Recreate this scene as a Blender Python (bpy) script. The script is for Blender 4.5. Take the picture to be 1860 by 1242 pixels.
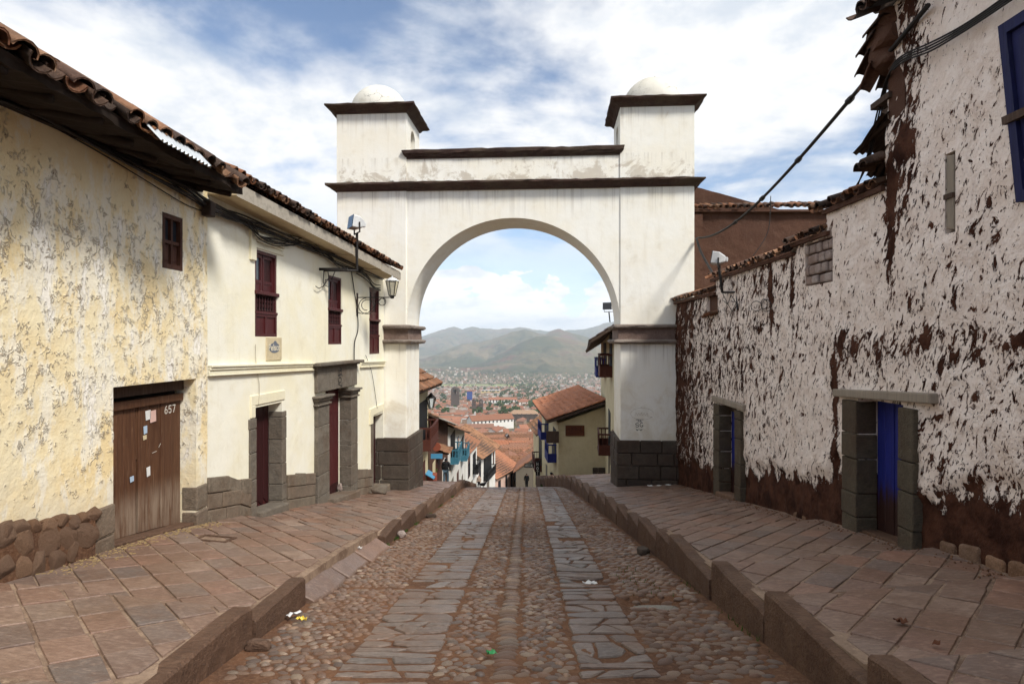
import bpy, bmesh, math, random
import numpy as np
from mathutils import Vector, Matrix, Euler

for o in list(bpy.data.objects):
    bpy.data.objects.remove(o, do_unlink=True)
SC = bpy.context.scene
COL = SC.collection
R = math.radians

# ------------------------------------------------------------------ camera
EYE = 1.6                       # metres above the road where the photographer stands
FPX = 1085.0                    # focal length in photo pixels (1860 wide)
cam_d = bpy.data.cameras.new("camera")
cam_d.sensor_fit = 'HORIZONTAL'
cam_d.sensor_width = 36.0
cam_d.lens = 36.0 * FPX / 1860.0
cam_d.clip_start = 0.05
cam_d.clip_end = 60000.0
cam = bpy.data.objects.new("camera", cam_d)
COL.objects.link(cam)
cam.location = (0, 0, EYE)
cam.rotation_euler = (R(90), 0, 0)
SC.camera = cam

# ------------------------------------------------------------------ sky and sun
SUN_EL, SUN_AZ = 46.0, 135.0     # azimuth clockwise from +Y: behind the camera, to the right
world = bpy.data.worlds.new("World")
SC.world = world
world.use_nodes = True
wt = world.node_tree
wt.nodes.clear()


class NT:
    """small node-graph helper"""
    def __init__(self, tree):
        self.t = tree

    def n(self, typ, _props=None, **inp):
        nd = self.t.nodes.new(typ)
        if _props:
            for k, v in _props.items():
                setattr(nd, k, v)
        for k, v in inp.items():
            key = int(k[1:]) if (k[0] == 'i' and k[1:].isdigit()) else k.replace('_', ' ')
            self.set(nd.inputs[key], v)
        return nd

    def set(self, sock, v):
        if isinstance(v, bpy.types.NodeSocket):
            self.t.links.new(v, sock)
        else:
            if sock.type == 'RGBA' and len(v) == 3:
                v = (*v, 1.0)
            sock.default_value = v

    def math(self, op, a, b=0.0, clamp=False):
        nd = self.n('ShaderNodeMath', {'operation': op, 'use_clamp': clamp})
        self.set(nd.inputs[0], a)
        if op not in ('SQRT', 'ABSOLUTE', 'FRACT', 'SINE', 'FLOOR'):
            self.set(nd.inputs[1], b)
        return nd.outputs[0]

    def vmath(self, op, a, b=(0, 0, 0)):
        nd = self.n('ShaderNodeVectorMath', {'operation': op})
        self.set(nd.inputs[0], a)
        self.set(nd.inputs[1], b)
        return nd.outputs[0]

    def noise(self, vec, scale, detail=4.0, rough=0.55, dist=0.0, out=0):
        nd = self.n('ShaderNodeTexNoise', None, Vector=vec, Scale=scale, Detail=detail, Roughness=rough, Distortion=dist)
        return nd.outputs[out]

    def voro(self, vec, scale, feature='F1', rnd=1.0):
        nd = self.n('ShaderNodeTexVoronoi', {'feature': feature}, Vector=vec, Scale=scale, Randomness=rnd)
        return nd

    def stretch(self, vec, s):
        return self.vmath('MULTIPLY', vec, s)

    def ramp(self, fac, lo, hi, a=0.0, b=1.0, smooth=True):
        nd = self.n('ShaderNodeMapRange', {'interpolation_type': 'SMOOTHSTEP' if smooth else 'LINEAR', 'clamp': True})
        for i, v in enumerate((fac, lo, hi, a, b)):
            self.set(nd.inputs[i], v)
        return nd.outputs[0]

    def mix(self, fac, a, b, mode='MIX'):
        nd = self.n('ShaderNodeMix', {'data_type': 'RGBA', 'blend_type': mode, 'clamp_factor': True})
        self.set(nd.inputs[0], fac)
        self.set(nd.inputs[6], a)
        self.set(nd.inputs[7], b)
        return nd.outputs[2]

    def colramp(self, fac, stops, interp='LINEAR'):
        nd = self.n('ShaderNodeValToRGB', None, Fac=fac)
        cr = nd.color_ramp
        cr.interpolation = interp
        while len(cr.elements) < len(stops):
            cr.elements.new(0.5)
        for e, (p, c) in zip(cr.elements, stops):
            e.position = p
            e.color = (*c, 1.0) if len(c) == 3 else c
        return nd.outputs[0]

    def bump(self, h, dist=0.01, strength=1.0, normal=None):
        nd = self.n('ShaderNodeBump', None, Height=h, Distance=dist, Strength=strength)
        if normal is not None:
            self.set(nd.inputs['Normal'], normal)
        return nd.outputs[0]

    def sep(self, v):
        return self.n('ShaderNodeSeparateXYZ', None, Vector=v).outputs

    def comb(self, x, y, z):
        nd = self.n('ShaderNodeCombineXYZ')
        for i, v in enumerate((x, y, z)):
            self.set(nd.inputs[i], v)
        return nd.outputs[0]


w = NT(wt)
dirv = w.n('ShaderNodeTexCoord').outputs['Generated']
sx, sy, sz = w.sep(dirv)
sky = w.n('ShaderNodeTexSky', {'sky_type': 'NISHITA', 'sun_disc': False, 'sun_elevation': R(SUN_EL),
                               'sun_rotation': R(SUN_AZ), 'altitude': 3400.0, 'air_density': 1.3, 'dust_density': 1.2})
zpos = w.math('MAXIMUM', sz, 0.0)
den = w.math('ADD', zpos, 0.16)
plane = w.comb(w.math('DIVIDE', sx, den), w.math('DIVIDE', sy, den), 0.0)
plane = w.vmath('ADD', plane, (21.7, 8.1, 0.0))
n1 = w.noise(plane, 1.05, 9.0, 0.56, 0.25)
n1b = w.noise(plane, 0.45, 2.0, 0.5)
high = w.ramp(w.math('ADD', n1, w.math('MULTIPLY', w.math('SUBTRACT', n1b, 0.5), 0.45)), 0.360, 0.525)
high = w.math('MULTIPLY', high, w.ramp(sz, 0.09, 0.26, 0.25, 1.0))
# low cumulus bank towards the horizon
cv = w.vmath('MULTIPLY', dirv, (1.0, 1.0, 1.9))
n2 = w.noise(w.vmath('ADD', cv, (0.62, 0.0, 0.0)), 8.5, 8.0, 0.56, 0.15)
low = w.ramp(w.math('ADD', w.math('MULTIPLY', w.math('SUBTRACT', n2, 0.5), 0.36), w.math('SUBTRACT', 0.108, sz)), -0.004, 0.009)
mask = w.math('MAXIMUM', high, low)
shade = w.noise(w.vmath('ADD', cv, (2.0, 0.4, -0.05)), 11.0, 7.0, 0.62)
shade2 = w.noise(w.vmath('ADD', plane, (1.0, 7.0, 0.0)), 1.7, 6.0, 0.6)
sh = w.math('MULTIPLY', w.math('ADD', shade, shade2), 0.5)
ccol = w.mix(w.ramp(sh, 0.36, 0.56), (0.70, 0.76, 0.84), (1.0, 1.0, 1.0))
bg1 = w.n('ShaderNodeBackground', None, Color=sky.outputs[0], Strength=0.115)
bg2 = w.n('ShaderNodeBackground', None, Color=ccol, Strength=w.ramp(sz, 0.16, 0.07, 0.74, 0.90))
mx = w.n('ShaderNodeMixShader', None, i0=mask, i1=bg1.outputs[0], i2=bg2.outputs[0])
wout = w.n('ShaderNodeOutputWorld', None, Surface=mx.outputs[0])

sun_d = bpy.data.lights.new("sun", 'SUN')
sun_d.energy = 2.9
sun_d.angle = R(12)
sun_d.color = (1.0, 0.95, 0.87)
sun = bpy.data.objects.new("sun", sun_d)
COL.objects.link(sun)
a = R(SUN_AZ)
sdir = Vector((math.sin(a) * math.cos(R(SUN_EL)), math.cos(a) * math.cos(R(SUN_EL)), math.sin(R(SUN_EL))))
sun.rotation_euler = sdir.to_track_quat('Z', 'Y').to_euler()
sun.location = (8, -8, 20)

vs = SC.view_settings
vs.view_transform = 'Standard'
vs.look = 'None'
vs.exposure = 0.55
vs.gamma = 1.0
vs.use_curve_mapping = False
SC.render.engine = 'CYCLES'
SC.cycles.use_denoising = True
SC.cycles.max_bounces = 6
SC.cycles.diffuse_bounces = 3
SC.cycles.volume_bounces = 2
SC.cycles.adaptive_threshold = 0.02
SC.cycles.transparent_max_bounces = 6

# ------------------------------------------------------------------ numeric noise
def _h(ix, iy, seed):
    n = (ix.astype(np.int64) * 374761393 + iy.astype(np.int64) * 668265263 + seed * 144269504) & 0xffffffff
    n = ((n ^ (n >> 13)) * 1274126177) & 0xffffffff
    n = (n ^ (n >> 16)) & 0xffffffff
    return n / 4294967295.0


def vnoise(x, y, seed=0):
    x = np.asarray(x, float)
    y = np.asarray(y, float)
    ix, iy = np.floor(x), np.floor(y)
    fx, fy = x - ix, y - iy
    fx = fx * fx * (3 - 2 * fx)
    fy = fy * fy * (3 - 2 * fy)
    a = _h(ix, iy, seed); b = _h(ix + 1, iy, seed); c = _h(ix, iy + 1, seed); d = _h(ix + 1, iy + 1, seed)
    return (a + (b - a) * fx) * (1 - fy) + (c + (d - c) * fx) * fy


def fbm(x, y, octv=4, seed=0, gain=0.5):
    s, amp, tot = 0.0, 1.0, 0.0
    x = np.asarray(x, float)
    y = np.asarray(y, float)
    for i in range(octv):
        s = s + amp * (vnoise(x, y, seed + i * 17) - 0.5)
        tot += amp
        amp *= gain
        x = x * 2.03 + 5.1
        y = y * 2.03 + 1.7
    return s / tot          # about -0.5..0.5


# ------------------------------------------------------------------ object helpers
ORG = {}                     # world origin of every object that others are parented to


def link(o, parent=None, org=None):
    COL.objects.link(o)
    if parent is not None:
        o.parent = parent
        ORG[o.name] = ORG[parent.name]
    elif org is not None:
        ORG[o.name] = Vector(org)
    return o


def tag(o, label=None, cat=None, group=None, kind=None):
    if label: o["label"] = label
    if cat: o["category"] = cat
    if group: o["group"] = group
    if kind: o["kind"] = kind
    return o


def thing(name, loc, label, cat, group=None):
    o = bpy.data.objects.new(name, None)
    o.empty_display_size = 0.2
    o.location = loc
    link(o, None, loc)
    return tag(o, label, cat, group)


class MB:
    """collects geometry in world coordinates; build() links it as one mesh object"""
    def __init__(self):
        self.v, self.f, self.m, self.uv = [], [], [], None

    def add(self, verts, faces, mi=0):
        k = len(self.v)
        self.v.extend([tuple(p) for p in verts])
        for f in faces:
            self.f.append(tuple(i + k for i in f))
            self.m.append(mi)
        return self

    def box(self, lo, hi, mi=0):
        x0, y0, z0 = lo
        x1, y1, z1 = hi
        return self.hexa([(x0, y0, z0), (x1, y0, z0), (x1, y1, z0), (x0, y1, z0),
                          (x0, y0, z1), (x1, y0, z1), (x1, y1, z1), (x0, y1, z1)], mi)

    def hexa(self, p, mi=0):
        return self.add(p, [(0, 3, 2, 1), (4, 5, 6, 7), (0, 1, 5, 4), (1, 2, 6, 5), (2, 3, 7, 6), (3, 0, 4, 7)], mi)

    def obox(self, c, ax, ay, az, hx, hy, hz, mi=0):
        c, ax, ay, az = Vector(c), Vector(ax), Vector(ay), Vector(az)
        p = []
        for sz in (-1, 1):
            for sx, sy in ((-1, -1), (1, -1), (1, 1), (-1, 1)):
                p.append(c + ax * hx * sx + ay * hy * sy + az * hz * sz)
        return self.hexa(p, mi)

    def bar(self, a, b, w, h=None, up=(0, 0, 1), mi=0):
        a, b = Vector(a), Vector(b)
        h = w if h is None else h
        d = (b - a)
        L = d.length
        d.normalize()
        u = Vector(up)
        s = d.cross(u)
        if s.length < 1e-4:
            s = d.cross(Vector((1, 0, 0)))
        s.normalize()
        u = s.cross(d).normalized()
        return self.obox((a + b) / 2, s, d, u, w / 2, L / 2, h / 2, mi)

    def tube(self, pts, r, n=6, mi=0, cap=True):
        pts = [Vector(p) for p in pts]
        rs = r if isinstance(r, (list, tuple)) else [r] * len(pts)
        k = len(self.v)
        prev = None
        for i, p in enumerate(pts):
            d = (pts[min(i + 1, len(pts) - 1)] - pts[max(i - 1, 0)])
            if d.length < 1e-9: d = Vector((0, 0, 1))
            d.normalize()
            if prev is None:
                s = d.cross(Vector((0, 0, 1)))
                if s.length < 1e-3: s = d.cross(Vector((1, 0, 0)))
            else:
                s = prev - d * prev.dot(d)
            s.normalize()
            prev = s
            t = d.cross(s)
            for j in range(n):
                an = 2 * math.pi * j / n
                self.v.append(tuple(p + (s * math.cos(an) + t * math.sin(an)) * rs[i]))
        for i in range(len(pts) - 1):
            for j in range(n):
                j2 = (j + 1) % n
                self.f.append((k + i * n + j, k + i * n + j2, k + (i + 1) * n + j2, k + (i + 1) * n + j))
                self.m.append(mi)
        if cap:
            self.f.append(tuple(k + j for j in range(n - 1, -1, -1))); self.m.append(mi)
            e = k + (len(pts) - 1) * n
            self.f.append(tuple(e + j for j in range(n))); self.m.append(mi)
        return self

    def lathe(self, c, prof, n=16, mi=0, axis=None):
        """prof: list of (radius, height) from bottom to top around vertical axis at c"""
        c = Vector(c)
        k = len(self.v)
        for r_, h_ in prof:
            for j in range(n):
                an = 2 * math.pi * j / n
                self.v.append((c.x + r_ * math.cos(an), c.y + r_ * math.sin(an), c.z + h_))
        for i in range(len(prof) - 1):
            for j in range(n):
                j2 = (j + 1) % n
                self.f.append((k + i * n + j, k + i * n + j2, k + (i + 1) * n + j2, k + (i + 1) * n + j)); self.m.append(mi)
        self.f.append(tuple(k + j for j in range(n - 1, -1, -1))); self.m.append(mi)
        e = k + (len(prof) - 1) * n
        self.f.append(tuple(e + j for j in range(n))); self.m.append(mi)
        return self

    def prism(self, poly, z0, z1, mi=0):
        """vertical prism over an XY polygon (counter-clockwise); z0, z1 numbers or functions of (x, y)"""
        n = len(poly)
        f0 = z0 if callable(z0) else (lambda x, y: z0)
        f1 = z1 if callable(z1) else (lambda x, y: z1)
        v = [(x, y, f0(x, y)) for x, y in poly] + [(x, y, f1(x, y)) for x, y in poly]
        f = [tuple(range(n - 1, -1, -1)), tuple(range(n, 2 * n))]
        for i in range(n):
            j = (i + 1) % n
            f.append((i, j, n + j, n + i))
        return self.add(v, f, mi)

    def mesh(self, name, mats, org=(0, 0, 0), smooth=False):
        me = bpy.data.meshes.new(name)
        ox, oy, oz = org
        me.from_pydata([(x - ox, y - oy, z - oz) for x, y, z in self.v], [], self.f)
        if not isinstance(mats, (list, tuple)): mats = [mats]
        for m_ in mats: me.materials.append(m_)
        if len(mats) > 1: me.polygons.foreach_set('material_index', self.m)
        if smooth: me.polygons.foreach_set('use_smooth', [True] * len(self.f))
        if self.uv is not None:
            ul = me.uv_layers.new(name='UVMap')
            arr = np.array(self.uv, float)
            li = np.empty(len(me.loops), int)
            me.loops.foreach_get('vertex_index', li)
            ul.data.foreach_set('uv', arr[li].ravel())
        me.update()
        return me

    def build(self, name, mats, parent=None, smooth=False, org=None):
        if parent is not None:
            o_ = ORG[parent.name]
        else:
            o_ = Vector(org) if org is not None else Vector((0, 0, 0))
        o = bpy.data.objects.new(name, self.mesh(name, mats, o_, smooth))
        if parent is None:
            o.location = o_
        return link(o, parent, o_)


def place(name, me, parent, mat4):
    """a copy sharing mesh data, placed by a world matrix under a parent at ORG[parent]"""
    o = bpy.data.objects.new(name, me)
    m4 = Matrix.Translation(-ORG[parent.name]) @ mat4
    COL.objects.link(o)
    o.parent = parent
    o.matrix_local = m4
    return o


def bevel(o, width=0.01, seg=1, angle=40):
    md = o.modifiers.new('bevel', 'BEVEL')
    md.width = width
    md.segments = seg
    md.limit_method = 'ANGLE'
    md.angle_limit = R(angle)
    return o
# ------------------------------------------------------------------ materials
def newmat(name):
    m = bpy.data.materials.new(name)
    m.use_nodes = True
    m.node_tree.nodes.clear()
    t = NT(m.node_tree)
    b = t.n('ShaderNodeBsdfPrincipled')
    out = t.n('ShaderNodeOutputMaterial', None, Surface=b.outputs[0])
    b.inputs['Specular IOR Level'].default_value = 0.3
    return m, t, b


def fin(t, b, col, rough=0.85, normal=None, metal=0.0, spec=None):
    t.set(b.inputs['Base Color'], col)
    t.set(b.inputs['Roughness'], rough)
    t.set(b.inputs['Metallic'], metal)
    if spec is not None: t.set(b.inputs['Specular IOR Level'], spec)
    if normal is not None: t.set(b.inputs['Normal'], normal)


def P(t):
    return t.n('ShaderNodeNewGeometry').outputs['Position']


def rnd(t):
    """one random number per object and per loose piece"""
    a = t.n('ShaderNodeObjectInfo').outputs['Random']
    b = t.n('ShaderNodeNewGeometry').outputs['Random Per Island']
    return t.math('FRACT', t.math('ADD', a, t.math('MULTIPLY', b, 7.31)))


def rpos(t):
    """object coordinates, shifted by the piece's random number"""
    o = t.n('ShaderNodeTexCoord').outputs['Object']
    r_ = rnd(t)
    return t.vmath('ADD', o, t.comb(t.math('MULTIPLY', r_, 37.0), t.math('MULTIPLY', r_, 91.0), t.math('MULTIPLY', r_, 53.0)))


M = {}


def m_plaster(name, base, warm, stainc, stain=0.35, bumpd=0.004, dirt=0.5):
    m, t, b = newmat(name)
    p = P(t)
    blot = t.noise(p, 0.9, 6, 0.6)
    blot2 = t.noise(t.vmath('ADD', p, (9, 3, 1)), 2.6, 8, 0.65)
    drip = t.noise(t.stretch(p, (5.0, 5.0, 0.45)), 1.6, 6, 0.6)
    c = t.mix(t.ramp(blot, 0.35, 0.68), base, warm)
    c = t.mix(t.math('MULTIPLY', t.ramp(blot2, 0.52, 0.78), stain), c, stainc)
    c = t.mix(t.math('MULTIPLY', t.ramp(drip, 0.52, 0.80), dirt * 0.5), c, stainc)
    fine = t.noise(p, 60, 3, 0.6)
    lump = t.noise(p, 4.0, 5, 0.55)
    h = t.math('ADD', t.math('MULTIPLY', fine, 0.25), lump)
    return m, t, b, c, h, p


def simple_plaster(key, base, warm, stainc, stain=0.35, bumpd=0.006, dirt=0.5):
    m, t, b, c, h, p = m_plaster(key, base, warm, stainc, stain, bumpd, dirt)
    fin(t, b, c, 0.9, t.bump(h, bumpd * 4, 0.5))
    M[key] = m


simple_plaster('plaster_white', (0.86, 0.84, 0.73), (0.84, 0.79, 0.60), (0.60, 0.53, 0.36), 0.32)
simple_plaster('plaster_cream', (0.62, 0.55, 0.36), (0.55, 0.47, 0.29), (0.34, 0.28, 0.17), 0.4, 0.010)
simple_plaster('plaster_town_white', (0.74, 0.73, 0.70), (0.70, 0.68, 0.62), (0.40, 0.37, 0.33), 0.3)
simple_plaster('plaster_pink', (0.62, 0.44, 0.37), (0.58, 0.41, 0.33), (0.36, 0.27, 0.22), 0.3)
simple_plaster('adobe_brown', (0.095, 0.044, 0.027), (0.075, 0.034, 0.021), (0.17, 0.11, 0.08), 0.35, 0.03)
simple_plaster('plaster_plain', (0.80, 0.76, 0.60), (0.78, 0.72, 0.52), (0.60, 0.54, 0.36), 0.2)

# the arch: limewash, with black mould growing up from each ledge and old water marks under it
m, t, b, c, h, p = m_plaster('plaster_arch', (0.87, 0.855, 0.79), (0.85, 0.81, 0.70), (0.58, 0.51, 0.37), 0.34)
ax_, ay_, az_ = t.sep(p)
mold = t.noise(t.stretch(p, (1.0, 1.0, 2.2)), 2.2, 9, 0.7)
edge = t.ramp(az_, 5.90, 6.22, 0.20, -0.26, smooth=False)
low_ = t.ramp(az_, 5.85, 5.95)
mm = t.math('MULTIPLY', t.ramp(t.math('ADD', mold, edge), 0.55, 0.72), low_)
c = t.mix(t.math('MULTIPLY', mm, 0.9), c, (0.06, 0.055, 0.04))
oldw = t.noise(p, 1.5, 10, 0.72, 0.6)
e2 = t.math('MULTIPLY', t.ramp(az_, 5.9, 7.0, 0.13, -0.12, smooth=False), low_)
c = t.mix(t.math('MULTIPLY', t.math('MULTIPLY', t.ramp(t.math('ADD', oldw, e2), 0.55, 0.64), low_), 0.5), c, (0.34, 0.26, 0.17))
# rain runs below the cornice, the caps and the imposts
rs_n = t.noise(t.stretch(p, (7.0, 7.0, 0.22)), 1.3, 5, 0.68)
for (z0_, z1_, k_) in ((5.78, 4.7, 0.40), (7.95, 7.1, 0.42), (1.56, 0.6, 0.35), (6.65, 6.2, 0.35)):
    below = t.math('MULTIPLY', t.ramp(az_, z1_, z0_), t.ramp(az_, z0_ + .02, z0_))
    c = t.mix(t.math('MULTIPLY', t.math('MULTIPLY', t.ramp(rs_n, 0.48, 0.72), below), k_ * 1.1), c, (0.28, 0.23, 0.16))
foot = t.ramp(az_, -1.1, 1.2, 0.16, -0.1, smooth=False)
c = t.mix(t.math('MULTIPLY', t.ramp(t.math('ADD', oldw, foot), 0.50, 0.75), 0.45), c, (0.55, 0.45, 0.29))
fin(t, b, c, 0.9, t.bump(h, 0.02, 0.45))
M['plaster_arch'] = m

# the dome of the arch towers: cracked limewash
m, t, b, c, h, p = m_plaster('plaster_dome', (0.70, 0.68, 0.62), (0.60, 0.57, 0.49), (0.30, 0.28, 0.23), 0.45)
cr = t.voro(t.vmath('ADD', p, t.vmath('MULTIPLY', t.noise(p, 3, 4, 0.6, 0, 1), (0.5, 0.5, 0.5))), 1.8, 'DISTANCE_TO_EDGE').outputs[0]
crk = t.math('MULTIPLY', t.ramp(cr, 0.0, 0.018, 1.0, 0.0), t.ramp(t.noise(p, 1.2, 3), 0.5, 0.6))
c = t.mix(t.math('MULTIPLY', crk, 0.8), c, (0.08, 0.075, 0.06))
fin(t, b, c, 0.92, t.bump(h, 0.02, 0.5))
M['plaster_dome'] = m

# peeling ochre paint over white lime
m, t, b = newmat('peeling_paint')
p = P(t)
uv = t.n('ShaderNodeTexCoord').outputs['UV']
uu, vv, _ = t.sep(uv)
big = t.noise(t.vmath('ADD', p, (0, 2.1, 0.4)), 0.75, 3, 0.6)
mid = t.noise(p, 1.7, 5, 0.65)
ochre = t.mix(t.ramp(mid, 0.34, 0.66), (0.84, 0.74, 0.50), (0.80, 0.64, 0.36))
# height zones: sound under the eaves, worst in the middle
zone = t.math('MULTIPLY', t.ramp(vv, 0.6, 1.5), t.ramp(vv, 4.3, 3.3))
pn = t.noise(t.stretch(p, (1.0, 1.0, 0.42)), 3.6, 7, 0.70, 0.2)
thr = t.math('ADD', pn, t.math('ADD', t.math('MULTIPLY', zone, 0.05), t.math('MULTIPLY', t.math('SUBTRACT', big, 0.5), 0.40)))
white = t.ramp(thr, 0.50, 0.60)
hard = t.ramp(thr, 0.640, 0.656)
c = t.mix(t.math('MULTIPLY', white, 0.75), ochre, (0.86, 0.82, 0.70))
c = t.mix(hard, c, (0.88, 0.84, 0.75))
# curled flakes: short crooked breaks in the paint film
fl = t.noise(t.stretch(t.vmath('ADD', p, (7, 1, 3)), (1.0, 1.0, 0.80)), 12.0, 2, 0.5, 1.6)
gate = t.noise(t.vmath('ADD', p, (2, 9, 4)), 9.5, 4, 0.66)
gt = t.ramp(t.math('ADD', gate, t.math('ADD', t.math('MULTIPLY', zone, 0.09), t.math('MULTIPLY', t.math('SUBTRACT', mid, 0.5), 0.40))), 0.60, 0.68)
dl = t.math('ABSOLUTE', t.math('SUBTRACT', fl, 0.5))
crack = t.math('MULTIPLY', t.ramp(dl, 0.004, 0.028, 1.0, 0.0), gt)
lift = t.math('MULTIPLY', t.ramp(dl, 0.020, 0.100, 1.0, 0.0), gt)
c = t.mix(t.math('MULTIPLY', lift, 0.45), c, (0.86, 0.83, 0.74))
c = t.mix(t.math('MULTIPLY', crack, 0.75), c, (0.50, 0.35, 0.19))
# a few spots where the plaster itself has gone
spot = t.ramp(t.math('ADD', gate, t.math('MULTIPLY', zone, 0.05)), 0.735, 0.750)
c = t.mix(t.math('MULTIPLY', spot, 0.8), c, (0.36, 0.24, 0.14))
# damp, greyed skirt
skirt = t.ramp(t.math('ADD', vv, t.math('MULTIPLY', mid, 1.1)), 0.7, 1.5, 1.0, 0.0)
c = t.mix(t.math('MULTIPLY', skirt, 0.6), c, (0.60, 0.55, 0.46))
h = t.math('ADD', t.math('MULTIPLY', hard, -0.45), t.math('ADD', t.math('MULTIPLY', crack, -1.0), t.math('MULTIPLY', lift, 0.9)))
h = t.math('ADD', h, t.math('ADD', t.math('MULTIPLY', gate, 1.2), t.math('MULTIPLY', spot, -1.0)))
fin(t, b, c, 0.85, t.bump(h, 0.015, 0.9))
M['peeling_paint'] = m

# right-hand adobe: limewash flaking off mud, bare mud along the foot
m, t, b = newmat('flaking_adobe')
p = P(t)
uv = t.n('ShaderNodeTexCoord').outputs['UV']
uu, vv, _ = t.sep(uv)
attr = t.n('ShaderNodeAttribute', {'attribute_name': 'wear'}).outputs['Fac']
nA = t.noise(p, 3.5, 5, 0.68)
nB = t.noise(t.stretch(p, (3, 3, 0.9)), 1.5, 5, 0.68)
nC = t.noise(t.vmath('ADD', p, (3, 8, 1)), 14, 4, 0.7)
mud = t.mix(t.ramp(nA, 0.35, 0.65), (0.028, 0.010, 0.006), (0.085, 0.036, 0.022))
lime = t.mix(t.ramp(nA, 0.36, 0.66), (0.87, 0.78, 0.72), (0.78, 0.67, 0.60))
lime = t.mix(t.math('MULTIPLY', t.ramp(nB, 0.54, 0.80), 0.55), lime, (0.44, 0.335, 0.285))
lime = t.mix(t.math('MULTIPLY', t.ramp(nC, 0.56, 0.80), 0.4), lime, (0.40, 0.27, 0.20))
px_, py_, pz_ = t.sep(p)
sh_ = t.comb(px_, t.math('ADD', py_, t.math('MULTIPLY', pz_, 0.30)), pz_)
f1 = t.noise(t.stretch(sh_, (1.0, 1.0, 0.55)), 11.5, 5, 0.66, 0.6)
f2 = t.noise(t.stretch(t.vmath('ADD', sh_, (5, 2, 8)), (1.0, 1.0, 0.55)), 34.0, 2, 0.6, 0.3)
f3 = t.noise(t.stretch(t.vmath('ADD', sh_, (1, 7, 3)), (1.0, 1.0, 0.7)), 4.2, 5, 0.66, 0.4)
f1a = t.math('ADD', f1, t.math('MULTIPLY', attr, 0.13))
c1 = t.ramp(f1a, 0.622, 0.640)
c2 = t.ramp(t.math('ADD', f2, t.math('MULTIPLY', attr, 0.12)), 0.655, 0.69)
c3 = t.ramp(t.math('ADD', f3, t.math('MULTIPLY', attr, 0.20)), 0.675, 0.70)
chip = t.math('MAXIMUM', t.math('MAXIMUM', c1, t.math('MULTIPLY', c2, 0.9)), c3)
footm = t.ramp(t.math('SUBTRACT', vv, t.math('ADD', t.math('MULTIPLY', t.math('SUBTRACT', nB, 0.5), 1.1), t.math('ADD', t.math('MULTIPLY', t.math('SUBTRACT', nA, 0.5), 0.5), t.math('MULTIPLY', t.math('SUBTRACT', nC, 0.5), 0.35)))), 0.58, 0.64, 1.0, 0.0)
bare = t.math('MAXIMUM', chip, footm)
c = t.mix(bare, lime, mud)
rimw = t.ramp(f1a, 0.57, 0.63)
c = t.mix(t.math('MULTIPLY', rimw, t.math('MULTIPLY', t.math('SUBTRACT', 1.0, bare), 0.35)), c, (0.36, 0.22, 0.155))
h = t.math('ADD', t.math('MULTIPLY', bare, -0.9), t.math('ADD', t.math('MULTIPLY', f3, 1.8), t.math('MULTIPLY', nC, 0.7)))
fin(t, b, c, 0.95, t.bump(h, 0.030, 1.0), spec=0.12)
M['flaking_adobe'] = m


def m_stone(key, cols, rough=0.85, bscale=9.0, bd=0.012, speck=0.3, spec=0.3, dirtc=None):
    m, t, b = newmat(key)
    r_ = rnd(t)
    p = rpos(t)
    stops = [(i / max(1, len(cols) - 1), c_) for i, c_ in enumerate(cols)]
    c = t.colramp(r_, stops)
    c = t.mix(t.math('MULTIPLY', t.ramp(t.noise(p, bscale, 4, 0.65), 0.35, 0.7), 0.55), c, tuple(x * 0.55 for x in cols[0]))
    c = t.mix(t.math('MULTIPLY', t.ramp(t.noise(p, bscale * 5, 2, 0.6), 0.5, 0.75), speck), c, tuple(min(1, x * 1.5) for x in cols[-1]))
    if dirtc is not None:
        d = t.noise(P(t), 1.1, 4, 0.65)
        c = t.mix(t.math('MULTIPLY', t.ramp(d, 0.42, 0.66), 0.6), c, dirtc)
    gr_ = t.noise(t.stretch(p, (1.0, 3.2, 3.2)), bscale * 3.0, 4, 0.7)
    c = t.mix(t.math('MULTIPLY', t.ramp(gr_, 0.40, 0.70), 0.45), c, tuple(x * 0.45 for x in cols[0]))
    c = t.mix(t.math('MULTIPLY', t.ramp(gr_, 0.48, 0.25), 0.30), c, tuple(min(1, x * 1.45) for x in cols[-1]))
    h = t.math('ADD', t.noise(p, bscale * 1.7, 4, 0.65), t.math('MULTIPLY', gr_, 0.5))
    rr = t.ramp(t.noise(P(t), 1.7, 4), 0.3, 0.7, rough - 0.12, min(1, rough + 0.08))
    fin(t, b, c, rr, t.bump(h, bd * 2.0, 0.7), spec=spec)
    M[key] = m


m_stone('cobble', [(0.15, 0.085, 0.055), (0.21, 0.145, 0.11), (0.13, 0.105, 0.092), (0.30, 0.19, 0.12), (0.16, 0.10, 0.078),
                   (0.27, 0.20, 0.15), (0.21, 0.105, 0.062), (0.38, 0.29, 0.21), (0.11, 0.085, 0.075)], 0.52, 14, 0.004, 0.25, 0.45, (0.15, 0.075, 0.040))
m_stone('flagstone', [(0.17, 0.128, 0.104), (0.215, 0.17, 0.142), (0.185, 0.125, 0.094), (0.14, 0.12, 0.106), (0.23, 0.168, 0.13), (0.195, 0.162, 0.142)],
        0.50, 5, 0.010, 0.3, 0.42, (0.165, 0.088, 0.050))
m_stone('paver', [(0.225, 0.126, 0.088), (0.162, 0.124, 0.104), (0.255, 0.166, 0.124), (0.128, 0.108, 0.098), (0.275, 0.145, 0.096),
                  (0.22, 0.162, 0.128), (0.19, 0.106, 0.072), (0.31, 0.222, 0.172)], 0.52, 4.5, 0.008, 0.25, 0.45, (0.165, 0.095, 0.060))
m_stone('kerbstone', [(0.13, 0.072, 0.046), (0.175, 0.104, 0.066), (0.10, 0.055, 0.036), (0.15, 0.092, 0.063)], 0.8, 5, 0.030, 0.3, 0.25, (0.085, 0.044, 0.028))
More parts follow.
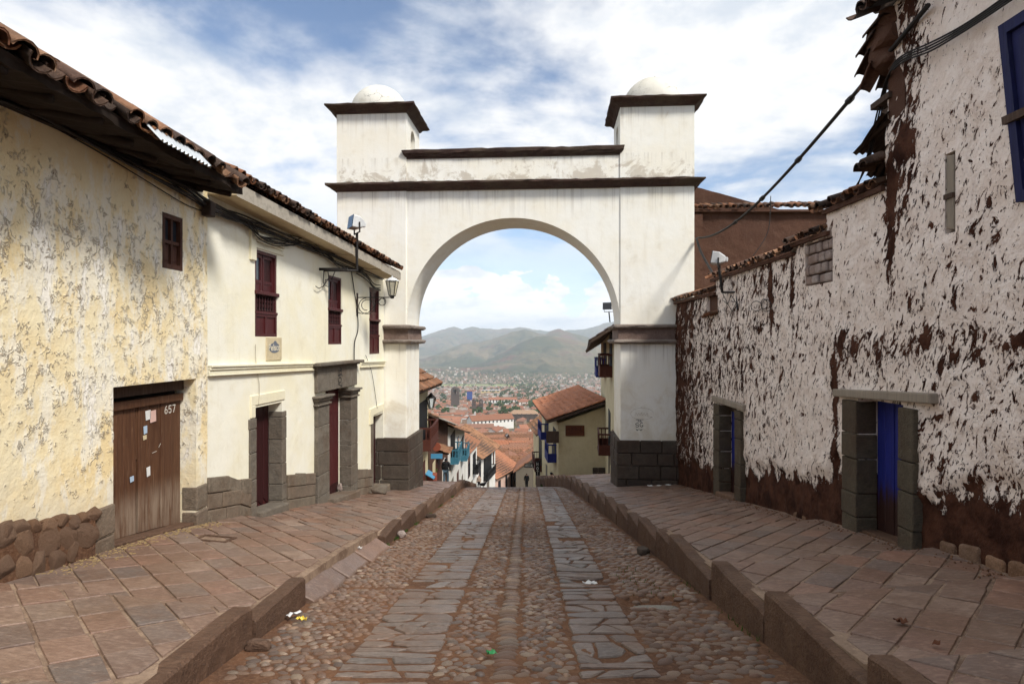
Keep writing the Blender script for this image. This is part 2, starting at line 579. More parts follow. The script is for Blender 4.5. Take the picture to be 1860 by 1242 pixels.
m_stone('block', [(0.075, 0.060, 0.048), (0.105, 0.084, 0.066), (0.060, 0.046, 0.037), (0.09, 0.068, 0.052)], 0.85, 7, 0.014, 0.25, 0.2, (0.070, 0.042, 0.030))
m_stone('dado_block', [(0.20, 0.165, 0.125), (0.235, 0.19, 0.145), (0.18, 0.14, 0.11), (0.22, 0.165, 0.12)], 0.88, 6, 0.016, 0.25, 0.2, (0.14, 0.088, 0.056))
m_stone('portal', [(0.165, 0.142, 0.115), (0.205, 0.178, 0.145), (0.15, 0.122, 0.095)], 0.85, 6, 0.014, 0.3, 0.2, (0.12, 0.080, 0.055))
m_stone('rubble', [(0.24, 0.135, 0.08), (0.33, 0.20, 0.125), (0.19, 0.115, 0.078), (0.27, 0.175, 0.12)], 0.85, 8, 0.03, 0.4, 0.2, (0.19, 0.11, 0.068))
m_stone('cornice', [(0.060, 0.036, 0.030), (0.085, 0.050, 0.040)], 0.9, 6, 0.014, 0.35, 0.2, (0.11, 0.085, 0.06))
m_stone('impost', [(0.21, 0.145, 0.12), (0.26, 0.185, 0.15)], 0.88, 7, 0.012, 0.35, 0.2, (0.15, 0.10, 0.085))
m_stone('impost_edge', [(0.26, 0.22, 0.19), (0.32, 0.27, 0.23)], 0.88, 9, 0.016, 0.4, 0.2, (0.13, 0.095, 0.075))
m_stone('old_tile', [(0.30, 0.125, 0.060), (0.38, 0.185, 0.095), (0.19, 0.09, 0.052), (0.42, 0.235, 0.135), (0.27, 0.10, 0.048),
                     (0.34, 0.205, 0.125), (0.12, 0.07, 0.045)], 0.85, 8, 0.008, 0.3, 0.2, (0.07, 0.046, 0.030))
m_stone('dark_tile', [(0.085, 0.050, 0.036), (0.17, 0.085, 0.055), (0.06, 0.042, 0.034), (0.13, 0.078, 0.055)], 0.9, 8, 0.01, 0.3, 0.2, (0.045, 0.036, 0.03))
m_stone('new_tile', [(0.42, 0.165, 0.085), (0.46, 0.19, 0.10), (0.38, 0.145, 0.075), (0.44, 0.205, 0.12)], 0.8, 6, 0.006, 0.25, 0.2, (0.32, 0.145, 0.085))
m_stone('town_tile', [(0.30, 0.135, 0.075), (0.36, 0.165, 0.092), (0.27, 0.115, 0.068), (0.33, 0.175, 0.11), (0.25, 0.12, 0.082)], 0.85, 3, 0.01, 0.3, 0.2, (0.21, 0.115, 0.075))
m_stone('mudbrick', [(0.45, 0.38, 0.345), (0.38, 0.31, 0.28), (0.48, 0.42, 0.39)], 0.95, 8, 0.02, 0.3, 0.1, (0.20, 0.11, 0.08))
m_stone('church_stone', [(0.115, 0.088, 0.075), (0.135, 0.105, 0.088)], 0.9, 1.0, 0.05, 0.3)

# packed dirt between the stones
m, t, b = newmat('dirt')
p = P(t)
c = t.mix(t.ramp(t.noise(p, 2.0, 8, 0.7), 0.35, 0.65), (0.165, 0.080, 0.042), (0.095, 0.048, 0.029))
c = t.mix(t.ramp(t.noise(p, 30, 6, 0.7), 0.45, 0.75), c, (0.22, 0.125, 0.075))
fin(t, b, c, 0.92, t.bump(t.math('ADD', t.noise(p, 18, 5, 0.65), t.math('MULTIPLY', t.noise(p, 90, 3), 0.3)), 0.03, 0.9), spec=0.2)
M['dirt'] = m
m, t, b = newmat('mortar')
p = P(t)
c = t.mix(t.ramp(t.noise(p, 2.6, 8, 0.7), 0.35, 0.65), (0.30, 0.215, 0.155), (0.15, 0.095, 0.066))
c = t.mix(t.ramp(t.noise(p, 26, 6, 0.7), 0.5, 0.75), c, (0.40, 0.29, 0.20))
fin(t, b, c, 0.92, t.bump(t.noise(p, 40, 6, 0.65), 0.012, 0.8), spec=0.2)
M['mortar'] = m


def m_wood(key, c1, c2, cw=None, vert=True, rough=0.7, worn=0.5, spec=0.3):
    m, t, b = newmat(key)
    p = P(t)
    r_ = rnd(t)
    pv = t.vmath('ADD', t.stretch(p, (14.0, 14.0, 0.9)), t.comb(t.math('MULTIPLY', r_, 40.0), 0.0, t.math('MULTIPLY', r_, 9.0)))
    g = t.noise(pv, 2.2, 7, 0.62, 0.6)
    c = t.mix(t.ramp(g, 0.3, 0.7), c1, c2)
    c = t.mix(t.math('MULTIPLY', t.math('SUBTRACT', r_, 0.3), 0.35), c, tuple(x * 0.5 for x in c1))
    if cw is not None:
        wv = t.noise(t.stretch(p, (3, 3, 0.8)), 1.9, 8, 0.7)
        c = t.mix(t.math('MULTIPLY', t.ramp(wv, 0.50, 0.68), worn), c, cw)
    fin(t, b, c, rough, t.bump(g, 0.006, 0.8), spec=spec)
    M[key] = m


m_wood('door_brown', (0.075, 0.030, 0.014), (0.125, 0.056, 0.027), (0.22, 0.15, 0.105), worn=0.45)
# the ochre house's door: brown paint rubbed grey across the lower half
m_wood('door_brown', (0.070, 0.028, 0.013), (0.120, 0.053, 0.025))
_m = M['door_brown']; t = NT(_m.node_tree); b = [q for q in _m.node_tree.nodes if q.type == 'BSDF_PRINCIPLED'][0]
p = P(t)
_c = b.inputs['Base Color'].links[0].from_socket
_wv = t.noise(t.stretch(p, (9, 9, 0.8)), 1.8, 6, 0.7)
_z = t.sep(p)[2]
_band = t.math('MULTIPLY', t.ramp(_z, -0.05, -0.40), t.ramp(_z, -0.95, -0.45, 0.35, 1.0))
_k = t.math('MULTIPLY', t.ramp(_wv, 0.30, 0.62), _band)
_c = t.mix(t.math('MULTIPLY', _k, 0.95), _c, (0.25, 0.185, 0.135))
_c = t.mix(t.math('MULTIPLY', t.ramp(t.noise(t.stretch(p, (16, 16, 1.5)), 2.5, 5, 0.7), 0.56, 0.72), 0.5), _c, (0.24, 0.155, 0.10))
t.set(b.inputs['Base Color'], _c)
m_stone('door_post', [(0.105, 0.088, 0.064), (0.13, 0.108, 0.078), (0.095, 0.074, 0.052)], 0.9, 7, 0.02, 0.3, 0.15, (0.085, 0.052, 0.034))
m_wood('maroon', (0.060, 0.010, 0.012), (0.085, 0.016, 0.017), (0.12, 0.05, 0.045), worn=0.25, rough=0.5)
m_wood('maroon_dark', (0.030, 0.006, 0.007), (0.042, 0.009, 0.010), None, rough=0.55)
m_wood('window_brown', (0.055, 0.018, 0.012), (0.085, 0.034, 0.020), (0.13, 0.07, 0.04), worn=0.35)
m_wood('blue_wood', (0.008, 0.010, 0.055), (0.011, 0.014, 0.085), (0.025, 0.028, 0.07), worn=0.4)
m_wood('balcony_blue', (0.010, 0.018, 0.14), (0.016, 0.026, 0.20), None)
m_wood('balcony_teal', (0.035, 0.14, 0.20), (0.05, 0.18, 0.25), None)
m_wood('balcony_brown', (0.07, 0.018, 0.012), (0.095, 0.028, 0.018), None)
m_wood('old_beam', (0.050, 0.032, 0.024), (0.085, 0.055, 0.040), (0.14, 0.105, 0.08), worn=0.4, rough=0.9)
m_wood('grey_beam', (0.24, 0.205, 0.165), (0.31, 0.265, 0.21), (0.15, 0.115, 0.085), worn=0.5, rough=0.9)
m_wood('sign_wood', (0.10, 0.030, 0.012), (0.14, 0.045, 0.018), None)


def flat(key, col, rough=0.6, metal=0.0, spec=0.3, var=0.25):
    m, t, b = newmat(key)
    p = P(t)
    c = t.mix(t.math('MULTIPLY', t.ramp(t.noise(p, 12, 6, 0.65), 0.4, 0.75), var), col, tuple(x * 0.45 for x in col))
    fin(t, b, c, rough, t.bump(t.noise(p, 60, 4), 0.002, 0.4), metal, spec)
    M[key] = m


flat('iron', (0.022, 0.019, 0.018), 0.55, 0.3)
flat('cable', (0.016, 0.013, 0.012), 0.6)
flat('galvanised', (0.52, 0.55, 0.58), 0.42, 0.7)
flat('lamp_grey', (0.62, 0.63, 0.63), 0.45, 0.1)
flat('concrete', (0.40, 0.36, 0.30), 0.9, 0, 0.2, 0.55)
flat('soffit', (0.55, 0.45, 0.29), 0.9, 0, 0.2, 0.3)
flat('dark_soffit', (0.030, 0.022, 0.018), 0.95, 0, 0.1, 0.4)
flat('black', (0.010, 0.010, 0.011), 0.7)
flat('dark_room', (0.012, 0.010, 0.010), 0.9)
flat('white_paint', (0.72, 0.71, 0.68), 0.7)
flat('paper', (0.72, 0.72, 0.70), 0.8)
flat('paper_blue', (0.42, 0.53, 0.66), 0.8)
flat('paper_pink', (0.66, 0.44, 0.38), 0.8)
flat('sign_tin', (0.62, 0.52, 0.34), 0.6, 0, 0.3, 0.35)
flat('sign_ink', (0.15, 0.17, 0.21), 0.7, 0, 0.3, 0.3)
flat('sign_text', (0.70, 0.64, 0.50), 0.7)
flat('chalk', (0.58, 0.54, 0.48), 0.9)
flat('spray', (0.016, 0.015, 0.014), 0.7)
flat('pencil', (0.42, 0.37, 0.29), 0.9)
flat('wrapper_green', (0.05, 0.28, 0.10), 0.4)
flat('wrapper_yellow', (0.72, 0.55, 0.08), 0.4)
flat('leaf_brown', (0.13, 0.05, 0.025), 0.8)
flat('moss', (0.045, 0.085, 0.018), 0.95, 0, 0.1)
flat('straw', (0.36, 0.26, 0.13), 0.95, 0, 0.1)
flat('grey_sheet', (0.34, 0.32, 0.28), 0.7, 0.0)
flat('rusty_sheet', (0.050, 0.034, 0.028), 0.8, 0.2)
flat('skin', (0.40, 0.22, 0.15), 0.6)
flat('hair', (0.012, 0.010, 0.010), 0.5)
flat('cloth_black', (0.012, 0.012, 0.015), 0.9)
flat('cloth_white', (0.65, 0.65, 0.65), 0.9)
flat('cloth_denim', (0.06, 0.10, 0.14), 0.9)
flat('cloth_tan', (0.40, 0.30, 0.24), 0.9)
flat('cloth_red', (0.22, 0.07, 0.06), 0.9)
flat('graffiti_green', (0.20, 0.52, 0.05), 0.7)
flat('awning_blue', (0.07, 0.27, 0.46), 0.6)
flat('shop_yellow', (0.60, 0.48, 0.24), 0.85)
flat('shop_red', (0.26, 0.07, 0.04), 0.8)
flat('frame_stone', (0.17, 0.145, 0.115), 0.9, 0, 0.2, 0.5)

m, t, b = newmat('glass_dark')
fin(t, b, (0.03, 0.035, 0.045), 0.08, spec=0.5)
M['glass_dark'] = m
m, t, b = newmat('lantern_glass')
fin(t, b, (0.80, 0.78, 0.70), 0.15, spec=0.5)
b.inputs['Transmission Weight'].default_value = 0.85
M['lantern_glass'] = m
m, t, b = newmat('puddle_water')
fin(t, b, (0.055, 0.038, 0.028), 0.04, t.bump(t.noise(P(t), 9, 3), 0.002, 0.2), spec=0.5)
M['puddle_water'] = m
m, t, b = newmat('leaf')
c = t.mix(t.noise(P(t), 0.35, 4), (0.028, 0.050, 0.018), (0.065, 0.10, 0.030))
fin(t, b, c, 0.7)
M['leaf'] = m
flat('bark', (0.06, 0.045, 0.035), 0.9)
# ------------------------------------------------------------------ the lie of the land
def zr(Y):
    """height of the road along the street"""
    Y = np.asarray(Y, float)
    z = -0.165 * Y
    t_ = np.clip(Y - 18.5, 0, 4.0)
    z = z - 0.085 / 4.0 * t_ * t_ / 2.0
    z = z - 0.085 * np.clip(Y - 22.5, 0, 500)
    return z


def zrf(Y):
    return float(zr(Y))


def xL(Y):
    return float(np.interp(Y, [-10, 5, 9, 18.7, 24, 45, 80], [-2.08, -2.04, -1.90, -1.64, -1.75, -2.2, -2.6]))


def xR(Y):
    return float(np.interp(Y, [-10, 17, 20, 24, 30, 45, 80], [1.97, 1.97, 1.90, 1.70, 1.55, 1.45, 1.6]))


def wallL(Y):
    """street face of the left houses"""
    return float(np.interp(Y, [-6, 8.1, 16.4, 18, 24, 31, 60], [-4.86, -4.17, -3.52, -3.5, -4.3, -4.4, -4.6]))


def wallR(Y):
    return float(np.interp(Y, [-6, 16.5, 17.8, 25, 36, 60], [4.35, 4.35, 4.1, 4.35, 5.7, 5.7]))


CR = 0.05
STEP_R = [-4.0, -2.2, -0.8, 0.6, 2.0, 3.3, 4.69, 5.93, 8.19, 60]
STEP_L = [-4.0, -2.0, 0.0, 1.6, 3.2, 4.71, 8.9, 60]


def saw(Y, steps, amp, x, dirn):
    for i in range(len(steps) - 1):
        if steps[i] <= Y < steps[i + 1]:
            L = min(steps[i + 1] - steps[i], 2.5)
            f = (Y - steps[i]) / L
            return amp * (min(f, 1.0) - 0.5) if steps[i + 1] < 50 else amp * max(-0.5, f - 0.5) * (1 if f < 0.5 else 0)
    return 0.0


def zpR(x, Y):
    return zrf(Y) + 0.33 + CR * (x - xR(Y)) + 0.022 * min(max(Y - 18, 0), 20) + saw(Y - 0.10 * (x - 1.97), STEP_R, 0.10, x, 1)


def zpL(x, Y):
    c_ = float(np.interp(Y, [9, 16], [0.10, 0.02]))
    return zrf(Y) + 0.22 + c_ * (xL(Y) - x) + saw(Y - 0.04 * (-2.0 - x), STEP_L, 0.09, x, -1)


TERR_Y = [-400, -80, 0, 20, 70, 92, 150, 300, 600, 1500, 3000, 6000, 30000]
TERR_Z = [55, 11.0, -1.7, -5.2, -18.2, -23, -35, -56, -86, -151, -215, -236, -240]


def terr(Y):
    return float(np.interp(Y, TERR_Y, TERR_Z))


m, t, b = newmat('valley_ground')
p = P(t)
c = t.mix(t.ramp(t.noise(p, 0.004, 8, 0.65), 0.35, 0.65), (0.12, 0.105, 0.06), (0.155, 0.12, 0.085))
c = t.mix(t.ramp(t.noise(p, 0.02, 6, 0.7), 0.45, 0.7), c, (0.085, 0.10, 0.040))
fin(t, b, c, 0.95, spec=0.1)
M['valley_ground'] = m

mb = MB()
gx = [-16000, -9000, -5000, -3000, -1600, -800, -400, -200, -100, -50, -20, -8, 8, 20, 50, 100, 200, 400, 800, 1600, 3000, 5000, 9000, 16000]
gy = [-400, -200, -80, -30, -10, 0, 10, 20, 40, 70, 100, 150, 220, 300, 450, 600, 900, 1200, 1500, 2000, 2500, 3000, 4000, 6000, 9000, 16000]
for y in gy:
    for x in gx:
        mb.v.append((x, y, terr(y)))
nx = len(gx)
for j in range(len(gy) - 1):
    for i in range(nx - 1):
        mb.f.append((j * nx + i, j * nx + i + 1, (j + 1) * nx + i + 1, (j + 1) * nx + i)); mb.m.append(0)
tag(mb.build('ground', M['valley_ground'], smooth=True), kind='structure')

# ------------------------------------------------------------------ road sheet
HOLES = [(0.98, 6.86, 0.26, 0.20, 0.075), (1.42, 5.88, 0.30, 0.17, 0.10), (0.72, 4.42, 0.16, 0.13, 0.04)]   # x, y, rx, ry, depth


def hole_at(x, y):
    d = 0.0
    for hx, hy, rx, ry, dp in HOLES:
        q = ((x - hx) / rx) ** 2 + ((y - hy) / ry) ** 2
        d = max(d, dp * max(0.0, 1 - q * 0.55))
    return d


def road_z(x, y):
    return zrf(y) + 0.022 * float(fbm(x * 0.8, y * 0.8, 3, 5)) + 0.012 * abs(x) * 0.5 - hole_at(x, y)


rd_y = np.concatenate([np.arange(-8, 3, 0.5), np.arange(3, 10, 0.1), np.arange(10, 24, 0.2), np.arange(24, 76, 1.0)])
mb = MB()
NXR = 41
for y in rd_y:
    a_, b_ = xL(y) - 0.02, xR(y) + 0.02
    for i in range(NXR):
        x = a_ + (b_ - a_) * i / (NXR - 1)
        mb.v.append((x, float(y), road_z(x, float(y))))
for j in range(len(rd_y) - 1):
    for i in range(NXR - 1):
        mb.f.append((j * NXR + i, j * NXR + i + 1, (j + 1) * NXR + i + 1, (j + 1) * NXR + i)); mb.m.append(0)
road = tag(mb.build('road', M['dirt'], smooth=True), kind='structure')


def xc(Y):
    return 0.025 * (Y - 4.0) - 0.06


SEAMS = [1.5, 3.97, 6.43, 8.8, 11.2, 13.6, 16.0, 18.3, 20.4]


def on_seam(y, w=0.05):
    return any(abs(y - s_) < w for s_ in SEAMS)


rg = random.Random(11)
stones = []          # x, y, half-length, half-width, height, rotation, variant


def in_hole(x, y, k=1.0):
    for hx, hy, rx, ry, dp in HOLES:
        if ((x - hx) / rx) ** 2 + ((y - hy) / ry) ** 2 < k: return True
    return False


def band(xa, xb, dx, dy, elong, size, y0=1.2, y1=23.5):
    y = y0
    row = 0
    while y < y1:
        g = 1.0 if y < 10 else (1.12 if y < 15 else 1.3)
        x0_, x1_ = xa(y), xb(y)
        n = max(1, int(round((x1_ - x0_) / (dx * g))))
        for i in range(n):
            x = x0_ + (x1_ - x0_) * (i + 0.5 + (0.25 if row % 2 else -0.25) + rg.uniform(-0.2, 0.2)) / n
            yy = y + rg.uniform(-0.25, 0.25) * dy * g
            if x < x0_ + 0.02 or x > x1_ - 0.02 or on_seam(yy, 0.035): continue
            if in_hole(x, yy, 0.8): continue
            if rg.random() < 0.035: continue
            s_ = size * g * rg.uniform(0.72, 1.22)
            e_ = rg.uniform(1.0, elong)
            stones.append((x, yy, s_ * e_ ** 0.5, s_ / e_ ** 0.5, rg.uniform(0.015, 0.028), rg.gauss(0, 0.5), rg.randrange(8)))
        y += dy * g
        row += 1


band(lambda y: xL(y) + 0.06, lambda y: xc(y) - 1.15, 0.088, 0.074, 1.9, 0.043)
band(lambda y: xc(y) - 0.48, lambda y: xc(y) - 0.10, 0.086, 0.072, 1.7, 0.042)
band(lambda y: xc(y) + 0.10, lambda y: xc(y) + 0.50, 0.086, 0.072, 1.7, 0.042)
band(lambda y: xc(y) + 1.08, lambda y: xR(y) - 0.06, 0.100, 0.088, 1.8, 0.050)
y = 1.2
while y < 23:
    g = 1.0 if y < 10 else 1.25
    if not on_seam(y, 0.03):
        stones.append((xc(y) + rg.uniform(-0.02, 0.02), y, 0.092 * rg.uniform(0.85, 1.1), 0.030 * g * rg.uniform(0.85, 1.15), 0.031, rg.gauss(0, 0.16), rg.randrange(8)))
    y += 0.068 * g * rg.uniform(0.9, 1.15)


def cobble_verts(seed, n=9, rings=((1.0, -0.55), (0.99, 0.10), (0.84, 0.60), (0.46, 0.93))):
    r2 = random.Random(seed)
    ph, k2, k3 = r2.uniform(0, 6), r2.uniform(0.03, 0.10), r2.uniform(0.02, 0.06)
    v = []
    tx, ty = r2.uniform(-.12, .12), r2.uniform(-.12, .12)
    for rr_, zz in rings:
        for j in range(n):
            an = 2 * math.pi * j / n
            q = rr_ * (1 + k2 * math.cos(2 * an + ph) + k3 * math.cos(3 * an - ph) + r2.uniform(-.025, .025))
            v.append((q * math.cos(an), q * math.sin(an), zz + (tx * math.cos(an) + ty * math.sin(an)) * max(zz, 0)))
    v.append((0, 0, 1.0))
    f = []
    nr = len(rings)
    for i in range(nr - 1):
        for j in range(n):
            j2 = (j + 1) % n
            f.append((i * n + j, i * n + j2, (i + 1) * n + j2, (i + 1) * n + j))
    e = (nr - 1) * n
    for j in range(n):
        f.append((e + j, e + (j + 1) % n, nr * n))
    return np.array(v), f


COBV = [cobble_verts(100 + i) for i in range(8)]
COBLOW = [cobble_verts(200 + i, 6, ((1.0, -0.4), (0.88, 0.55))) for i in range(8)]
COBM = []
for i, (v, f) in enumerate(COBV):
    mbx = MB()
    mbx.add(v.tolist(), f)
    COBM.append(mbx.mesh('cobble', M['cobble'], smooth=True))
vis = [s_ for s_ in stones if s_[1] > 3.98 and abs(s_[0]) < 0.86 * s_[1]]
vis.sort(key=lambda s_: -(s_[2] * s_[3]) ** 0.5 / s_[1])
near_ids = set(id(s_) for s_ in vis[:295])
mb_s = MB()
for s_ in stones:
    x, y, a_, b_, hh, ro, va = s_
    z = road_z(x, y) - 0.004 - 0.007 * ((va * 0.37 + x * 13.7 + y * 7.1) % 1.0)
    if id(s_) in near_ids:
        m4 = Matrix.Translation((x, y, z)) @ Matrix.Rotation(math.atan(-0.165), 4, 'X') @ Matrix.Rotation(ro, 4, 'Z') @ Matrix.Diagonal((a_, b_, hh, 1))
        place('cobble', COBM[va], road, m4)
    else:
        v, f = (COBV if y < 9 else COBLOW)[va]
        c_, sn = math.cos(ro), math.sin(ro)
        px_ = v[:, 0] * a_
        py_ = v[:, 1] * b_
        X = x + px_ * c_ - py_ * sn
        Y = y + px_ * sn + py_ * c_
        Z = z + v[:, 2] * hh - 0.165 * (Y - y)
        mb_s.add(np.stack([X, Y, Z], 1).tolist(), f)
tag(mb_s.build('cobblestones', M['cobble'], road, smooth=True), kind='stuff')


# flat slabs in the two wheel tracks
def slab_mesh(poly, top, thick=0.07, bev=0.012, tilt=(0, 0)):
    """flat stone with a worn edge: poly CCW, top height function"""
    n = len(poly)
    cx_ = sum(p_[0] for p_ in poly) / n
    cy_ = sum(p_[1] for p_ in poly) / n
    mbx = MB()
    v = []
    for k, (dz, ins) in enumerate(((-thick, 0.0), (-bev, 0.0), (0.0, bev))):
        for (x, y) in poly:
            d = math.hypot(x - cx_, y - cy_) + 1e-6
            q = 1 - ins / d * 1.2
            X, Y = cx_ + (x - cx_) * q, cy_ + (y - cy_) * q
            v.append((X, Y, top(X, Y) + dz + tilt[0] * (X - cx_) + tilt[1] * (Y - cy_)))
    f = []
    for k in range(2):
        for i in range(n):
            j = (i + 1) % n
            f.append((k * n + i, k * n + j, (k + 1) * n + j, (k + 1) * n + i))
    f.append(tuple(2 * n + i for i in range(n)))
    mbx.add(v, f)
    return mbx


def rough_poly(pts, rr2, jit, cut=0.28):
    """quad -> irregular 6-8 gon with cut corners"""
    out = []
    n = len(pts)
    for i in range(n):
        p0, p1, p2 = pts[i - 1], pts[i], pts[(i + 1) % n]
        if rr2.random() < 0.62:
            a1, a2 = rr2.uniform(0.06, cut), rr2.uniform(0.06, cut)
            out.append((p1[0] + (p0[0] - p1[0]) * a1, p1[1] + (p0[1] - p1[1]) * a1))
            out.append((p1[0] + (p2[0] - p1[0]) * a2, p1[1] + (p2[1] - p1[1]) * a2))
        else:
            out.append(p1)
    return [(x + rr2.uniform(-jit, jit), y + rr2.uniform(-jit, jit)) for x, y in out]


flags = []
for side in (-1, 1):
    y = 1.3
    while y < 23.3:
        hgt = rg.choice([rg.uniform(0.09, 0.15), rg.uniform(0.15, 0.26)]) * (1.0 if y < 9 else 1.15)
        y2 = y + hgt
        for s_ in SEAMS:
            if y < s_ < y2: y2 = s_ - 0.01
        if y2 - y < 0.05:
            y = y2 + 0.05
            continue
        ym = (y + y2) / 2
        if side < 0: xa, xb = xc(ym) - 1.15, xc(ym) - 0.49
        else: xa, xb = xc(ym) + 0.515, xc(ym) + 1.07
        nst = rg.choice([1, 2, 2, 2, 3, 3])
        cuts = sorted([xa] + [xa + (xb - xa) * (k + rg.uniform(-0.22, 0.22)) / nst for k in range(1, nst)] + [xb])
        for k in range(nst):
            x0_, x1_ = cuts[k], cuts[k + 1]
            sk = rg.uniform(-0.09, 0.09)
            gp = rg.uniform(0.006, 0.014)
            s0 = 0.0 if k == 0 else lastsk
            lastsk = sk if k < nst - 1 else 0.0
            quad = [(x0_ + gp + s0, y + gp), (x1_ - gp + lastsk, y + gp), (x1_ - gp - lastsk, y2 - gp), (x0_ + gp - s0, y2 - gp)]
            if in_hole((x0_ + x1_) / 2, ym, 0.9) or rg.random() < 0.03: continue
            flags.append((rough_poly(quad, rg, 0.011, 0.36), rg.uniform(0.006, 0.018), rg.uniform(-.03, .03), rg.uniform(-.04, .04), ym))
        y = y2 + rg.uniform(0.0, 0.012)
        if on_seam(y, 0.02): y += 0.05
flags.sort(key=lambda q: abs(q[4] - 4.2) if q[4] > 3.95 else 99 - q[4])
mb_s = MB()
for k, (poly, up, tx, ty, ym) in enumerate(flags):
    mbx = slab_mesh(poly, lambda x, y: road_z(x, y) + up, 0.06, 0.010, (tx, ty))
    if k < 290 and ym > 3.9:
        mbx.build('flagstone', M['flagstone'], road)
    else:
        mb_s.add(mbx.v, mbx.f)
tag(mb_s.build('flagstones', M['flagstone'], road), kind='stuff')


# ------------------------------------------------------------------ pavements
def clip(poly, a_, b_):
    """keep the part of poly to the left of the line a->b"""
    out = []
    n = len(poly)
    ex, ey = b_[0] - a_[0], b_[1] - a_[1]
    sd = [ex * (p_[1] - a_[1]) - ey * (p_[0] - a_[0]) for p_ in poly]
    for i in range(n):
        j = (i + 1) % n
        if sd[i] >= 0: out.append(poly[i])
        if (sd[i] >= 0) != (sd[j] >= 0):
            q = sd[i] / (sd[i] - sd[j])
            out.append((poly[i][0] + (poly[j][0] - poly[i][0]) * q, poly[i][1] + (poly[j][1] - poly[i][1]) * q))
    return out


def area(poly):
    return 0.5 * sum(poly[i][0] * poly[(i + 1) % len(poly)][1] - poly[(i + 1) % len(poly)][0] * poly[i][1] for i in range(len(poly)))


def make_pavement(name, side, kerb, wallf, zf, steps, yend, dslope, drain=None):
    # mortar bed
    mb = MB()
    ys = []
    for s_ in steps:
        if s_ < 50: ys += [s_ - 0.001, s_ + 0.001]
    ys = sorted(ys + list(np.arange(-4, 18, 0.25)) + list(np.arange(18, yend, 0.5)))
    NX = 11
    for y in ys:
        for i in range(NX):
            k0, k1 = kerb(y) + side * 0.10, wallf(y) + side * 0.35
            x = k0 + (k1 - k0) * max(i - 1, 0) / (NX - 2)
            yy = y + dslope * (abs(x) - 2.0)
            mb.v.append((x, yy, zf(x, yy) - 0.010 + 0.005 * float(fbm(x * 5, yy * 5, 2, 3)) - (0.35 if i == 0 else 0)))
    for j in range(len(ys) - 1):
        for i in range(NX - 1):
            q = (j * NX + i, j * NX + i + 1, (j + 1) * NX + i + 1, (j + 1) * NX + i)
            mb.f.append(q if side > 0 else q[::-1]); mb.m.append(0)
    pav = tag(mb.build(name, M['mortar'], smooth=False), kind='structure')
    # stone flags laid at forty-five degrees
    rr3 = random.Random(5 if side > 0 else 6)
    c45 = math.sqrt(0.5)
    A = (side * c45, c45)              # long joint: from the kerb outwards and away
    B = (side * c45, -c45)
    wa, wb = 0.385, 0.275
    out = []
    st = [s_ for s_ in steps if s_ < 50] + [yend]
    for k in range(len(st) - 1):
        ya, yb = st[k], st[k + 1]
        if yb < 2.2: continue
        ox, oy = rr3.uniform(0, .3), rr3.uniform(0, .3)
        kk = 30 if yb - ya < 8 else 95
        for i in range(-kk, kk):
            for j in range(-kk, kk):
                # joint pattern: courses along A shifted slightly
                u0, v0 = i * wa + rr3.uniform(-.012, .012), j * wb
                cx_ = side * 2.0 + ox + A[0] * u0 + B[0] * v0
                cy_ = ya + oy + A[1] * u0 + B[1] * v0
                if cy_ < ya - .6 or cy_ > yb + .6 or abs(cx_) > 6.0 or abs(cx_) < 0.7: continue
                g1, g2 = 0.012, 0.008
                q = []
                for (du, dv) in ((g2, g1), (wa - g2, g1), (wa - g2, wb - g1), (g2, wb - g1)):
                    du += rr3.uniform(-.010, .010); dv += rr3.uniform(-.009, .009)
                    q.append((cx_ + A[0] * du + B[0] * dv, cy_ + A[1] * du + B[1] * dv))
                if area(q) < 0: q = q[::-1]
                # clip to this panel
                kx = lambda y: kerb(y) + side * 0.185
                wx = lambda y: wallf(y) - side * 0.02
                sl = dslope
                def yy_(base, x): return base + sl * (abs(x) - 2.0)
                xk, xw = side * 0.5, side * 6.5
                if side > 0:
                    q = clip(q, (xk, yy_(ya + .012, xk)), (xw, yy_(ya + .012, xw)))
                    if len(q) < 3: continue
                    q = clip(q, (xw, yy_(yb - .012, xw)), (xk, yy_(yb - .012, xk)))
                    if len(q) < 3: continue
                    y0_, y1_ = min(p_[1] for p_ in q) - .01, max(p_[1] for p_ in q) + .01
                    q = clip(q, (kx(y1_), y1_), (kx(y0_), y0_))
                    if len(q) < 3: continue
                    q = clip(q, (wx(y0_), y0_), (wx(y1_), y1_))
                else:
                    q = clip(q, (xw, yy_(ya + .012, xw)), (xk, yy_(ya + .012, xk)))
                    if len(q) < 3: continue
                    q = clip(q, (xk, yy_(yb - .012, xk)), (xw, yy_(yb - .012, xw)))
                    if len(q) < 3: continue
                    y0_, y1_ = min(p_[1] for p_ in q) - .01, max(p_[1] for p_ in q) + .01
                    q = clip(q, (kx(y0_), y0_), (kx(y1_), y1_))
                    if len(q) < 3: continue
                    q = clip(q, (wx(y1_), y1_), (wx(y0_), y0_))
                if len(q) < 3 or area(q) < 0.004: continue
                mx_, my_ = sum(p_[0] for p_ in q) / len(q), sum(p_[1] for p_ in q) / len(q)
                if drain and abs(mx_ - drain[0]) < 0.17 and abs(my_ - drain[1]) < 0.17: continue
                # the stone keeps inside its own panel
                lo_, hi_ = ya + .004, yb - .004
                def zt(x, y, lo_=lo_, hi_=hi_):
                    yb_ = y - dslope * (abs(x) - 2.0)
                    yc_ = min(max(yb_, lo_), hi_) + dslope * (abs(x) - 2.0)
                    return zf(x, yc_)
                out.append((q, zt, rr3.uniform(-.004, .007), rr3.uniform(-.010, .010), rr3.uniform(-.010, .010), my_, mx_))
    out.sort(key=lambda q: -area(q[0]) ** .5 / max(q[5], 0.1) if (q[5] > 2.6 and abs(q[6]) < 0.88 * q[5]) else 99)
    mb_s = MB()
    cnt = 0
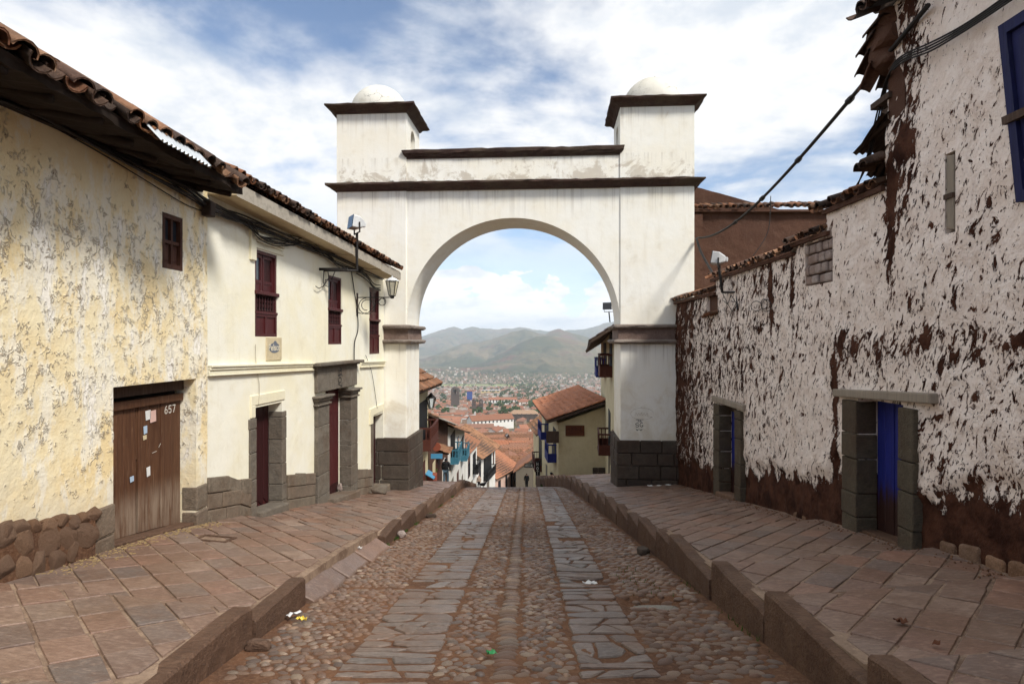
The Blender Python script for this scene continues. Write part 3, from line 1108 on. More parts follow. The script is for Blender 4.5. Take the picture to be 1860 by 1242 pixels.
    for (q, zt, up, tx, ty, my_, mx_) in out:
        mbx = slab_mesh(q, lambda x, y: zt(x, y) + up, 0.04, 0.006, (tx, ty))
        if cnt < 295:
            mbx.build('paving_stone', M['paver'], pav)
            cnt += 1
        else:
            mb_s.add(mbx.v, mbx.f)
    if mb_s.v: tag(mb_s.build('paving_stones', M['paver'], pav), kind='stuff')
    return pav


DRAIN = (-3.58, 7.2)
pav_r = make_pavement('pavement_right', 1, xR, wallR, zpR, STEP_R, 37.0, 0.10)
pav_l = make_pavement('pavement_left', -1, xL, wallL, zpL, STEP_L, 36.0, 0.04, DRAIN)


# ------------------------------------------------------------------ kerbs
def kerb_stone(parent, side, kx, ya, yb, k0, k1, seed, wd=0.15):
    n, rr4 = 8, random.Random(seed)
    mb = MB()
    w2 = wd + rr4.uniform(-.012, .015)
    dx_ = rr4.uniform(-.012, .012)
    tw = rr4.uniform(-.010, .010)
    for i in range(n + 1):
        f = i / n
        y = ya + 0.006 + (yb - ya - 0.012) * f
        x0_ = kx(y) + dx_ + tw * (f - .5) + rr4.uniform(-.003, .003)
        x1_ = x0_ + side * w2
        zt = zrf(ya) * (1 - f) + zrf(yb) * f + k0 + (k1 - k0) * f + rr4.uniform(-.004, .003)
        if rr4.random() < 0.10: zt -= rr4.uniform(.005, .02)
        if i == n: zt -= rr4.uniform(0.0, 0.018)
        zb = zrf(y) - 0.15
        ch = 0.010 + rr4.uniform(0, .014)
        ring = [(x0_, y, zb), (x0_ - side * 0.003, y, zt - 0.12), (x0_, y, zt - ch), (x0_ + side * ch, y, zt), (x1_ - side * 0.01, y, zt - .002),
                (x1_, y, zt - ch), (x1_, y, zb)]
        mb.v.extend(ring)
    m_ = 7
    for i in range(n):
        for j in range(m_):
            j2 = (j + 1) % m_
            q = (i * m_ + j, i * m_ + j2, (i + 1) * m_ + j2, (i + 1) * m_ + j)
            mb.f.append(q if side < 0 else q[::-1]); mb.m.append(0)
    e0 = tuple(range(m_)); e1 = tuple(n * m_ + j for j in range(m_))
    mb.f += [e0 if side > 0 else e0[::-1], e1[::-1] if side > 0 else e1]; mb.m += [0, 0]
    return mb.build('kerb_stone', M['kerbstone'], parent)


tr = [-3.2, -2, -0.8, 0.5, 1.9, 3.3, 4.69, 5.93, 7.45, 8.19, 9.33, 10.2, 11.3, 12.7, 13.9, 15.3, 16.8, 18.2, 19.6, 20.8, 21.9, 23.0, 24.1, 25.2, 26.4, 27.6, 29, 30.4, 32, 33.6, 35.2, 37]
tl = [-3.2, -1.8, -0.2, 1.4, 3.2, 4.71, 5.8, 8.9, 10.1, 11.4, 12.6, 13.9, 15.2, 16.5, 17.8, 19.2, 20.6, 22, 23.4, 24.8, 26.4, 28, 30, 32]
kr = bpy.data.objects.new('kerb_right', None); link(kr, None, (0, 0, 0)); tag(kr, kind='structure')
kl = bpy.data.objects.new('kerb_left', None); link(kl, None, (0, 0, 0)); tag(kl, kind='structure')
for i in range(len(tr) - 1):
    amp = min(0.12, 0.075 * (tr[i + 1] - tr[i]))
    kerb_stone(kr, 1, xR, tr[i], tr[i + 1], 0.335 - amp + 0.022 * max(tr[i] - 18, 0), 0.335 + amp + 0.022 * max(tr[i] - 18, 0), i)
for i in range(len(tl) - 1):
    if tl[i] == 5.8: continue
    amp = min(0.07, 0.05 * (tl[i + 1] - tl[i]))
    kerb_stone(kl, -1, xL, tl[i], tl[i + 1], 0.235 - amp, 0.235 + amp, 50 + i)
# dropped kerb: sloping apron slabs
rr5 = random.Random(8)
for (ya, yb) in ((5.84, 6.85), (6.87, 7.75), (7.77, 8.84)):
    mb = MB()
    v = []
    for y in (ya, (ya + yb) / 2, yb):
        xo, xi = xL(y) + 0.10 + rr5.uniform(-.03, .03), xL(y) - 0.30
        zt, zb = zpL(xi, y) - 0.004, zrf(y) + 0.035
        v += [(xo, y, zb - 0.2), (xo, y, zb), (xi, y, zt), (xi, y, zt - 0.4)]
    mb.v = v
    for i in range(2):
        for j in range(4):
            j2 = (j + 1) % 4
            mb.f.append((i * 4 + j, i * 4 + j2, (i + 1) * 4 + j2, (i + 1) * 4 + j)); mb.m.append(0)
    mb.f += [(0, 3, 2, 1), (8, 9, 10, 11)]; mb.m += [0, 0]
    o = mb.build('apron_slab', M['paver'], kl)
    bevel(o, 0.012, 1)
# ------------------------------------------------------------------ the archway
ATH = R(3.8)
AC = Vector((0.0, 16.2, 0.0))
AE = Vector((math.cos(ATH), -math.sin(ATH), 0))
AB = Vector((math.sin(ATH), math.cos(ATH), 0))


def AP(t_, d_, z_):
    return AC + AE * t_ + AB * d_ + Vector((0, 0, z_))


def abox(mb, t0, t1, d0, d1, z0, z1, mi=0):
    return mb.hexa([AP(t0, d0, z0), AP(t1, d0, z0), AP(t1, d1, z0), AP(t0, d1, z0),
                    AP(t0, d0, z1), AP(t1, d0, z1), AP(t1, d1, z1), AP(t0, d1, z1)], mi)


def mould(mb, t0, t1, d0, d1, prof, mi=0, sub=0.35, jit=0.013, seed=1):
    """moulding that runs round a rectangle; prof = [(overhang, z)] from bottom to top; edges slightly worn"""
    r6 = random.Random(seed)
    nt = max(2, int((t1 - t0) / sub))
    nd = max(2, int((d1 - d0) / sub))
    k = len(mb.v)
    ring_n = None
    for (o_, z_) in prof:
        pts = []
        for i in range(nt): pts.append((t0 - o_ + (t1 - t0 + 2 * o_) * i / nt, d0 - o_))
        for i in range(nd): pts.append((t1 + o_, d0 - o_ + (d1 - d0 + 2 * o_) * i / nd))
        for i in range(nt): pts.append((t1 + o_ - (t1 - t0 + 2 * o_) * i / nt, d1 + o_))
        for i in range(nd): pts.append((t0 - o_, d1 + o_ - (d1 - d0 + 2 * o_) * i / nd))
        ring_n = len(pts)
        for (a_, b_) in pts:
            j_ = jit if o_ > 0.03 else 0
            mb.v.append(tuple(AP(a_ + r6.uniform(-j_, j_), b_ + r6.uniform(-j_, j_), z_ + r6.uniform(-j_, j_))))
    for i in range(len(prof) - 1):
        for j in range(ring_n):
            j2 = (j + 1) % ring_n
            mb.f.append((k + i * ring_n + j, k + i * ring_n + j2, k + (i + 1) * ring_n + j2, k + (i + 1) * ring_n + j)); mb.m.append(mi)
    mb.f.append(tuple(k + j for j in range(ring_n - 1, -1, -1))); mb.m.append(mi)
    e = k + (len(prof) - 1) * ring_n
    mb.f.append(tuple(e + j for j in range(ring_n))); mb.m.append(mi)
    return mb


arch = thing('archway', (0, 16.2, -2.6), 'tall white plastered street arch with two domed towers spanning the cobbled road', 'archway')
HO, TW, DEP = 2.905, 1.955, 1.60
TO = HO + TW
ZS, ZB, ZC0, ZC1 = 2.065, -1.03, 5.75, 5.92

# spandrel wall with the round opening, slightly behind the pier faces
mb = MB()
N = 48
dF, dB = 0.035, DEP - 0.035
top = ZC0 + 0.02
fr, bk = [], []
for i in range(N + 1):
    an = math.pi - math.pi * i / N
    tx_, tz_ = HO * math.cos(an), ZS + HO * math.sin(an)
    fr.append((tx_, tz_))
for (x, z) in fr:
    mb.v += [tuple(AP(x, dF, z)), tuple(AP(x, dF, top)), tuple(AP(x, dB, z)), tuple(AP(x, dB, top))]
for i in range(N):
    a_, b_ = i * 4, (i + 1) * 4
    mb.f += [(a_, b_, b_ + 1, a_ + 1), (b_ + 2, a_ + 2, a_ + 3, b_ + 3), (a_ + 2, b_ + 2, b_, a_), (a_ + 1, b_ + 1, b_ + 3, a_ + 3)]
    mb.m += [0] * 4
mb.build('arch_wall', M['plaster_arch'], arch)

for side in (-1, 1):
    t0, t1 = (-TO, -HO) if side < 0 else (HO, TO)
    pier = MB()
    abox(pier, t0, t1, 0, DEP, ZB - 0.05, ZC0 + 0.02)
    po = pier.build('pier', M['plaster_arch'], arch)
    bevel(po, 0.02, 2)
    # impost: two lips and a brown fascia
    mb = MB()
    mould(mb, t0, t1, 0, DEP, [(0.05, 1.60), (0.055, 1.655), (0.055, 1.95), (0.06, 2.0)], 0, seed=3)
    imp = mb.build('impost', M['impost'], arch)
    mb = MB()
    mould(mb, t0, t1, 0, DEP, [(0.02, 1.545), (0.13, 1.565), (0.175, 1.60), (0.175, 1.635), (0.12, 1.665), (0.03, 1.672)], 0, 0.16, 0.010, 4)
    mb.build('moulding', M['impost_edge'], imp)
    mb = MB()
    mould(mb, t0, t1, 0, DEP, [(0.03, 1.945), (0.10, 1.95), (0.165, 1.985), (0.175, 2.03), (0.13, 2.06), (0.0, 2.075)], 0, 0.16, 0.010, 5)
    mb.build('moulding', M['impost_edge'], imp)
    # block base
    core = MB()
    abox(core, t0 + 0.02, t1 - 0.02, 0.02, DEP - 0.02, -3.4, ZB)
    base = core.build('pier_base', M['mortar'], arch)
    rb = random.Random(20 + side)
    z = ZB + 0.01
    crs = 0
    while z > -2.95:
        hgt = rb.uniform(0.33, 0.40)
        pr = 0.10
        # front face
        x = t0 - pr
        first = True
        while x < t1 + pr - 0.02:
            L = rb.uniform(0.42, 0.72)
            if first and crs % 2: L *= 0.55
            first = False
            x2 = min(x + L, t1 + pr)
            if t1 + pr - x2 < 0.22: x2 = t1 + pr
            bmx = MB()
            j_ = rb.uniform(-.012, .012)
            abox(bmx, x + .006, x2 - .006, -pr + j_, 0.06, z - hgt + .006, z - .006)
            bevel(bmx.build('block', M['block'], base), 0.022, 2)
            x = x2
        # face towards the street
        tt = t1 if side < 0 else t0
        d = 0.066
        while d < DEP + pr - .02:
            L = rb.uniform(0.40, 0.7)
            d2 = min(d + L, DEP + pr)
            if DEP + pr - d2 < 0.2: d2 = DEP + pr
            bmx = MB()
            j_ = rb.uniform(-.01, .01)
            if side < 0: abox(bmx, tt - 0.06, tt + pr + j_, d + .006, d2 - .006, z - hgt + .006, z - .006)
            else: abox(bmx, tt - pr - j_, tt + 0.06, d + .006, d2 - .006, z - hgt + .006, z - .006)
            bevel(bmx.build('block', M['block'], base), 0.022, 2)
            d = d2
        z -= hgt
        crs += 1
    # tower above the cornice, with an arched niche in its inner face
    tw = MB()
    z0, z1 = ZC1 - 0.02, 7.92
    ti = t1 if side < 0 else t0
    tu = t0 if side < 0 else t1
    q = lambda t_, d_, z_: tuple(AP(t_, d_, z_))
    for (a_, b_) in (((tu, 0), (ti, 0)), ((ti, DEP), (tu, DEP)), ((tu, DEP), (tu, 0))):
        tw.add([q(a_[0], a_[1], z0), q(b_[0], b_[1], z0), q(b_[0], b_[1], z1), q(a_[0], a_[1], z1)], [(0, 1, 2, 3)])
    hd0, hd1, hz = 0.50, 1.04, 7.36
    pts = []
    nn = 14
    for i in range(nn + 1):
        an = math.pi - math.pi * i / nn
        pts.append(((hd0 + hd1) / 2 + (hd1 - hd0) / 2 * math.cos(an), hz + (hd1 - hd0) / 2 * math.sin(an)))
    tw.add([q(ti, 0, z0), q(ti, hd0, z0), q(ti, hd0, z1), q(ti, 0, z1)], [(0, 1, 2, 3)])
    tw.add([q(ti, hd1, z0), q(ti, DEP, z0), q(ti, DEP, z1), q(ti, hd1, z1)], [(0, 1, 2, 3)])
    tdeep = ti + side * 0.30
    for i in range(nn):
        (d1_, z1_), (d2_, z2_) = pts[i], pts[i + 1]
        tw.add([q(ti, d1_, z1_), q(ti, d2_, z2_), q(ti, d2_, z1), q(ti, d1_, z1)], [(0, 1, 2, 3)])
        tw.add([q(ti, d1_, z1_), q(ti, d2_, z2_), q(tdeep, d2_, z2_), q(tdeep, d1_, z1_)], [(0, 1, 2, 3)])
        tw.add([q(tdeep, d1_, z0), q(tdeep, d2_, z0), q(tdeep, d2_, z2_), q(tdeep, d1_, z1_)], [(0, 1, 2, 3)])
    for dd in (hd0, hd1):
        tw.add([q(ti, dd, z0), q(tdeep, dd, z0), q(tdeep, dd, hz), q(ti, dd, hz)], [(0, 1, 2, 3)])
    to_ = tw.build('tower', M['plaster_arch'], arch)
    cp = MB()
    mould(cp, t0, t1, 0, DEP, [(-0.02, 7.88), (0.03, 7.885), (0.05, 7.92), (0.07, 7.935), (0.12, 7.975), (0.20, 8.01), (0.255, 8.045), (0.26, 8.085), (0.20, 8.10)], 0, 0.17, 0.012, 6 + side)
    cp.build('cap', M['cornice'], to_)
    dm = MB()
    pr = [(0.84, 0.0)] + [(0.83 * math.cos(R(a_)), 0.02 + 0.84 * math.sin(R(a_))) for a_ in range(0, 90, 6)] + [(0.02, 0.86)]
    dm.lathe(AP((t0 + t1) / 2, DEP / 2, 8.09), pr, 40)
    do = dm.build('dome', M['plaster_dome'], to_, smooth=True)
    if side > 0:
        fn = MB()
        c0 = AP((t0 + t1) / 2 + 0.06, DEP / 2, 8.94)
        fn.tube([c0, c0 + Vector((0, 0, .06)), c0 + Vector((0.012, 0, .10))], [0.03, 0.022, 0.006], 7)
        fn.build('finial', M['iron'], to_)
# cornice right across, parapet and its coping
mb = MB()
mould(mb, -TO, TO, 0, DEP, [(-0.02, 5.74), (0.03, 5.742), (0.05, 5.775), (0.08, 5.785), (0.11, 5.82), (0.18, 5.855), (0.235, 5.885), (0.24, 5.93), (0.16, 5.95)], 0, 0.17, 0.014, 9)
mb.build('cornice', M['cornice'], arch)
mb = MB()
abox(mb, -HO + .002, HO - .002, 0.035, DEP - 0.035, 5.94, 6.64)
par = mb.build('parapet', M['plaster_arch'], arch)
mb = MB()
mould(mb, -HO + .03, HO - .03, 0.035, DEP - 0.035, [(-0.02, 6.615), (0.03, 6.62), (0.04, 6.66), (0.07, 6.67), (0.10, 6.72), (0.13, 6.75), (0.14, 6.83), (0.08, 6.855)], 0, 0.17, 0.014, 10)
mb.build('coping', M['cornice'], par)


def strokes(mb, segs, to3, wd, nrm_off):
    """flat brush strokes: segs = list of polylines in 2-D, to3 maps (u, v, off) to the wall"""
    for pl in segs:
        for i in range(len(pl) - 1):
            (x0, y0), (x1, y1) = pl[i], pl[i + 1]
            L = math.hypot(x1 - x0, y1 - y0) + 1e-9
            nx_, ny_ = -(y1 - y0) / L * wd / 2, (x1 - x0) / L * wd / 2
            ex, ey = (x1 - x0) / L * wd * 0.3, (y1 - y0) / L * wd * 0.3
            q4 = [(x0 - ex + nx_, y0 - ey + ny_), (x0 - ex - nx_, y0 - ey - ny_), (x1 + ex - nx_, y1 + ey - ny_), (x1 + ex + nx_, y1 + ey + ny_)]
            v = [to3(u_, v_, nrm_off + 0.0006 * (i % 3)) for u_, v_ in q4]
            mb.add(v, [(0, 1, 2, 3)])
    return mb


def arc(cx_, cy_, rx, ry, a0, a1, n=10):
    return [(cx_ + rx * math.cos(R(a0 + (a1 - a0) * i / n)), cy_ + ry * math.sin(R(a0 + (a1 - a0) * i / n))) for i in range(n + 1)]


# black spray tag and a faint pencilled scrawl on the pier beside the adobe wall
def pier3(u_, v_, off):
    return tuple(AP(3.40 + u_ * .72, -off, -0.62 + v_ * .72))


mb = MB()
strokes(mb, [[(-.10, .20), (.16, .205)], [(-.05, .13), (.12, .13)], [(0, .20), (0, .14)], [(.07, .20), (.06, .14)]], pier3, 0.018, 0.004)
strokes(mb, [arc(-.06, .035, .06, .035, 20, 270) + arc(-.06, -.035, .06, .035, 90, -160), arc(.10, .01, .06, .075, 50, 320) + [(.15, -.01), (.10, -.01)],
             [(-.10, -.15), (-.06, -.20), (-.02, -.16)], [(.03, -.16), (.07, -.20), (.12, -.15)]], pier3, 0.020, 0.004)
tag(mb.build('graffiti', M['spray'], arch), 'black sprayed tag', kind='stuff')
mb = MB()
strokes(mb, [arc(.12, .42, .42, .22, 10, 330, 22), [(-.14, .34), (-.10, .46), (-.05, .35), (0, .45), (.04, .36), (.10, .47), (.12, .35), (.20, .44), (.24, .36), (.31, .45), (.33, .35)],
             [(.3, .33), (.5, .30)], [(.05, .66), (.12, .66)]], pier3, 0.008, 0.003)
tag(mb.build('pencil_scrawl', M['pencil'], arch), 'faint pencilled scrawl', kind='stuff')
# ------------------------------------------------------------------ wall helpers
class Line:
    """street face of a wall: x = x0 + k (Y - y0); side +1 when the street lies towards +X"""
    def __init__(s, x0, y0, k, side):
        s.x0, s.y0, s.k, s.side = x0, y0, k, side
        L = math.hypot(1, k)
        s.n = (side / L, -side * k / L)

    def p(s, Y, z, off=0.0):
        return (s.x0 + s.k * (Y - s.y0) + s.n[0] * off, Y + s.n[1] * off, z)

    def box(s, mb, ya, yb, za, zb, o0, o1, mi=0):
        za = za if isinstance(za, tuple) else (za, za)
        zb = zb if isinstance(zb, tuple) else (zb, zb)
        v = [s.p(ya, za[0], o0), s.p(yb, za[1], o0), s.p(yb, za[1], o1), s.p(ya, za[0], o1),
             s.p(ya, zb[0], o0), s.p(yb, zb[1], o0), s.p(yb, zb[1], o1), s.p(ya, zb[0], o1)]
        if s.side > 0:
            f = [(0, 1, 2, 3), (7, 6, 5, 4), (4, 5, 1, 0), (5, 6, 2, 1), (6, 7, 3, 2), (7, 4, 0, 3)]
        else:
            f = [(3, 2, 1, 0), (4, 5, 6, 7), (0, 1, 5, 4), (1, 2, 6, 5), (2, 3, 7, 6), (3, 0, 4, 7)]
        return mb.add(v, f, mi)


def wall_grid(name, ln, ya, yb, z0, z1, step, holes, topf, dispf, gndf, mat, parent, depth=0.34, wearf=None, back=0.55, bottomf=None):
    """plastered wall as a fine, uneven sheet with door and window openings, their reveals and a solid back"""
    def lines(a_, b_, edges):
        g = list(np.arange(a_, b_, step)) + [b_]
        g = [v for v in g if all(abs(v - e) > step * 0.45 for e in edges)] + [e for e in edges if a_ <= e <= b_]
        return np.array(sorted(set(g)))
    Ys = lines(ya, yb, [h[0] for h in holes] + [h[1] for h in holes])
    Zs = lines(z0, z1, [h[2] for h in holes] + [h[3] for h in holes])
    YY, ZZ = np.meshgrid(Ys, Zs)
    D = dispf(YY, ZZ)
    for (h0, h1, g0, g1) in [h[:4] for h in holes]:
        dy = np.maximum(np.maximum(h0 - YY, YY - h1), 0)
        dz = np.maximum(np.maximum(g0 - ZZ, ZZ - g1), 0)
        D = D * np.clip(np.hypot(dy, dz) / 0.10, 0.08, 1)
    cy = (Ys[:-1] + Ys[1:]) / 2
    cz = (Zs[:-1] + Zs[1:]) / 2
    CY, CZ = np.meshgrid(cy, cz)
    keep = CZ < np.vectorize(topf)(CY)
    if bottomf is not None:
        keep &= CZ > np.vectorize(bottomf)(CY)
    for (h0, h1, g0, g1) in [h[:4] for h in holes]:
        keep &= ~((CY > h0) & (CY < h1) & (CZ > g0) & (CZ < g1))
    ny, nz = len(Ys), len(Zs)
    jj, ii = np.nonzero(keep)
    a_ = jj * ny + ii
    quads = np.stack([a_, a_ + 1, a_ + 1 + ny, a_ + ny], 1)
    if ln.side < 0: quads = quads
    else: quads = quads
    X = ln.x0 + ln.k * (YY - ln.y0) + ln.n[0] * D
    Y = YY + ln.n[1] * D
    V = np.stack([X.ravel(), Y.ravel(), ZZ.ravel()], 1)
    used = np.unique(quads)
    remap = -np.ones(len(V), int)
    remap[used] = np.arange(len(used))
    quads = remap[quads]
    if ln.side < 0: quads = quads[:, ::-1]
    mb = MB()
    mb.v = [tuple(v) for v in V[used].tolist()]
    mb.f = [tuple(q) for q in quads.tolist()]
    mb.m = [0] * len(mb.f)
    gnd = np.array([gndf(y_) for y_ in Ys])
    G = np.tile(gnd, (nz, 1)).ravel()[used]
    mb.uv = [(y_, z_ - g_) for (x_, y_, z_), g_ in zip(mb.v, G)]
    wear = (wearf(YY, ZZ).ravel()[used]).tolist() if wearf is not None else [0.0] * len(mb.v)
    nsm = len(mb.f)

    def extra(vs, f):
        k = len(mb.v)
        mb.v.extend(vs); mb.f.append(tuple(i + k for i in f)); mb.m.append(0)
        mb.uv.extend([(v[1], v[2] - gndf(v[1])) for v in vs]); wear.extend([0.0] * len(vs))
    for h in holes:
        h0, h1, g0, g1 = h[:4]
        dp = h[4] if len(h) > 4 else depth
        for (ya_, za_, yb_, zb_) in ((h0, g0, h0, g1), (h0, g1, h1, g1), (h1, g1, h1, g0), (h1, g0, h0, g0)):
            if ya_ == yb_ and (abs(ya_ - ya) < 1e-6 or abs(ya_ - yb) < 1e-6): continue
            extra([ln.p(ya_, za_, 0.001), ln.p(yb_, zb_, 0.001), ln.p(yb_, zb_, -dp), ln.p(ya_, za_, -dp)], (0, 1, 2, 3))
    # solid back
    nb = 24
    for i in range(nb):
        y0_, y1_ = ya + (yb - ya) * i / nb, ya + (yb - ya) * (i + 1) / nb
        t0_, t1_ = topf(y0_ + 1e-3), topf(y1_ - 1e-3)
        extra([ln.p(y0_, z0, -back), ln.p(y1_, z0, -back), ln.p(y1_, t1_, -back), ln.p(y0_, t0_, -back)], (0, 1, 2, 3))
        extra([ln.p(y0_, t0_ - .01, -0.01), ln.p(y1_, t1_ - .01, -0.01), ln.p(y1_, t1_, -back), ln.p(y0_, t0_, -back)], (0, 1, 2, 3))
    o = mb.build(name, mat, parent)
    sm = [True] * nsm + [False] * (len(mb.f) - nsm)
    o.data.polygons.foreach_set('use_smooth', sm)
    at = o.data.attributes.new('wear', 'FLOAT', 'POINT')
    at.data.foreach_set('value', wear)
    return o


# barrel tiles -----------------------------------------------------------
def tile_mesh(name, mat, r0=0.098, r1=0.078, L=0.44, th=0.014, n=7, span=165, seed=0):
    mb = MB()
    r7 = random.Random(seed)
    for (yy, rr_) in ((0, r0), (L * 0.5, (r0 + r1) / 2), (L, r1)):
        for (th_) in (0, -th):
            for j in range(n):
                an = R(90 + span / 2 - span * j / (n - 1))
                q = rr_ + th_ + r7.uniform(-.002, .002)
                mb.v.append((q * math.cos(an), yy + r7.uniform(-.004, .004), q * math.sin(an) - r0 * 0.55))
    for s_ in range(2):
        o0, o1 = s_ * 2 * n, (s_ + 1) * 2 * n
        for j in range(n - 1):
            mb.f.append((o0 + j, o1 + j, o1 + j + 1, o0 + j + 1)[::-1])
            mb.f.append((o0 + n + j, o0 + n + j + 1, o1 + n + j + 1, o1 + n + j)[::-1])
        mb.f.append((o0, o1, o1 + n, o0 + n)); mb.f.append((o0 + n - 1, o0 + 2 * n - 1, o1 + 2 * n - 1, o1 + n - 1))
    for j in range(n - 1):
        mb.f.append((j, j + 1, n + j + 1, n + j))
        e = 4 * n
        mb.f.append((e + j, e + n + j, e + n + j + 1, e + j + 1))
    mb.m = [0] * len(mb.f)
    me = mb.mesh(name, mat, smooth=True)
    return me


TILE = {}
for key in ('old_tile', 'dark_tile', 'new_tile', 'town_tile'):
    TILE[key] = [tile_mesh('roof_tile', M[key], seed=s_) for s_ in range(4)]


def tile_roof(parent, E0, E1, up, ncol, nrow, seed=1, mats=('old_tile',), rowlen=0.33, jit=1.0, lift=0.0, scale=1.0, pans=True, miss=0.0, name='roof_tile', wts=None):
    """rows of single barrel tiles from the eave E0-E1 up the slope; each tile its own object"""
    E0, E1, up = Vector(E0), Vector(E1), Vector(up).normalized()
    al = (E1 - E0)
    Lg = al.length
    al.normalize()
    nrm = al.cross(up)
    if nrm.z < 0: nrm = -nrm
    nrm.normalize()
    r8 = random.Random(seed)
    cs = Lg / ncol
    for i in range(ncol):
        for r_ in range(nrow):
            for kind in ((0, 1) if pans else (0,)):
                if r8.random() < miss: continue
                key = r8.choices(mats, wts)[0] if wts else r8.choice(mats)
                me = TILE[key][r8.randrange(4)]
                pos = E0 + al * (cs * (i + (0.5 if kind == 0 else 0.0))) + up * (rowlen * r_ + r8.uniform(-.03, .03) * jit) + nrm * (lift + 0.012 * r_ * 0 + (0.052 if kind == 0 else 0.0) * scale + r8.uniform(-.008, .008) * jit)
                a1 = Matrix((al, up, nrm)).transposed().to_4x4()
                rot = Matrix.Rotation(R(r8.gauss(0, 3.0) * jit), 4, 'Z') @ Matrix.Rotation(R(r8.gauss(3.0, 1.5)), 4, 'X') @ Matrix.Rotation(R(r8.gauss(0, 3) * jit + (180 if kind else 0)), 4, 'Y')
                sc_ = scale * cs / 0.20 * 1.0
                place(name, me, parent, Matrix.Translation(pos) @ a1 @ rot @ Matrix.Diagonal((sc_, scale, scale, 1)))


# ------------------------------------------------------------------ ochre house (nearest on the left)
YL = Line(-4.17 + 0.03, 8.1, 0.049, 1)
WL = Line(-4.17, 8.1, 0.0783, 1)


def gL(Y): return zpL(wallL(Y), Y)


yel = thing('ochre_house', (-4.4, 5.0, -0.4), 'old ochre house with peeling paint and a brown plank double door', 'house')
hd = (6.33, 7.85, -1.4, 1.12, 0.30)
hw = (7.15, 7.555, 2.49, 3.16, 0.10)


def yel_disp(y, z):
    d = 0.035 * fbm(y * 0.9, z * 0.9, 3, 21) + 0.012 * fbm(y * 5, z * 5, 3, 22)
    # the plaster bulges a little and stops short of the stone footing
    return d


wall_grid('wall', YL, -4.0, 8.12, -1.5, 3.98, 0.05, [hd, hw], lambda y: 3.97, yel_disp, gL, M['peeling_paint'], yel, bottomf=lambda y: gL(min(y, 8.1)) - 0.3)

# rubble footing under the plaster, and the dressed blocks beside the doorway
foot = MB()
YL.box(foot, -3.9, 6.02, (gL(-3.9) - .4, gL(6.02) - .4), (gL(-3.9) + .42, gL(6.02) + .42), -0.2, 0.045)
fo = foot.build('footing', M['dirt'], yel)
rs = random.Random(77)


def boulder(seed, n=10):
    """angular field stone: a lump trimmed by random flat breaks"""
    r9 = random.Random(seed)
    mb = MB()
    bmx = bmesh.new()
    bmesh.ops.create_icosphere(bmx, subdivisions=3, radius=1.0)
    cuts = []
    for k in range(13):
        d_ = Vector((r9.gauss(0, 1), r9.gauss(0, 1), r9.gauss(0, 1))).normalized()
        cuts.append((d_, r9.uniform(.62, .88)))
    for d_ in (Vector((1, 0, 0)), Vector((-1, 0, 0)), Vector((0, 0, 1)), Vector((0, 0, -1)), Vector((0, 1, 0)), Vector((0, -1, 0))):
        cuts.append((d_, r9.uniform(.72, .88)))
    for v in bmx.verts:
        c_ = v.co.copy()
        for d_, l_ in cuts:
            q = c_.dot(d_)
            if q > l_: c_ = c_ - d_ * (q - l_) * .93
        v.co = c_ * (1 + r9.uniform(-.02, .02)) * 1.2
    mb.v = [tuple(v.co) for v in bmx.verts]
    mb.f = [tuple(v.index for v in f.verts) for f in bmx.faces]
    mb.m = [0] * len(mb.f)
    bmx.free()
    return mb


BOULD = []
for s_ in range(6):
    BOULD.append(boulder(s_).mesh('stone', M['rubble']))
y = 3.2
for row, (zoff, szz) in enumerate(((0.07, 0.105), (0.25, 0.115), (0.40, 0.06))):
    y = 3.0
    while y < 5.98:
        ww = rs.uniform(0.085, 0.15) if row < 2 else rs.uniform(.05, .09)
        z = gL(y) + zoff + rs.uniform(-.03, .03)
        if row == 0 and rs.random() < 0.25: ww *= 0.6
        if row >= 1 or y < 5.7:
            place('stone', BOULD[rs.randrange(6)], fo, Matrix.Translation(YL.p(y + ww, z, 0.012)) @ Euler((rs.uniform(-.3, .3), rs.uniform(-.2, .2), rs.uniform(-.2, .2))).to_matrix().to_4x4() @ Matrix.Diagonal((0.068, ww * 1.22, szz * rs.uniform(1.0, 1.3), 1)))
        y += ww * 2 + 0.012
for k, (ya, yb, z0_, z1_) in enumerate(((6.04, 6.335, -0.75, -0.42), (6.06, 6.335, -0.42, -0.10), (6.03, 6.335, -1.1, -0.75), (7.84, 8.10, -0.62, -0.30), (7.84, 8.10, -0.98, -0.63), (7.84, 8.1, -1.4, -0.99))):
    mb = MB()
    YL.box(mb, ya, yb, z0_ + .006, z1_ - .006, -0.19, 0.02 + 0.008 * (k % 3))
    bevel(mb.build('block', M['dado_block'], fo), 0.02, 2)

# plank door, number and paper scraps
ddoor = MB()
YL.box(ddoor, 6.34, 7.84, 0.98, 1.12, -0.28, -0.16)
door = ddoor.build('door', M['old_beam'], yel)
mb = MB()
YL.box(mb, 6.34, 7.84, 0.84, 0.93, -0.27, -0.165)
mb.build('door_rail', M['door_brown'], door)
mb = MB()
YL.box(mb, 6.335, 7.845, -1.3, 1.11, -0.34, -0.285)
mb.build('backing', M['dark_room'], door)
yy = 6.36
k = 0
for wd in (0.21, 0.20, 0.215, 0.035, 0.20, 0.21, 0.20, 0.21):
    if wd > 0.1:
        mb = MB()
        zb_ = gL(yy) + 0.03
        YL.box(mb, yy + .003, yy + wd - .003, (zb_, gL(yy + wd) + .03), 0.845, -0.25, -0.20 - 0.004 * (k % 3))
        bevel(mb.build('plank', M['door_brown'], door), 0.006, 1)
    else:
        mb = MB()
        YL.box(mb, yy + .004, yy + wd - .012, (gL(yy) + .9, gL(yy) + .9), 0.845, -0.25, -0.21)
        mb.build('plank', M['door_brown'], door)
    yy += wd
    k += 1


def door3(u_, v_, off): return YL.p(6.36 + u_, v_, -0.199 + off)


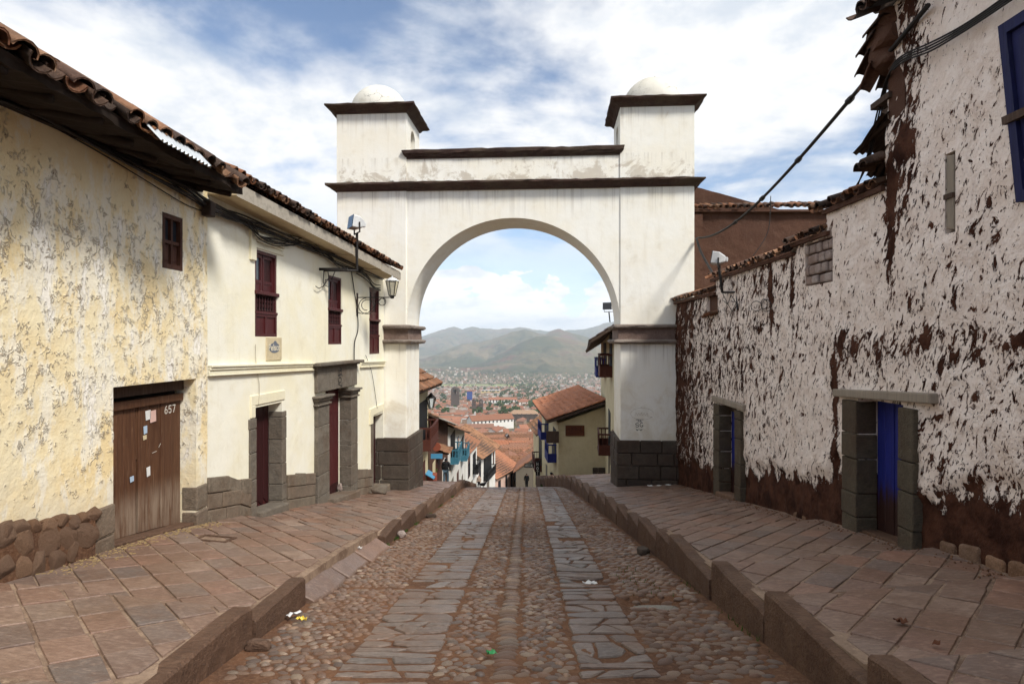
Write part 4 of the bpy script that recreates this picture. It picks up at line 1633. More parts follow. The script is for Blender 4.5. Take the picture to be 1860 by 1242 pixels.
def digit(s, x, y, h):
    w_ = h * 0.55
    D = {'6': [arc(x + w_ / 2, y + h * .28, w_ / 2, h * .28, 0, 360, 10), [(x, y + h * .3), (x + w_ * .25, y + h * .8), (x + w_ * .7, y + h)]],
         '5': [[(x + w_, y + h), (x + w_ * .1, y + h), (x, y + h * .55)] + arc(x + w_ * .45, y + h * .3, w_ * .5, h * .3, 110, -150, 8)],
         '7': [[(x, y + h), (x + w_, y + h), (x + w_ * .3, y)]],
         '1': [[(x + w_ * .2, y + h * .8), (x + w_ * .55, y + h), (x + w_ * .55, y)]]}
    return D[s]


mb = MB()
strokes(mb, digit('6', 1.14, 0.70, 0.09) + digit('5', 1.22, 0.70, 0.09) + digit('7', 1.30, 0.70, 0.09), door3, 0.015, 0.004)
mb.build('painted_number', M['chalk'], door)
mb = MB()
strokes(mb, [[(0.17, .52), (.17, .62), (.24, .60), (.24, .53), (.18, .51)], [(.9, .25), (.98, .26)], [(1.02, .3), (1.06, .34)]], door3, 0.008, 0.003)
mb.build('chalk_mark', M['chalk'], door)
for (u_, v_, w_, h_, mk) in ((0.78, 0.66, .09, .12, 'paper'), (0.86, 0.62, .11, .15, 'paper_pink'), (0.745, 0.50, .06, .10, 'paper_blue'), (0.735, .43, .06, .06, 'sign_tin'), (0.51, -.02, .06, .07, 'paper_blue'), (0.80, -.02, .06, .12, 'paper')):
    mb = MB()
    p4 = [(u_, v_), (u_ + w_, v_ + .01), (u_ + w_ * .95, v_ + h_), (u_ - .01, v_ + h_ * .95)]
    mb.add([door3(a_, b_, 0.003) for a_, b_ in p4] + [door3(a_, b_, 0.005) for a_, b_ in p4], [(4, 5, 6, 7), (0, 1, 5, 4), (1, 2, 6, 5), (2, 3, 7, 6), (3, 0, 4, 7)])
    mb.build('paper_scrap', M[mk], door)
mb = MB()
YL.box(mb, 6.30, 7.90, (gL(6.3) - .2, gL(7.9) - .2), (gL(6.3) + .035, gL(7.9) + .04), -0.29, -0.02)
bevel(mb.build('sill', M['kerbstone'], door), 0.015, 1)

# small casement under the eaves
mb = MB()
for (a_, b_, c_, d_) in ((7.155, 7.20, 2.495, 3.155), (7.505, 7.55, 2.495, 3.155), (7.20, 7.505, 3.10, 3.155), (7.20, 7.505, 2.495, 2.55)):
    YL.box(mb, a_, b_, c_, d_, -0.10, 0.004)
wn = mb.build('window', M['window_brown'], yel)
mb = MB(); YL.box(mb, 7.15, 7.555, 2.49, 3.16, -0.12, -0.085); mb.build('backing', M['dark_room'], wn)
mb = MB(); YL.box(mb, 7.34, 7.37, 2.55, 3.10, -0.08, -0.01); YL.box(mb, 7.20, 7.505, 2.80, 2.84, -0.08, -0.012); mb.build('mullion', M['window_brown'], wn)
for (a_, b_) in ((7.205, 7.335), (7.375, 7.50)):
    mb = MB(); YL.box(mb, a_, b_, 2.85, 3.095, -0.06, -0.05); mb.build('pane', M['glass_dark'], wn)
    mb = MB(); YL.box(mb, a_, b_, 2.555, 2.795, -0.06, -0.04); YL.box(mb, a_ + .03, b_ - .03, 2.60, 2.75, -0.05, -0.03); mb.build('panel', M['window_brown'], wn)

# roof: ragged eave of barrel tiles on poles
PIT = Vector((-1.0, 0, 0.585)).normalized()
EX = -3.50
mb = MB()
def rsheet(e0, e1, up, run, th=0.06, dz=-0.05):
    e0, e1, up = Vector(e0), Vector(e1), Vector(up).normalized()
    al = (e1 - e0).normalized()
    n_ = al.cross(up)
    if n_.z < 0: n_ = -n_
    a0 = [e0 + n_ * dz, e1 + n_ * dz, e1 + up * run + n_ * dz, e0 + up * run + n_ * dz]
    return [p_ - n_ * th for p_ in a0] + a0
v = rsheet((EX - .02, -1.5, 3.60), (EX - .02, 7.80, 3.60), PIT, 4.5, 0.06, 0.02)
mb.hexa(v)
v = rsheet((EX - 7.7, -1.5, 3.60), (EX - 7.7, 7.80, 3.60), Vector((1, 0, .585)), 4.5)
mb.hexa(v)
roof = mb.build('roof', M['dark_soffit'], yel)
tile_roof(roof, (EX + .04, -1.2, 3.60), (EX + .04, 7.72, 3.60), PIT, 42, 4, 31, ('old_tile', 'old_tile', 'dark_tile'), 0.33, 1.9, 0.03, 1.05, True, 0.05)
# underside of the eave: mud, cane and poles, sagging and uneven
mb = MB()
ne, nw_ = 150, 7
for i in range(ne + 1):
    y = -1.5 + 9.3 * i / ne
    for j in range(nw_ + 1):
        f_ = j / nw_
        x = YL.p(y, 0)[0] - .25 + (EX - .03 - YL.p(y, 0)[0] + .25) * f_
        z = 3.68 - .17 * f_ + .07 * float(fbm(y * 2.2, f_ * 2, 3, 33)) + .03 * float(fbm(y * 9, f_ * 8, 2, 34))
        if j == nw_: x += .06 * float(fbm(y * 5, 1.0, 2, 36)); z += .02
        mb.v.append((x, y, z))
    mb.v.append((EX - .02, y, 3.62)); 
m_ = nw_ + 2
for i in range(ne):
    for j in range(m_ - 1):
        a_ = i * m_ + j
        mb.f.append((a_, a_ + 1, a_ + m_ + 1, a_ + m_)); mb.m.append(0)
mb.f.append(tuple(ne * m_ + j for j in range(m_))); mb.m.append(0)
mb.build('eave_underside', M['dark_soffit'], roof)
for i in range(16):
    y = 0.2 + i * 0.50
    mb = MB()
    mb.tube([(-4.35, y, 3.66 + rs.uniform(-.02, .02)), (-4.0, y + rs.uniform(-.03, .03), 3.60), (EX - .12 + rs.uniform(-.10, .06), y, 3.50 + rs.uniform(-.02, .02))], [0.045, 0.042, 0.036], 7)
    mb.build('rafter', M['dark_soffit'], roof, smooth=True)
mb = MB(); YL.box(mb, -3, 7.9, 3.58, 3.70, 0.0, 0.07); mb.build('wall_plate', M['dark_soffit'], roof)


def corrugated(name, mat, parent, O, u_, v_, n_, wu, lv, pitch=0.075, amp=0.014, curl=0.0):
    mb = MB()
    O, u_, v_, n_ = Vector(O), Vector(u_).normalized(), Vector(v_).normalized(), Vector(n_).normalized()
    nu, nv = int(wu / pitch * 8), 6
    for s_ in (0, 1):
        for j in range(nv + 1):
            for i in range(nu + 1):
                a_ = wu * i / nu
                q = O + u_ * a_ + v_ * (lv * j / nv) + n_ * (amp * math.sin(2 * math.pi * a_ / pitch) + curl * (j / nv) ** 2 - 0.003 * s_)
                mb.v.append(tuple(q))
    L = (nu + 1) * (nv + 1)
    for s_ in (0, 1):
        for j in range(nv):
            for i in range(nu):
                q = (s_ * L + j * (nu + 1) + i, s_ * L + j * (nu + 1) + i + 1, s_ * L + (j + 1) * (nu + 1) + i + 1, s_ * L + (j + 1) * (nu + 1) + i)
                mb.f.append(q if s_ == 0 else q[::-1]); mb.m.append(0)
    return mb.build(name, mat, parent, smooth=True)


corrugated('corrugated_sheet', M['galvanised'], roof, (EX + .20, 5.62, 3.50), (0, 1, 0.02), (-1, 0, 1.05), (0.72, 0, 0.69), 0.95, 0.42)

# ------------------------------------------------------------------ cream white house with maroon shutters
whi = thing('cream_house', (-3.9, 12.0, -1.6), 'cream white house with maroon shutters and a carved stone doorway', 'house')


def zt_w(Y): return 3.63 - 0.034 * (Y - 8.1)


W_ = [(9.444, 10.18, 1.687, 3.07, 0.09), (12.44, 13.2, 1.55, 3.0, 0.12), (15.15, 15.98, 1.29, 3.0, 0.12)]
D_ = [(9.444, 10.36, -1.8, 0.56, 0.30), (12.30, 13.61, -2.4, 0.59, 0.30), (15.40, 16.36, -2.9, -0.33, 0.30)]
wall_grid('wall', WL, 8.12, 16.42, -2.9, 3.72, 0.08, W_ + D_, lambda y: zt_w(y) + 0.1, lambda y, z: 0.018 * fbm(y * 0.7, z * 0.7, 3, 41) + 0.004 * fbm(y * 6, z * 6, 2, 42), gL, M['plaster_white'], whi, bottomf=lambda y: gL(y) - 0.4, back=0.75)

# string course
for (ya, yb) in ((8.16, 11.63), (14.42, 16.38)):
    mb = MB()
    for (o_, z0_, z1_) in ((0.075, -0.035, 0.0), (0.055, -0.075, -0.035), (0.035, -0.13, -0.075), (0.055, -0.155, -0.13)):
        f_ = lambda y_: 1.287 - 0.0245 * (y_ - 8.1)
        WL.box(mb, ya, yb, (f_(ya) + z0_ - 0.001, f_(yb) + z0_ - 0.001), (f_(ya) + z1_, f_(yb) + z1_), -0.02, o_)
    bevel(mb.build('string_course', M['plaster_plain'], whi), 0.008, 1)

# stone dado
rb = random.Random(9)
for (ya, yb) in ((8.11, 9.26), (10.5, 11.70), (14.05, 15.27)):
    dado = MB()
    WL.box(dado, ya + .01, yb - .01, (gL(ya) - .3, gL(yb) - .3), (gL(ya) + .60, gL(yb) + .60), -0.1, 0.022)
    dd = dado.build('dado', M['mortar'], whi)
    for c_ in range(3):
        h0, h1 = -0.06 + 0.225 * c_, -0.06 + 0.225 * (c_ + 1)
        y = ya
        first = True
        while y < yb - 0.02:
            L = rb.uniform(0.30, 0.62) * (0.6 if first and c_ % 2 else 1)
            first = False
            y2 = min(y + L, yb)
            if yb - y2 < 0.16: y2 = yb
            mb = MB()
            tj = rb.uniform(-.02, .02) if c_ == 2 else 0
            WL.box(mb, y + .005, y2 - .005, (gL(y) + h0 + .005, gL(y2) + h0 + .005), (gL(y) + h1 - .005 + tj, gL(y2) + h1 - .005 + tj * .5), 0.0, 0.052 + rb.uniform(-.008, .012))
            bevel(mb.build('block', M['dado_block'], dd), 0.014, 2)
            y = y2


def shutter_window(h, glass_left=True, balus=7):
    y0, y1, z0, z1 = h[:4]
    H = z1 - z0
    rail = z0 + H * 0.53
    pan = z0 + H * 0.27
    mb = MB()
    for (a_, b_, c_, d_) in ((y0 + .003, y0 + .05, z0, z1), (y1 - .05, y1 - .003, z0, z1), (y0 + .05, y1 - .05, z1 - .05, z1 - .002)):
        WL.box(mb, a_, b_, c_, d_, -0.085, -0.01)
    wn = mb.build('window', M['maroon'], whi)
    mb = MB(); WL.box(mb, y0, y1, z0, z1, -0.14, -0.09); mb.build('backing', M['dark_room'], wn)
    # upper leaves
    ym = (y0 + y1) / 2 - 0.04
    for k, (a_, b_) in enumerate(((y0 + .052, ym - .01), (ym + .01, y1 - .052))):
        mb = MB()
        for q in ((a_, a_ + .05, rail, z1 - .052), (b_ - .05, b_, rail, z1 - .052), (a_ + .05, b_ - .05, z1 - .11, z1 - .052), (a_ + .05, b_ - .05, rail + .13, rail + .18)):
            WL.box(mb, q[0], q[1], q[2], q[3], -0.08, -0.045)
        WL.box(mb, a_ + .05, b_ - .05, rail, rail + .13, -0.08, -0.055)
        sh = mb.build('shutter', M['maroon'], wn)
        mb = MB(); WL.box(mb, a_ + .05, b_ - .05, rail + .18, z1 - .11, -0.08, -0.066)
        mb.build('pane' if (k == 0 and glass_left) else 'panel', M['glass_dark'] if (k == 0 and glass_left) else M['maroon_dark'], wn)
    # rail, balusters, panels below
    mb = MB(); WL.box(mb, y0 - .01, y1 + .03, rail - .06, rail, -0.05, 0.035); bevel(mb.build('rail', M['maroon'], wn), 0.008, 1)
    mb = MB(); WL.box(mb, y0 + .002, y1 + .01, pan - .005, pan + .035, -0.05, 0.012); mb.build('rail', M['maroon'], wn)
    n = balus
    for k in range(n):
        y = y0 + 0.05 + (y1 - y0 - .1) * (k + .5) / n
        hgt = rail - .06 - pan - .035
        c0 = WL.p(y, pan + .035, -0.025)
        mb = MB()
        mb.lathe(c0, [(0.022, 0), (0.022, hgt * .08), (0.010, hgt * .16), (0.026, hgt * .36), (0.012, hgt * .5), (0.026, hgt * .64), (0.010, hgt * .84), (0.022, hgt * .92), (0.022, hgt)], 8)
        mb.build('baluster', M['maroon_dark'], wn, smooth=True)
    mb = MB()
    WL.box(mb, y0 + .003, y1 - .003, z0, pan - .005, -0.06, -0.02)
    WL.box(mb, y0 + .003, y0 + .05, z0, pan - .006, -0.02, 0.0); WL.box(mb, y1 - .05, y1 - .003, z0, pan - .006, -0.02, 0.0)
    WL.box(mb, (y0 + y1) / 2 - .03, (y0 + y1) / 2 + .03, z0, pan - .006, -0.02, 0.0)
    for (a_, b_) in ((y0 + .05, (y0 + y1) / 2 - .03), ((y0 + y1) / 2 + .03, y1 - .05)):
        WL.box(mb, a_, b_, z0, z0 + .05, -0.02, 0.0); WL.box(mb, a_, b_, pan - .05, pan - .006, -0.02, 0.0)
    mb.build('panel', M['maroon'], wn)
    return wn


for i, h in enumerate(W_):
    shutter_window(h, True, (7, 7, 6)[i])
# broken plaster label round the first window
mb = MB()
for k in range(4):
    WL.box(mb, 9.36, 10.42 - 0.02 * k, (3.30 - .052 * k, 3.27 - .052 * k), (3.345 - .052 * k, 3.315 - .052 * k), -0.01, 0.045 - .008 * k)
WL.box(mb, 9.27, 9.43, 2.88, 3.345, -0.01, 0.04)
WL.box(mb, 9.36, 10.40, 3.09, 3.14, -0.01, 0.022)
bevel(mb.build('window_label', M['plaster_plain'], whi), 0.006, 1)

# plain stone doorway
dgrp = MB()
WL.box(dgrp, 9.45, 10.355, (gL(9.45) + .10, gL(10.35) + .10), 0.55, -0.29, -0.25)
d1 = dgrp.build('door', M['maroon'], whi)
for k in range(5):
    mb = MB()
    a_ = 9.45 + 0.18 * k
    WL.box(mb, a_ + .003, a_ + .177, (gL(9.45) + .10, gL(10.35) + .10), 0.545, -0.255, -0.232 - .004 * (k % 2))
    bevel(mb.build('plank', M['maroon_dark'], d1), 0.005, 1)
for (ya, yb, o_) in ((9.26, 9.456, 0.03), (10.345, 10.50, 0.025)):
    z = gL(ya) - 0.2
    while z < 0.38:
        hh = rb.uniform(0.26, 0.42)
        mb = MB()
        z2 = min(z + hh, 0.40)
        inner = -0.228
        WL.box(mb, ya + rb.uniform(-.02, 0), yb, z + .004, z2 - .004, inner, o_ + rb.uniform(-.006, .006))
        bevel(mb.build('frame_block', M['portal'], d1), 0.012, 2)
        z = z2 + (0.001 if z2 < 0.40 else 1)
mb = MB()
WL.box(mb, 9.30, 10.45, 0.60, 0.76, -0.01, 0.02); WL.box(mb, 9.30, 9.43, 0.41, 0.60, -0.01, 0.022)
bevel(mb.build('door_label', M['plaster_plain'], d1), 0.006, 1)
mb = MB()
WL.box(mb, 9.42, 10.38, (gL(9.42) - .3, gL(10.38) - .3), (gL(9.42) + .08, gL(10.38) + .14), -0.225, 0.13)
bevel(mb.build('step', M['portal'], d1), 0.03, 2)

# carved portal
dgrp = MB()
WL.box(dgrp, 12.31, 13.60, (gL(12.3) + .10, gL(13.6) + .10), 0.58, -0.28, -0.22)
d2 = dgrp.build('door', M['maroon_dark'], whi)
for k, (a_, b_) in enumerate(((-1.45, -0.62), (-0.55, 0.05), (0.12, 0.52))):
    mb = MB(); WL.box(mb, 12.92, 13.52, a_ - .1, b_, -0.23, -0.195); bevel(mb.build('panel', M['maroon'], d2), 0.01, 1)
for (ya, yb) in ((11.71, 12.315), (13.59, 14.04)):
    z = gL((ya + yb) / 2) - 0.25
    while z < 0.30:
        hh = rb.uniform(0.40, 0.60)
        z2 = min(z + hh, 0.33)
        mb = MB()
        WL.box(mb, ya + .01, yb - .002, z + .003, z2 - .003, -0.19, 0.085 + rb.uniform(-.005, .005))
        bevel(mb.build('pillar_block', M['portal'], d2), 0.012, 2)
        z = z2 if z2 < 0.33 else 9
    mb = MB()
    for (z0_, z1_, o_) in ((0.335, 0.375, 0.12), (0.375, 0.43, 0.095), (0.43, 0.49, 0.13), (0.49, 0.535, 0.17)):
        WL.box(mb, ya - (o_ - .08), yb + (o_ - .08), z0_, z1_ - .002, -0.2, o_)
    bevel(mb.build('capital', M['portal'], d2), 0.012, 2)
mb = MB(); WL.box(mb, 11.73, 14.02, 0.60, 1.085, -0.42, 0.075); bevel(mb.build('lintel', M['portal'], d2), 0.012, 2)
mb = MB()
for (z0_, z1_, o_) in ((1.085, 1.12, 0.12), (1.12, 1.185, 0.20)):
    WL.box(mb, 11.71 - (o_ - .05), 14.04 + (o_ - .05), z0_, z1_ - .001, -0.05, o_)
bevel(mb.build('portal_cornice', M['portal'], d2), 0.03, 3)


def lint3(u_, v_, off): return WL.p(12.9 + u_, 0.84 + v_, 0.077 + off)


mb = MB()
strokes(mb, [[(-.10, .16), (-.10, .04), (.02, .04)], [(.0, .2), (.1, .18), (.06, .08), (.14, .02)], arc(.0, -.06, .09, .06, 0, 360, 10), [(-.08, -.14), (.1, -.2), (.12, -.13)], arc(.02, .10, .05, .05, 0, 300, 8)], lint3, 0.022, 0.003)
mb.build('carved_monogram', M['black'], d2)
mb = MB()
WL.box(mb, 12.20, 13.75, (gL(12.2) - .3, gL(13.75) - .3), (gL(12.2) + .06, gL(13.75) + .16), -0.19, 0.24)
bevel(mb.build('step', M['dado_block'], d2), 0.02, 2)
# last door, squeezed against the arch
dgrp = MB()
WL.box(dgrp, 15.41, 16.35, -2.6, -0.335, -0.28, -0.22)
d3 = dgrp.build('door', M['maroon_dark'], whi)
mb = MB(); WL.box(mb, 15.27, 15.415, -2.5, -0.50, -0.21, 0.03); bevel(mb.build('frame_block', M['portal'], d3), 0.012, 2)
mb = MB(); WL.box(mb, 15.14, 16.33, (-0.30, -0.27), (-0.10, -0.07), -0.01, 0.03); WL.box(mb, 15.14, 15.38, -0.50, -0.302, -0.01, 0.032); bevel(mb.build('door_label', M['plaster_plain'], d3), 0.006, 1)
mb = MB(); WL.box(mb, 15.3, 16.3, -2.7, gL(15.8) + 0.10, -0.3, 0.22); bevel(mb.build('step', M['dado_block'], d3), 0.03, 2)

# concrete eave in three lengths, tiles above
eave = MB()
segs = ((8.15, 12.55), (12.57, 14.35), (14.37, 16.0))
def ex(Y): return -3.76 + 0.0987 * (Y - 8.1)
def ez(Y): return 3.59 - 0.0367 * (Y - 8.1)
for k, (ya, yb) in enumerate(segs):
    d_ = -0.02 * k
    v = []
    for zz in (0, 1):
        for (y, inn) in ((ya, 1), (yb, 1), (yb, 0), (ya, 0)):
            x = (WL.p(y, 0)[0] - 0.2) if inn else ex(y)
            z = (zt_w(y) + d_) if inn else (ez(y) + d_)
            v.append((x, y, z + (0.0 if zz == 0 else (0.19 if not inn else 0.32))))
    eave.add(v, [(0, 1, 2, 3), (7, 6, 5, 4), (4, 5, 1, 0), (5, 6, 2, 1), (7, 4, 0, 3)], 1)
    eave.add([v[3], v[2], v[6], v[7]], [(0, 1, 2, 3)], 0)
ev = eave.build('eave', [M['concrete'], M['soffit']], whi)
bevel(ev, 0.01, 1)
PW = Vector((-1.0, 0.08, 0.36)).normalized()
mb = MB()
mb.hexa(rsheet((ex(8.1), 8.1, ez(8.1) + .25), (ex(15.95), 15.95, ez(15.95) + .22), PW, 4.5))
mb.hexa(rsheet((ex(8.1) - 8.4, 8.1, ez(8.1) + .25), (ex(15.95) - 8.4, 15.95, ez(15.95) + .22), Vector((1, -.08, .36)), 4.5))
rw = mb.build('roof', M['old_tile'], whi)
tile_roof(rw, (ex(7.95) + .06, 7.95, ez(7.95) + .255), (ex(16.0) + .06, 16.0, ez(16.0) + .205), PW, 48, 3, 35, ('old_tile', 'dark_tile'), 0.33, 1.1, 0.03, 0.86, True, 0.02)
# ------------------------------------------------------------------ right side: flaking adobe
RL = Line(4.35, 0.0, 0.0, -1)


def gR(Y): return zpR(4.35, Y)


def adobe_disp(y, z):
    d = 0.08 * fbm(y * 0.8, z * 0.8, 3, 61) + 0.060 * fbm(y * 3.2, z * 2.6, 3, 62) + 0.034 * fbm(y * 9, z * 7, 3, 63, 0.6)
    g = np.interp(y, np.linspace(-4, 16, 60), [gR(v) for v in np.linspace(-4, 16, 60)])
    h = z - g
    d = d - 0.05 * np.clip((0.75 + 0.8 * fbm(y * 1.6, z * 0.5, 3, 64) - h) / 0.12, 0, 1)     # bare mud sits back from the limewash
    return d


def adobe_wear(y, z):
    w_ = 0.16 + 0.70 * fbm(y * 0.55, z * 0.7, 3, 71)
    w_ = w_ + 0.50 * np.clip((y - 8.0) / 6.0, 0, 1) - 0.10 * np.clip((7.2 - y) / 1.0, 0, 1) * np.clip((z - 1.3) / 1.0, 0, 1)
    # long mud run below the broken eave corner
    c_ = 6.62 - 0.10 * (z - 4.0)
    w_ = w_ + 0.95 * np.exp(-((y - c_) / (0.24 + 0.06 * (5 - z))) ** 2) * np.clip((z - 2.2) / 1.2, 0, 1)
    w_ = w_ + 1.3 * np.exp(-((y - 6.86) / 0.07) ** 2) * np.clip((z - 1.9) / .5, 0, 1) * np.clip((3.9 - z) / .5, 0, 1)
    w_ = w_ + 1.2 * np.exp(-((y - 8.06) / 0.08) ** 2) * np.clip((1.5 - z) / .5, 0, 1)
    w_ = w_ + 1.3 * np.exp(-((y - 10.05) / 0.07) ** 2) * np.clip((z - 1.6) / .4, 0, 1)
    w_ = w_ + 0.9 * np.exp(-((y - 9.3) / 0.06) ** 2) * np.clip((z - 1.9) / .4, 0, 1)
    # damp scars above the two doors and along the foot
    w_ = w_ + 0.55 * np.exp(-((z - 1.55) / 0.22) ** 2 - ((y - 6.6) / 1.6) ** 2)
    w_ = w_ + 0.55 * np.exp(-((z - 0.1) / 0.35) ** 2) * np.clip((6.2 - y) / 1.0, 0, 1)
    w_ = w_ + 0.5 * np.clip((y - 14.2) / 1.2, 0, 1)
    return w_


tall = thing('adobe_house', (4.6, 4.0, -0.2), 'tall flaking adobe house with a blue shuttered window and a stone-framed blue door', 'house')
lowr = thing('adobe_outbuilding', (4.6, 11.0, -1.3), 'low flaking adobe street wall stepping down to the arch with tile coping', 'wall')
H2 = (6.64, 7.49, -1.3, 0.90, 0.34)
HN = (5.86, 6.00, 2.68, 3.48, 0.12)
HW = (4.0, 5.22, 2.72, 4.42, 0.12)
H1 = (11.56, 12.45, -2.4, 0.33, 0.34)
HB = (8.10, 8.86, 2.42, 3.04, 0.10)
HG = (12.62, 13.30, 2.18, 2.60, 0.10)
TALL_END = 6.93


def top_r(Y):
    return 3.40 if Y < 8.22 else (3.10 if Y < 9.2 else (2.95 if Y < 12.72 else 2.66))


def top_t(Y): return 5.42 - 0.10 * max(0, 6.93 - Y) * 0


wall_grid('wall', RL, -3.5, TALL_END, -1.4, 5.5, 0.045, [HN, (6.64, TALL_END, -1.4, 0.90, 0.34)], top_t, adobe_disp, gR, M['flaking_adobe'], tall, wearf=adobe_wear, back=0.5, bottomf=lambda y: gR(y) - 0.35)
wall_grid('wall', RL, TALL_END, 15.86, -2.9, 3.42, 0.045, [(TALL_END, 7.49, -2.9, 0.90, 0.34), H1, HB, HG], top_r, adobe_disp, gR, M['flaking_adobe'], lowr, wearf=adobe_wear, back=0.5, bottomf=lambda y: gR(y) - 0.35)
# end wall of the tall house above the low roof
mb = MB(); mb.box((4.36, TALL_END - .30, 3.0), (9.0, TALL_END - 0.01, 5.4)); mb.build('end_wall', M['adobe_brown'], tall)

# stone-framed doors
def post(parent, ya, yb, z0, z1, seed, off=0.035, deep=-0.20, tilt=0.0, mat='door_post'):
    r1 = random.Random(seed)
    z = z0
    while z < z1 - 0.05:
        hh = r1.uniform(0.28, 0.48)
        z2 = z + hh
        if z1 - z2 < 0.15: z2 = z1
        mb = MB()
        RL.box(mb, ya + r1.uniform(-.012, .012), yb + r1.uniform(-.006, .006), z + .005, z2 - .005, deep, off + r1.uniform(-.006, .006))
        bevel(mb.build('post_block', M[mat], parent), 0.014, 2)
        z = z2


def plank_door(parent, ya, yb, za, zb, dp, nplank, mat, back='dark_room'):
    mb = MB(); RL.box(mb, ya, yb, za, zb, dp - 0.09, dp - 0.05); dr = mb.build('door', M[back], parent)
    w_ = (yb - ya) / nplank
    for k in range(nplank):
        mb = MB()
        RL.box(mb, ya + w_ * k + .004, ya + w_ * (k + 1) - .004, za, zb - 0.01 * (k % 2), dp - 0.05, dp - 0.003 * (k % 3))
        bevel(mb.build('plank', M[mat], dr), 0.006, 1)
    return dr


# blue paint worn to bare dark wood towards the foot
m, t, b = newmat('blue_door')
p = P(t)
g = t.noise(t.stretch(p, (14, 14, 0.9)), 2.2, 7, 0.62, 0.6)
c = t.mix(t.ramp(g, 0.3, 0.7), (0.010, 0.015, 0.15), (0.015, 0.024, 0.22))
lowz = t.math('ADD', t.sep(p)[2], t.math('MULTIPLY', t.noise(t.stretch(p, (8, 8, 1)), 1.5, 6, 0.7), 0.8))
c = t.mix(t.ramp(lowz, 0.02, 0.36, 1.0, 0.0), c, (0.030, 0.011, 0.009))
fin(t, b, c, 0.6, t.bump(g, 0.005, 0.8))
M['blue_door'] = m
post(tall, 6.40, 6.655, gR(6.4) - 0.12, 0.88, 3, 0.06, -0.218)
post(lowr, 7.475, 7.80, gR(7.7) - 0.12, 0.86, 4, 0.05, -0.218)
mb = MB(); RL.box(mb, 6.12, 7.98, (0.965, 0.875), (1.075, 0.975), -0.15, 0.075); bevel(mb.build('lintel', M['grey_beam'], tall), 0.015, 2)
dr2 = plank_door(tall, 6.65, 7.48, gR(7.0) - 0.02, 0.90, -0.22, 5, 'blue_door')
for (ya, za, w_, h_) in ((6.78, 0.66, .05, .15), (6.72, .74, .06, .09), (6.66, .52, .05, .04), (6.67, .32, .04, .10)):
    mb = MB(); RL.box(mb, ya, ya + w_, za, za + h_, -0.215, -0.212); mb.build('paper_scrap', M['paper'], dr2)
for zz in (-0.02, 0.08):
    mb = MB(); RL.box(mb, 6.72, 6.80, zz, zz + .05, -0.222, -0.20); mb.build('latch', M['iron'], dr2)
mb = MB(); RL.box(mb, 6.6, 7.5, (gR(6.6) - .3, gR(7.5) - .3), (gR(6.6) + .015, gR(7.5) + .03), -0.25, -0.02); bevel(mb.build('sill', M['kerbstone'], dr2), 0.02, 2)

post(lowr, 11.26, 11.575, gR(11.4) - 0.12, 0.29, 5, 0.045, -0.218)
post(lowr, 12.435, 12.79, gR(12.6) - 0.12, 0.29, 6, 0.045, -0.218, mat='door_post')
mb = MB(); RL.box(mb, 11.1, 12.86, (0.315, 0.33), (0.43, 0.45), -0.15, 0.06); bevel(mb.build('lintel', M['grey_beam'], lowr), 0.015, 2)
m, t, b = newmat('blue_door_far')
p = P(t)
g = t.noise(t.stretch(p, (14, 14, 0.9)), 2.2, 7, 0.62, 0.6)
c = t.mix(t.ramp(g, 0.3, 0.7), (0.010, 0.015, 0.15), (0.015, 0.024, 0.22))
lowz = t.math('ADD', t.sep(p)[2], t.math('MULTIPLY', t.noise(t.stretch(p, (8, 8, 1)), 1.5, 6, 0.7), 0.6))
c = t.mix(t.ramp(lowz, -0.75, -0.45, 1.0, 0.0), c, (0.035, 0.014, 0.012))
fin(t, b, c, 0.6, t.bump(g, 0.005, 0.8))
M['blue_door_far'] = m
dr1 = plank_door(lowr, 11.57, 12.44, gR(12.0) + 0.02, 0.16, -0.22, 5, 'blue_door_far')
mb = MB(); RL.box(mb, 11.57, 12.44, 0.165, 0.33, -0.27, -0.2); mb.build('transom', M['old_beam'], dr1)
for (ya, za, w_, h_) in ((11.62, -0.20, .10, .26), (11.60, -0.42, .05, .08)):
    mb = MB(); RL.box(mb, ya, ya + w_, za, za + h_, -0.212, -0.209); mb.build('paper_scrap', M['paper'], dr1)
mb = MB(); RL.box(mb, 11.5, 12.5, (gR(11.5) - .3, gR(12.5) - .3), (gR(11.5) + .06, gR(12.5) + .10), -0.2, 0.10); bevel(mb.build('step', M['rubble'], dr1), 0.03, 2)

# blue shuttered window, leaning a little
def wbox(mb, u0, u1, v0, v1, o0, o1, mi=0):
    """box in the leaning frame of the window: u along the wall from the far edge towards the camera, v up"""
    def q(u_, v_, o_):
        return RL.p(5.10 + 0.118 * v_ - u_, 2.79 + v_, o_)
    v = [q(u0, v0, o0), q(u1, v0, o0), q(u1, v0, o1), q(u0, v0, o1), q(u0, v1, o0), q(u1, v1, o0), q(u1, v1, o1), q(u0, v1, o1)]
    return mb.add(v, [(0, 1, 2, 3), (7, 6, 5, 4), (4, 5, 1, 0), (5, 6, 2, 1), (6, 7, 3, 2), (7, 4, 0, 3)], mi)


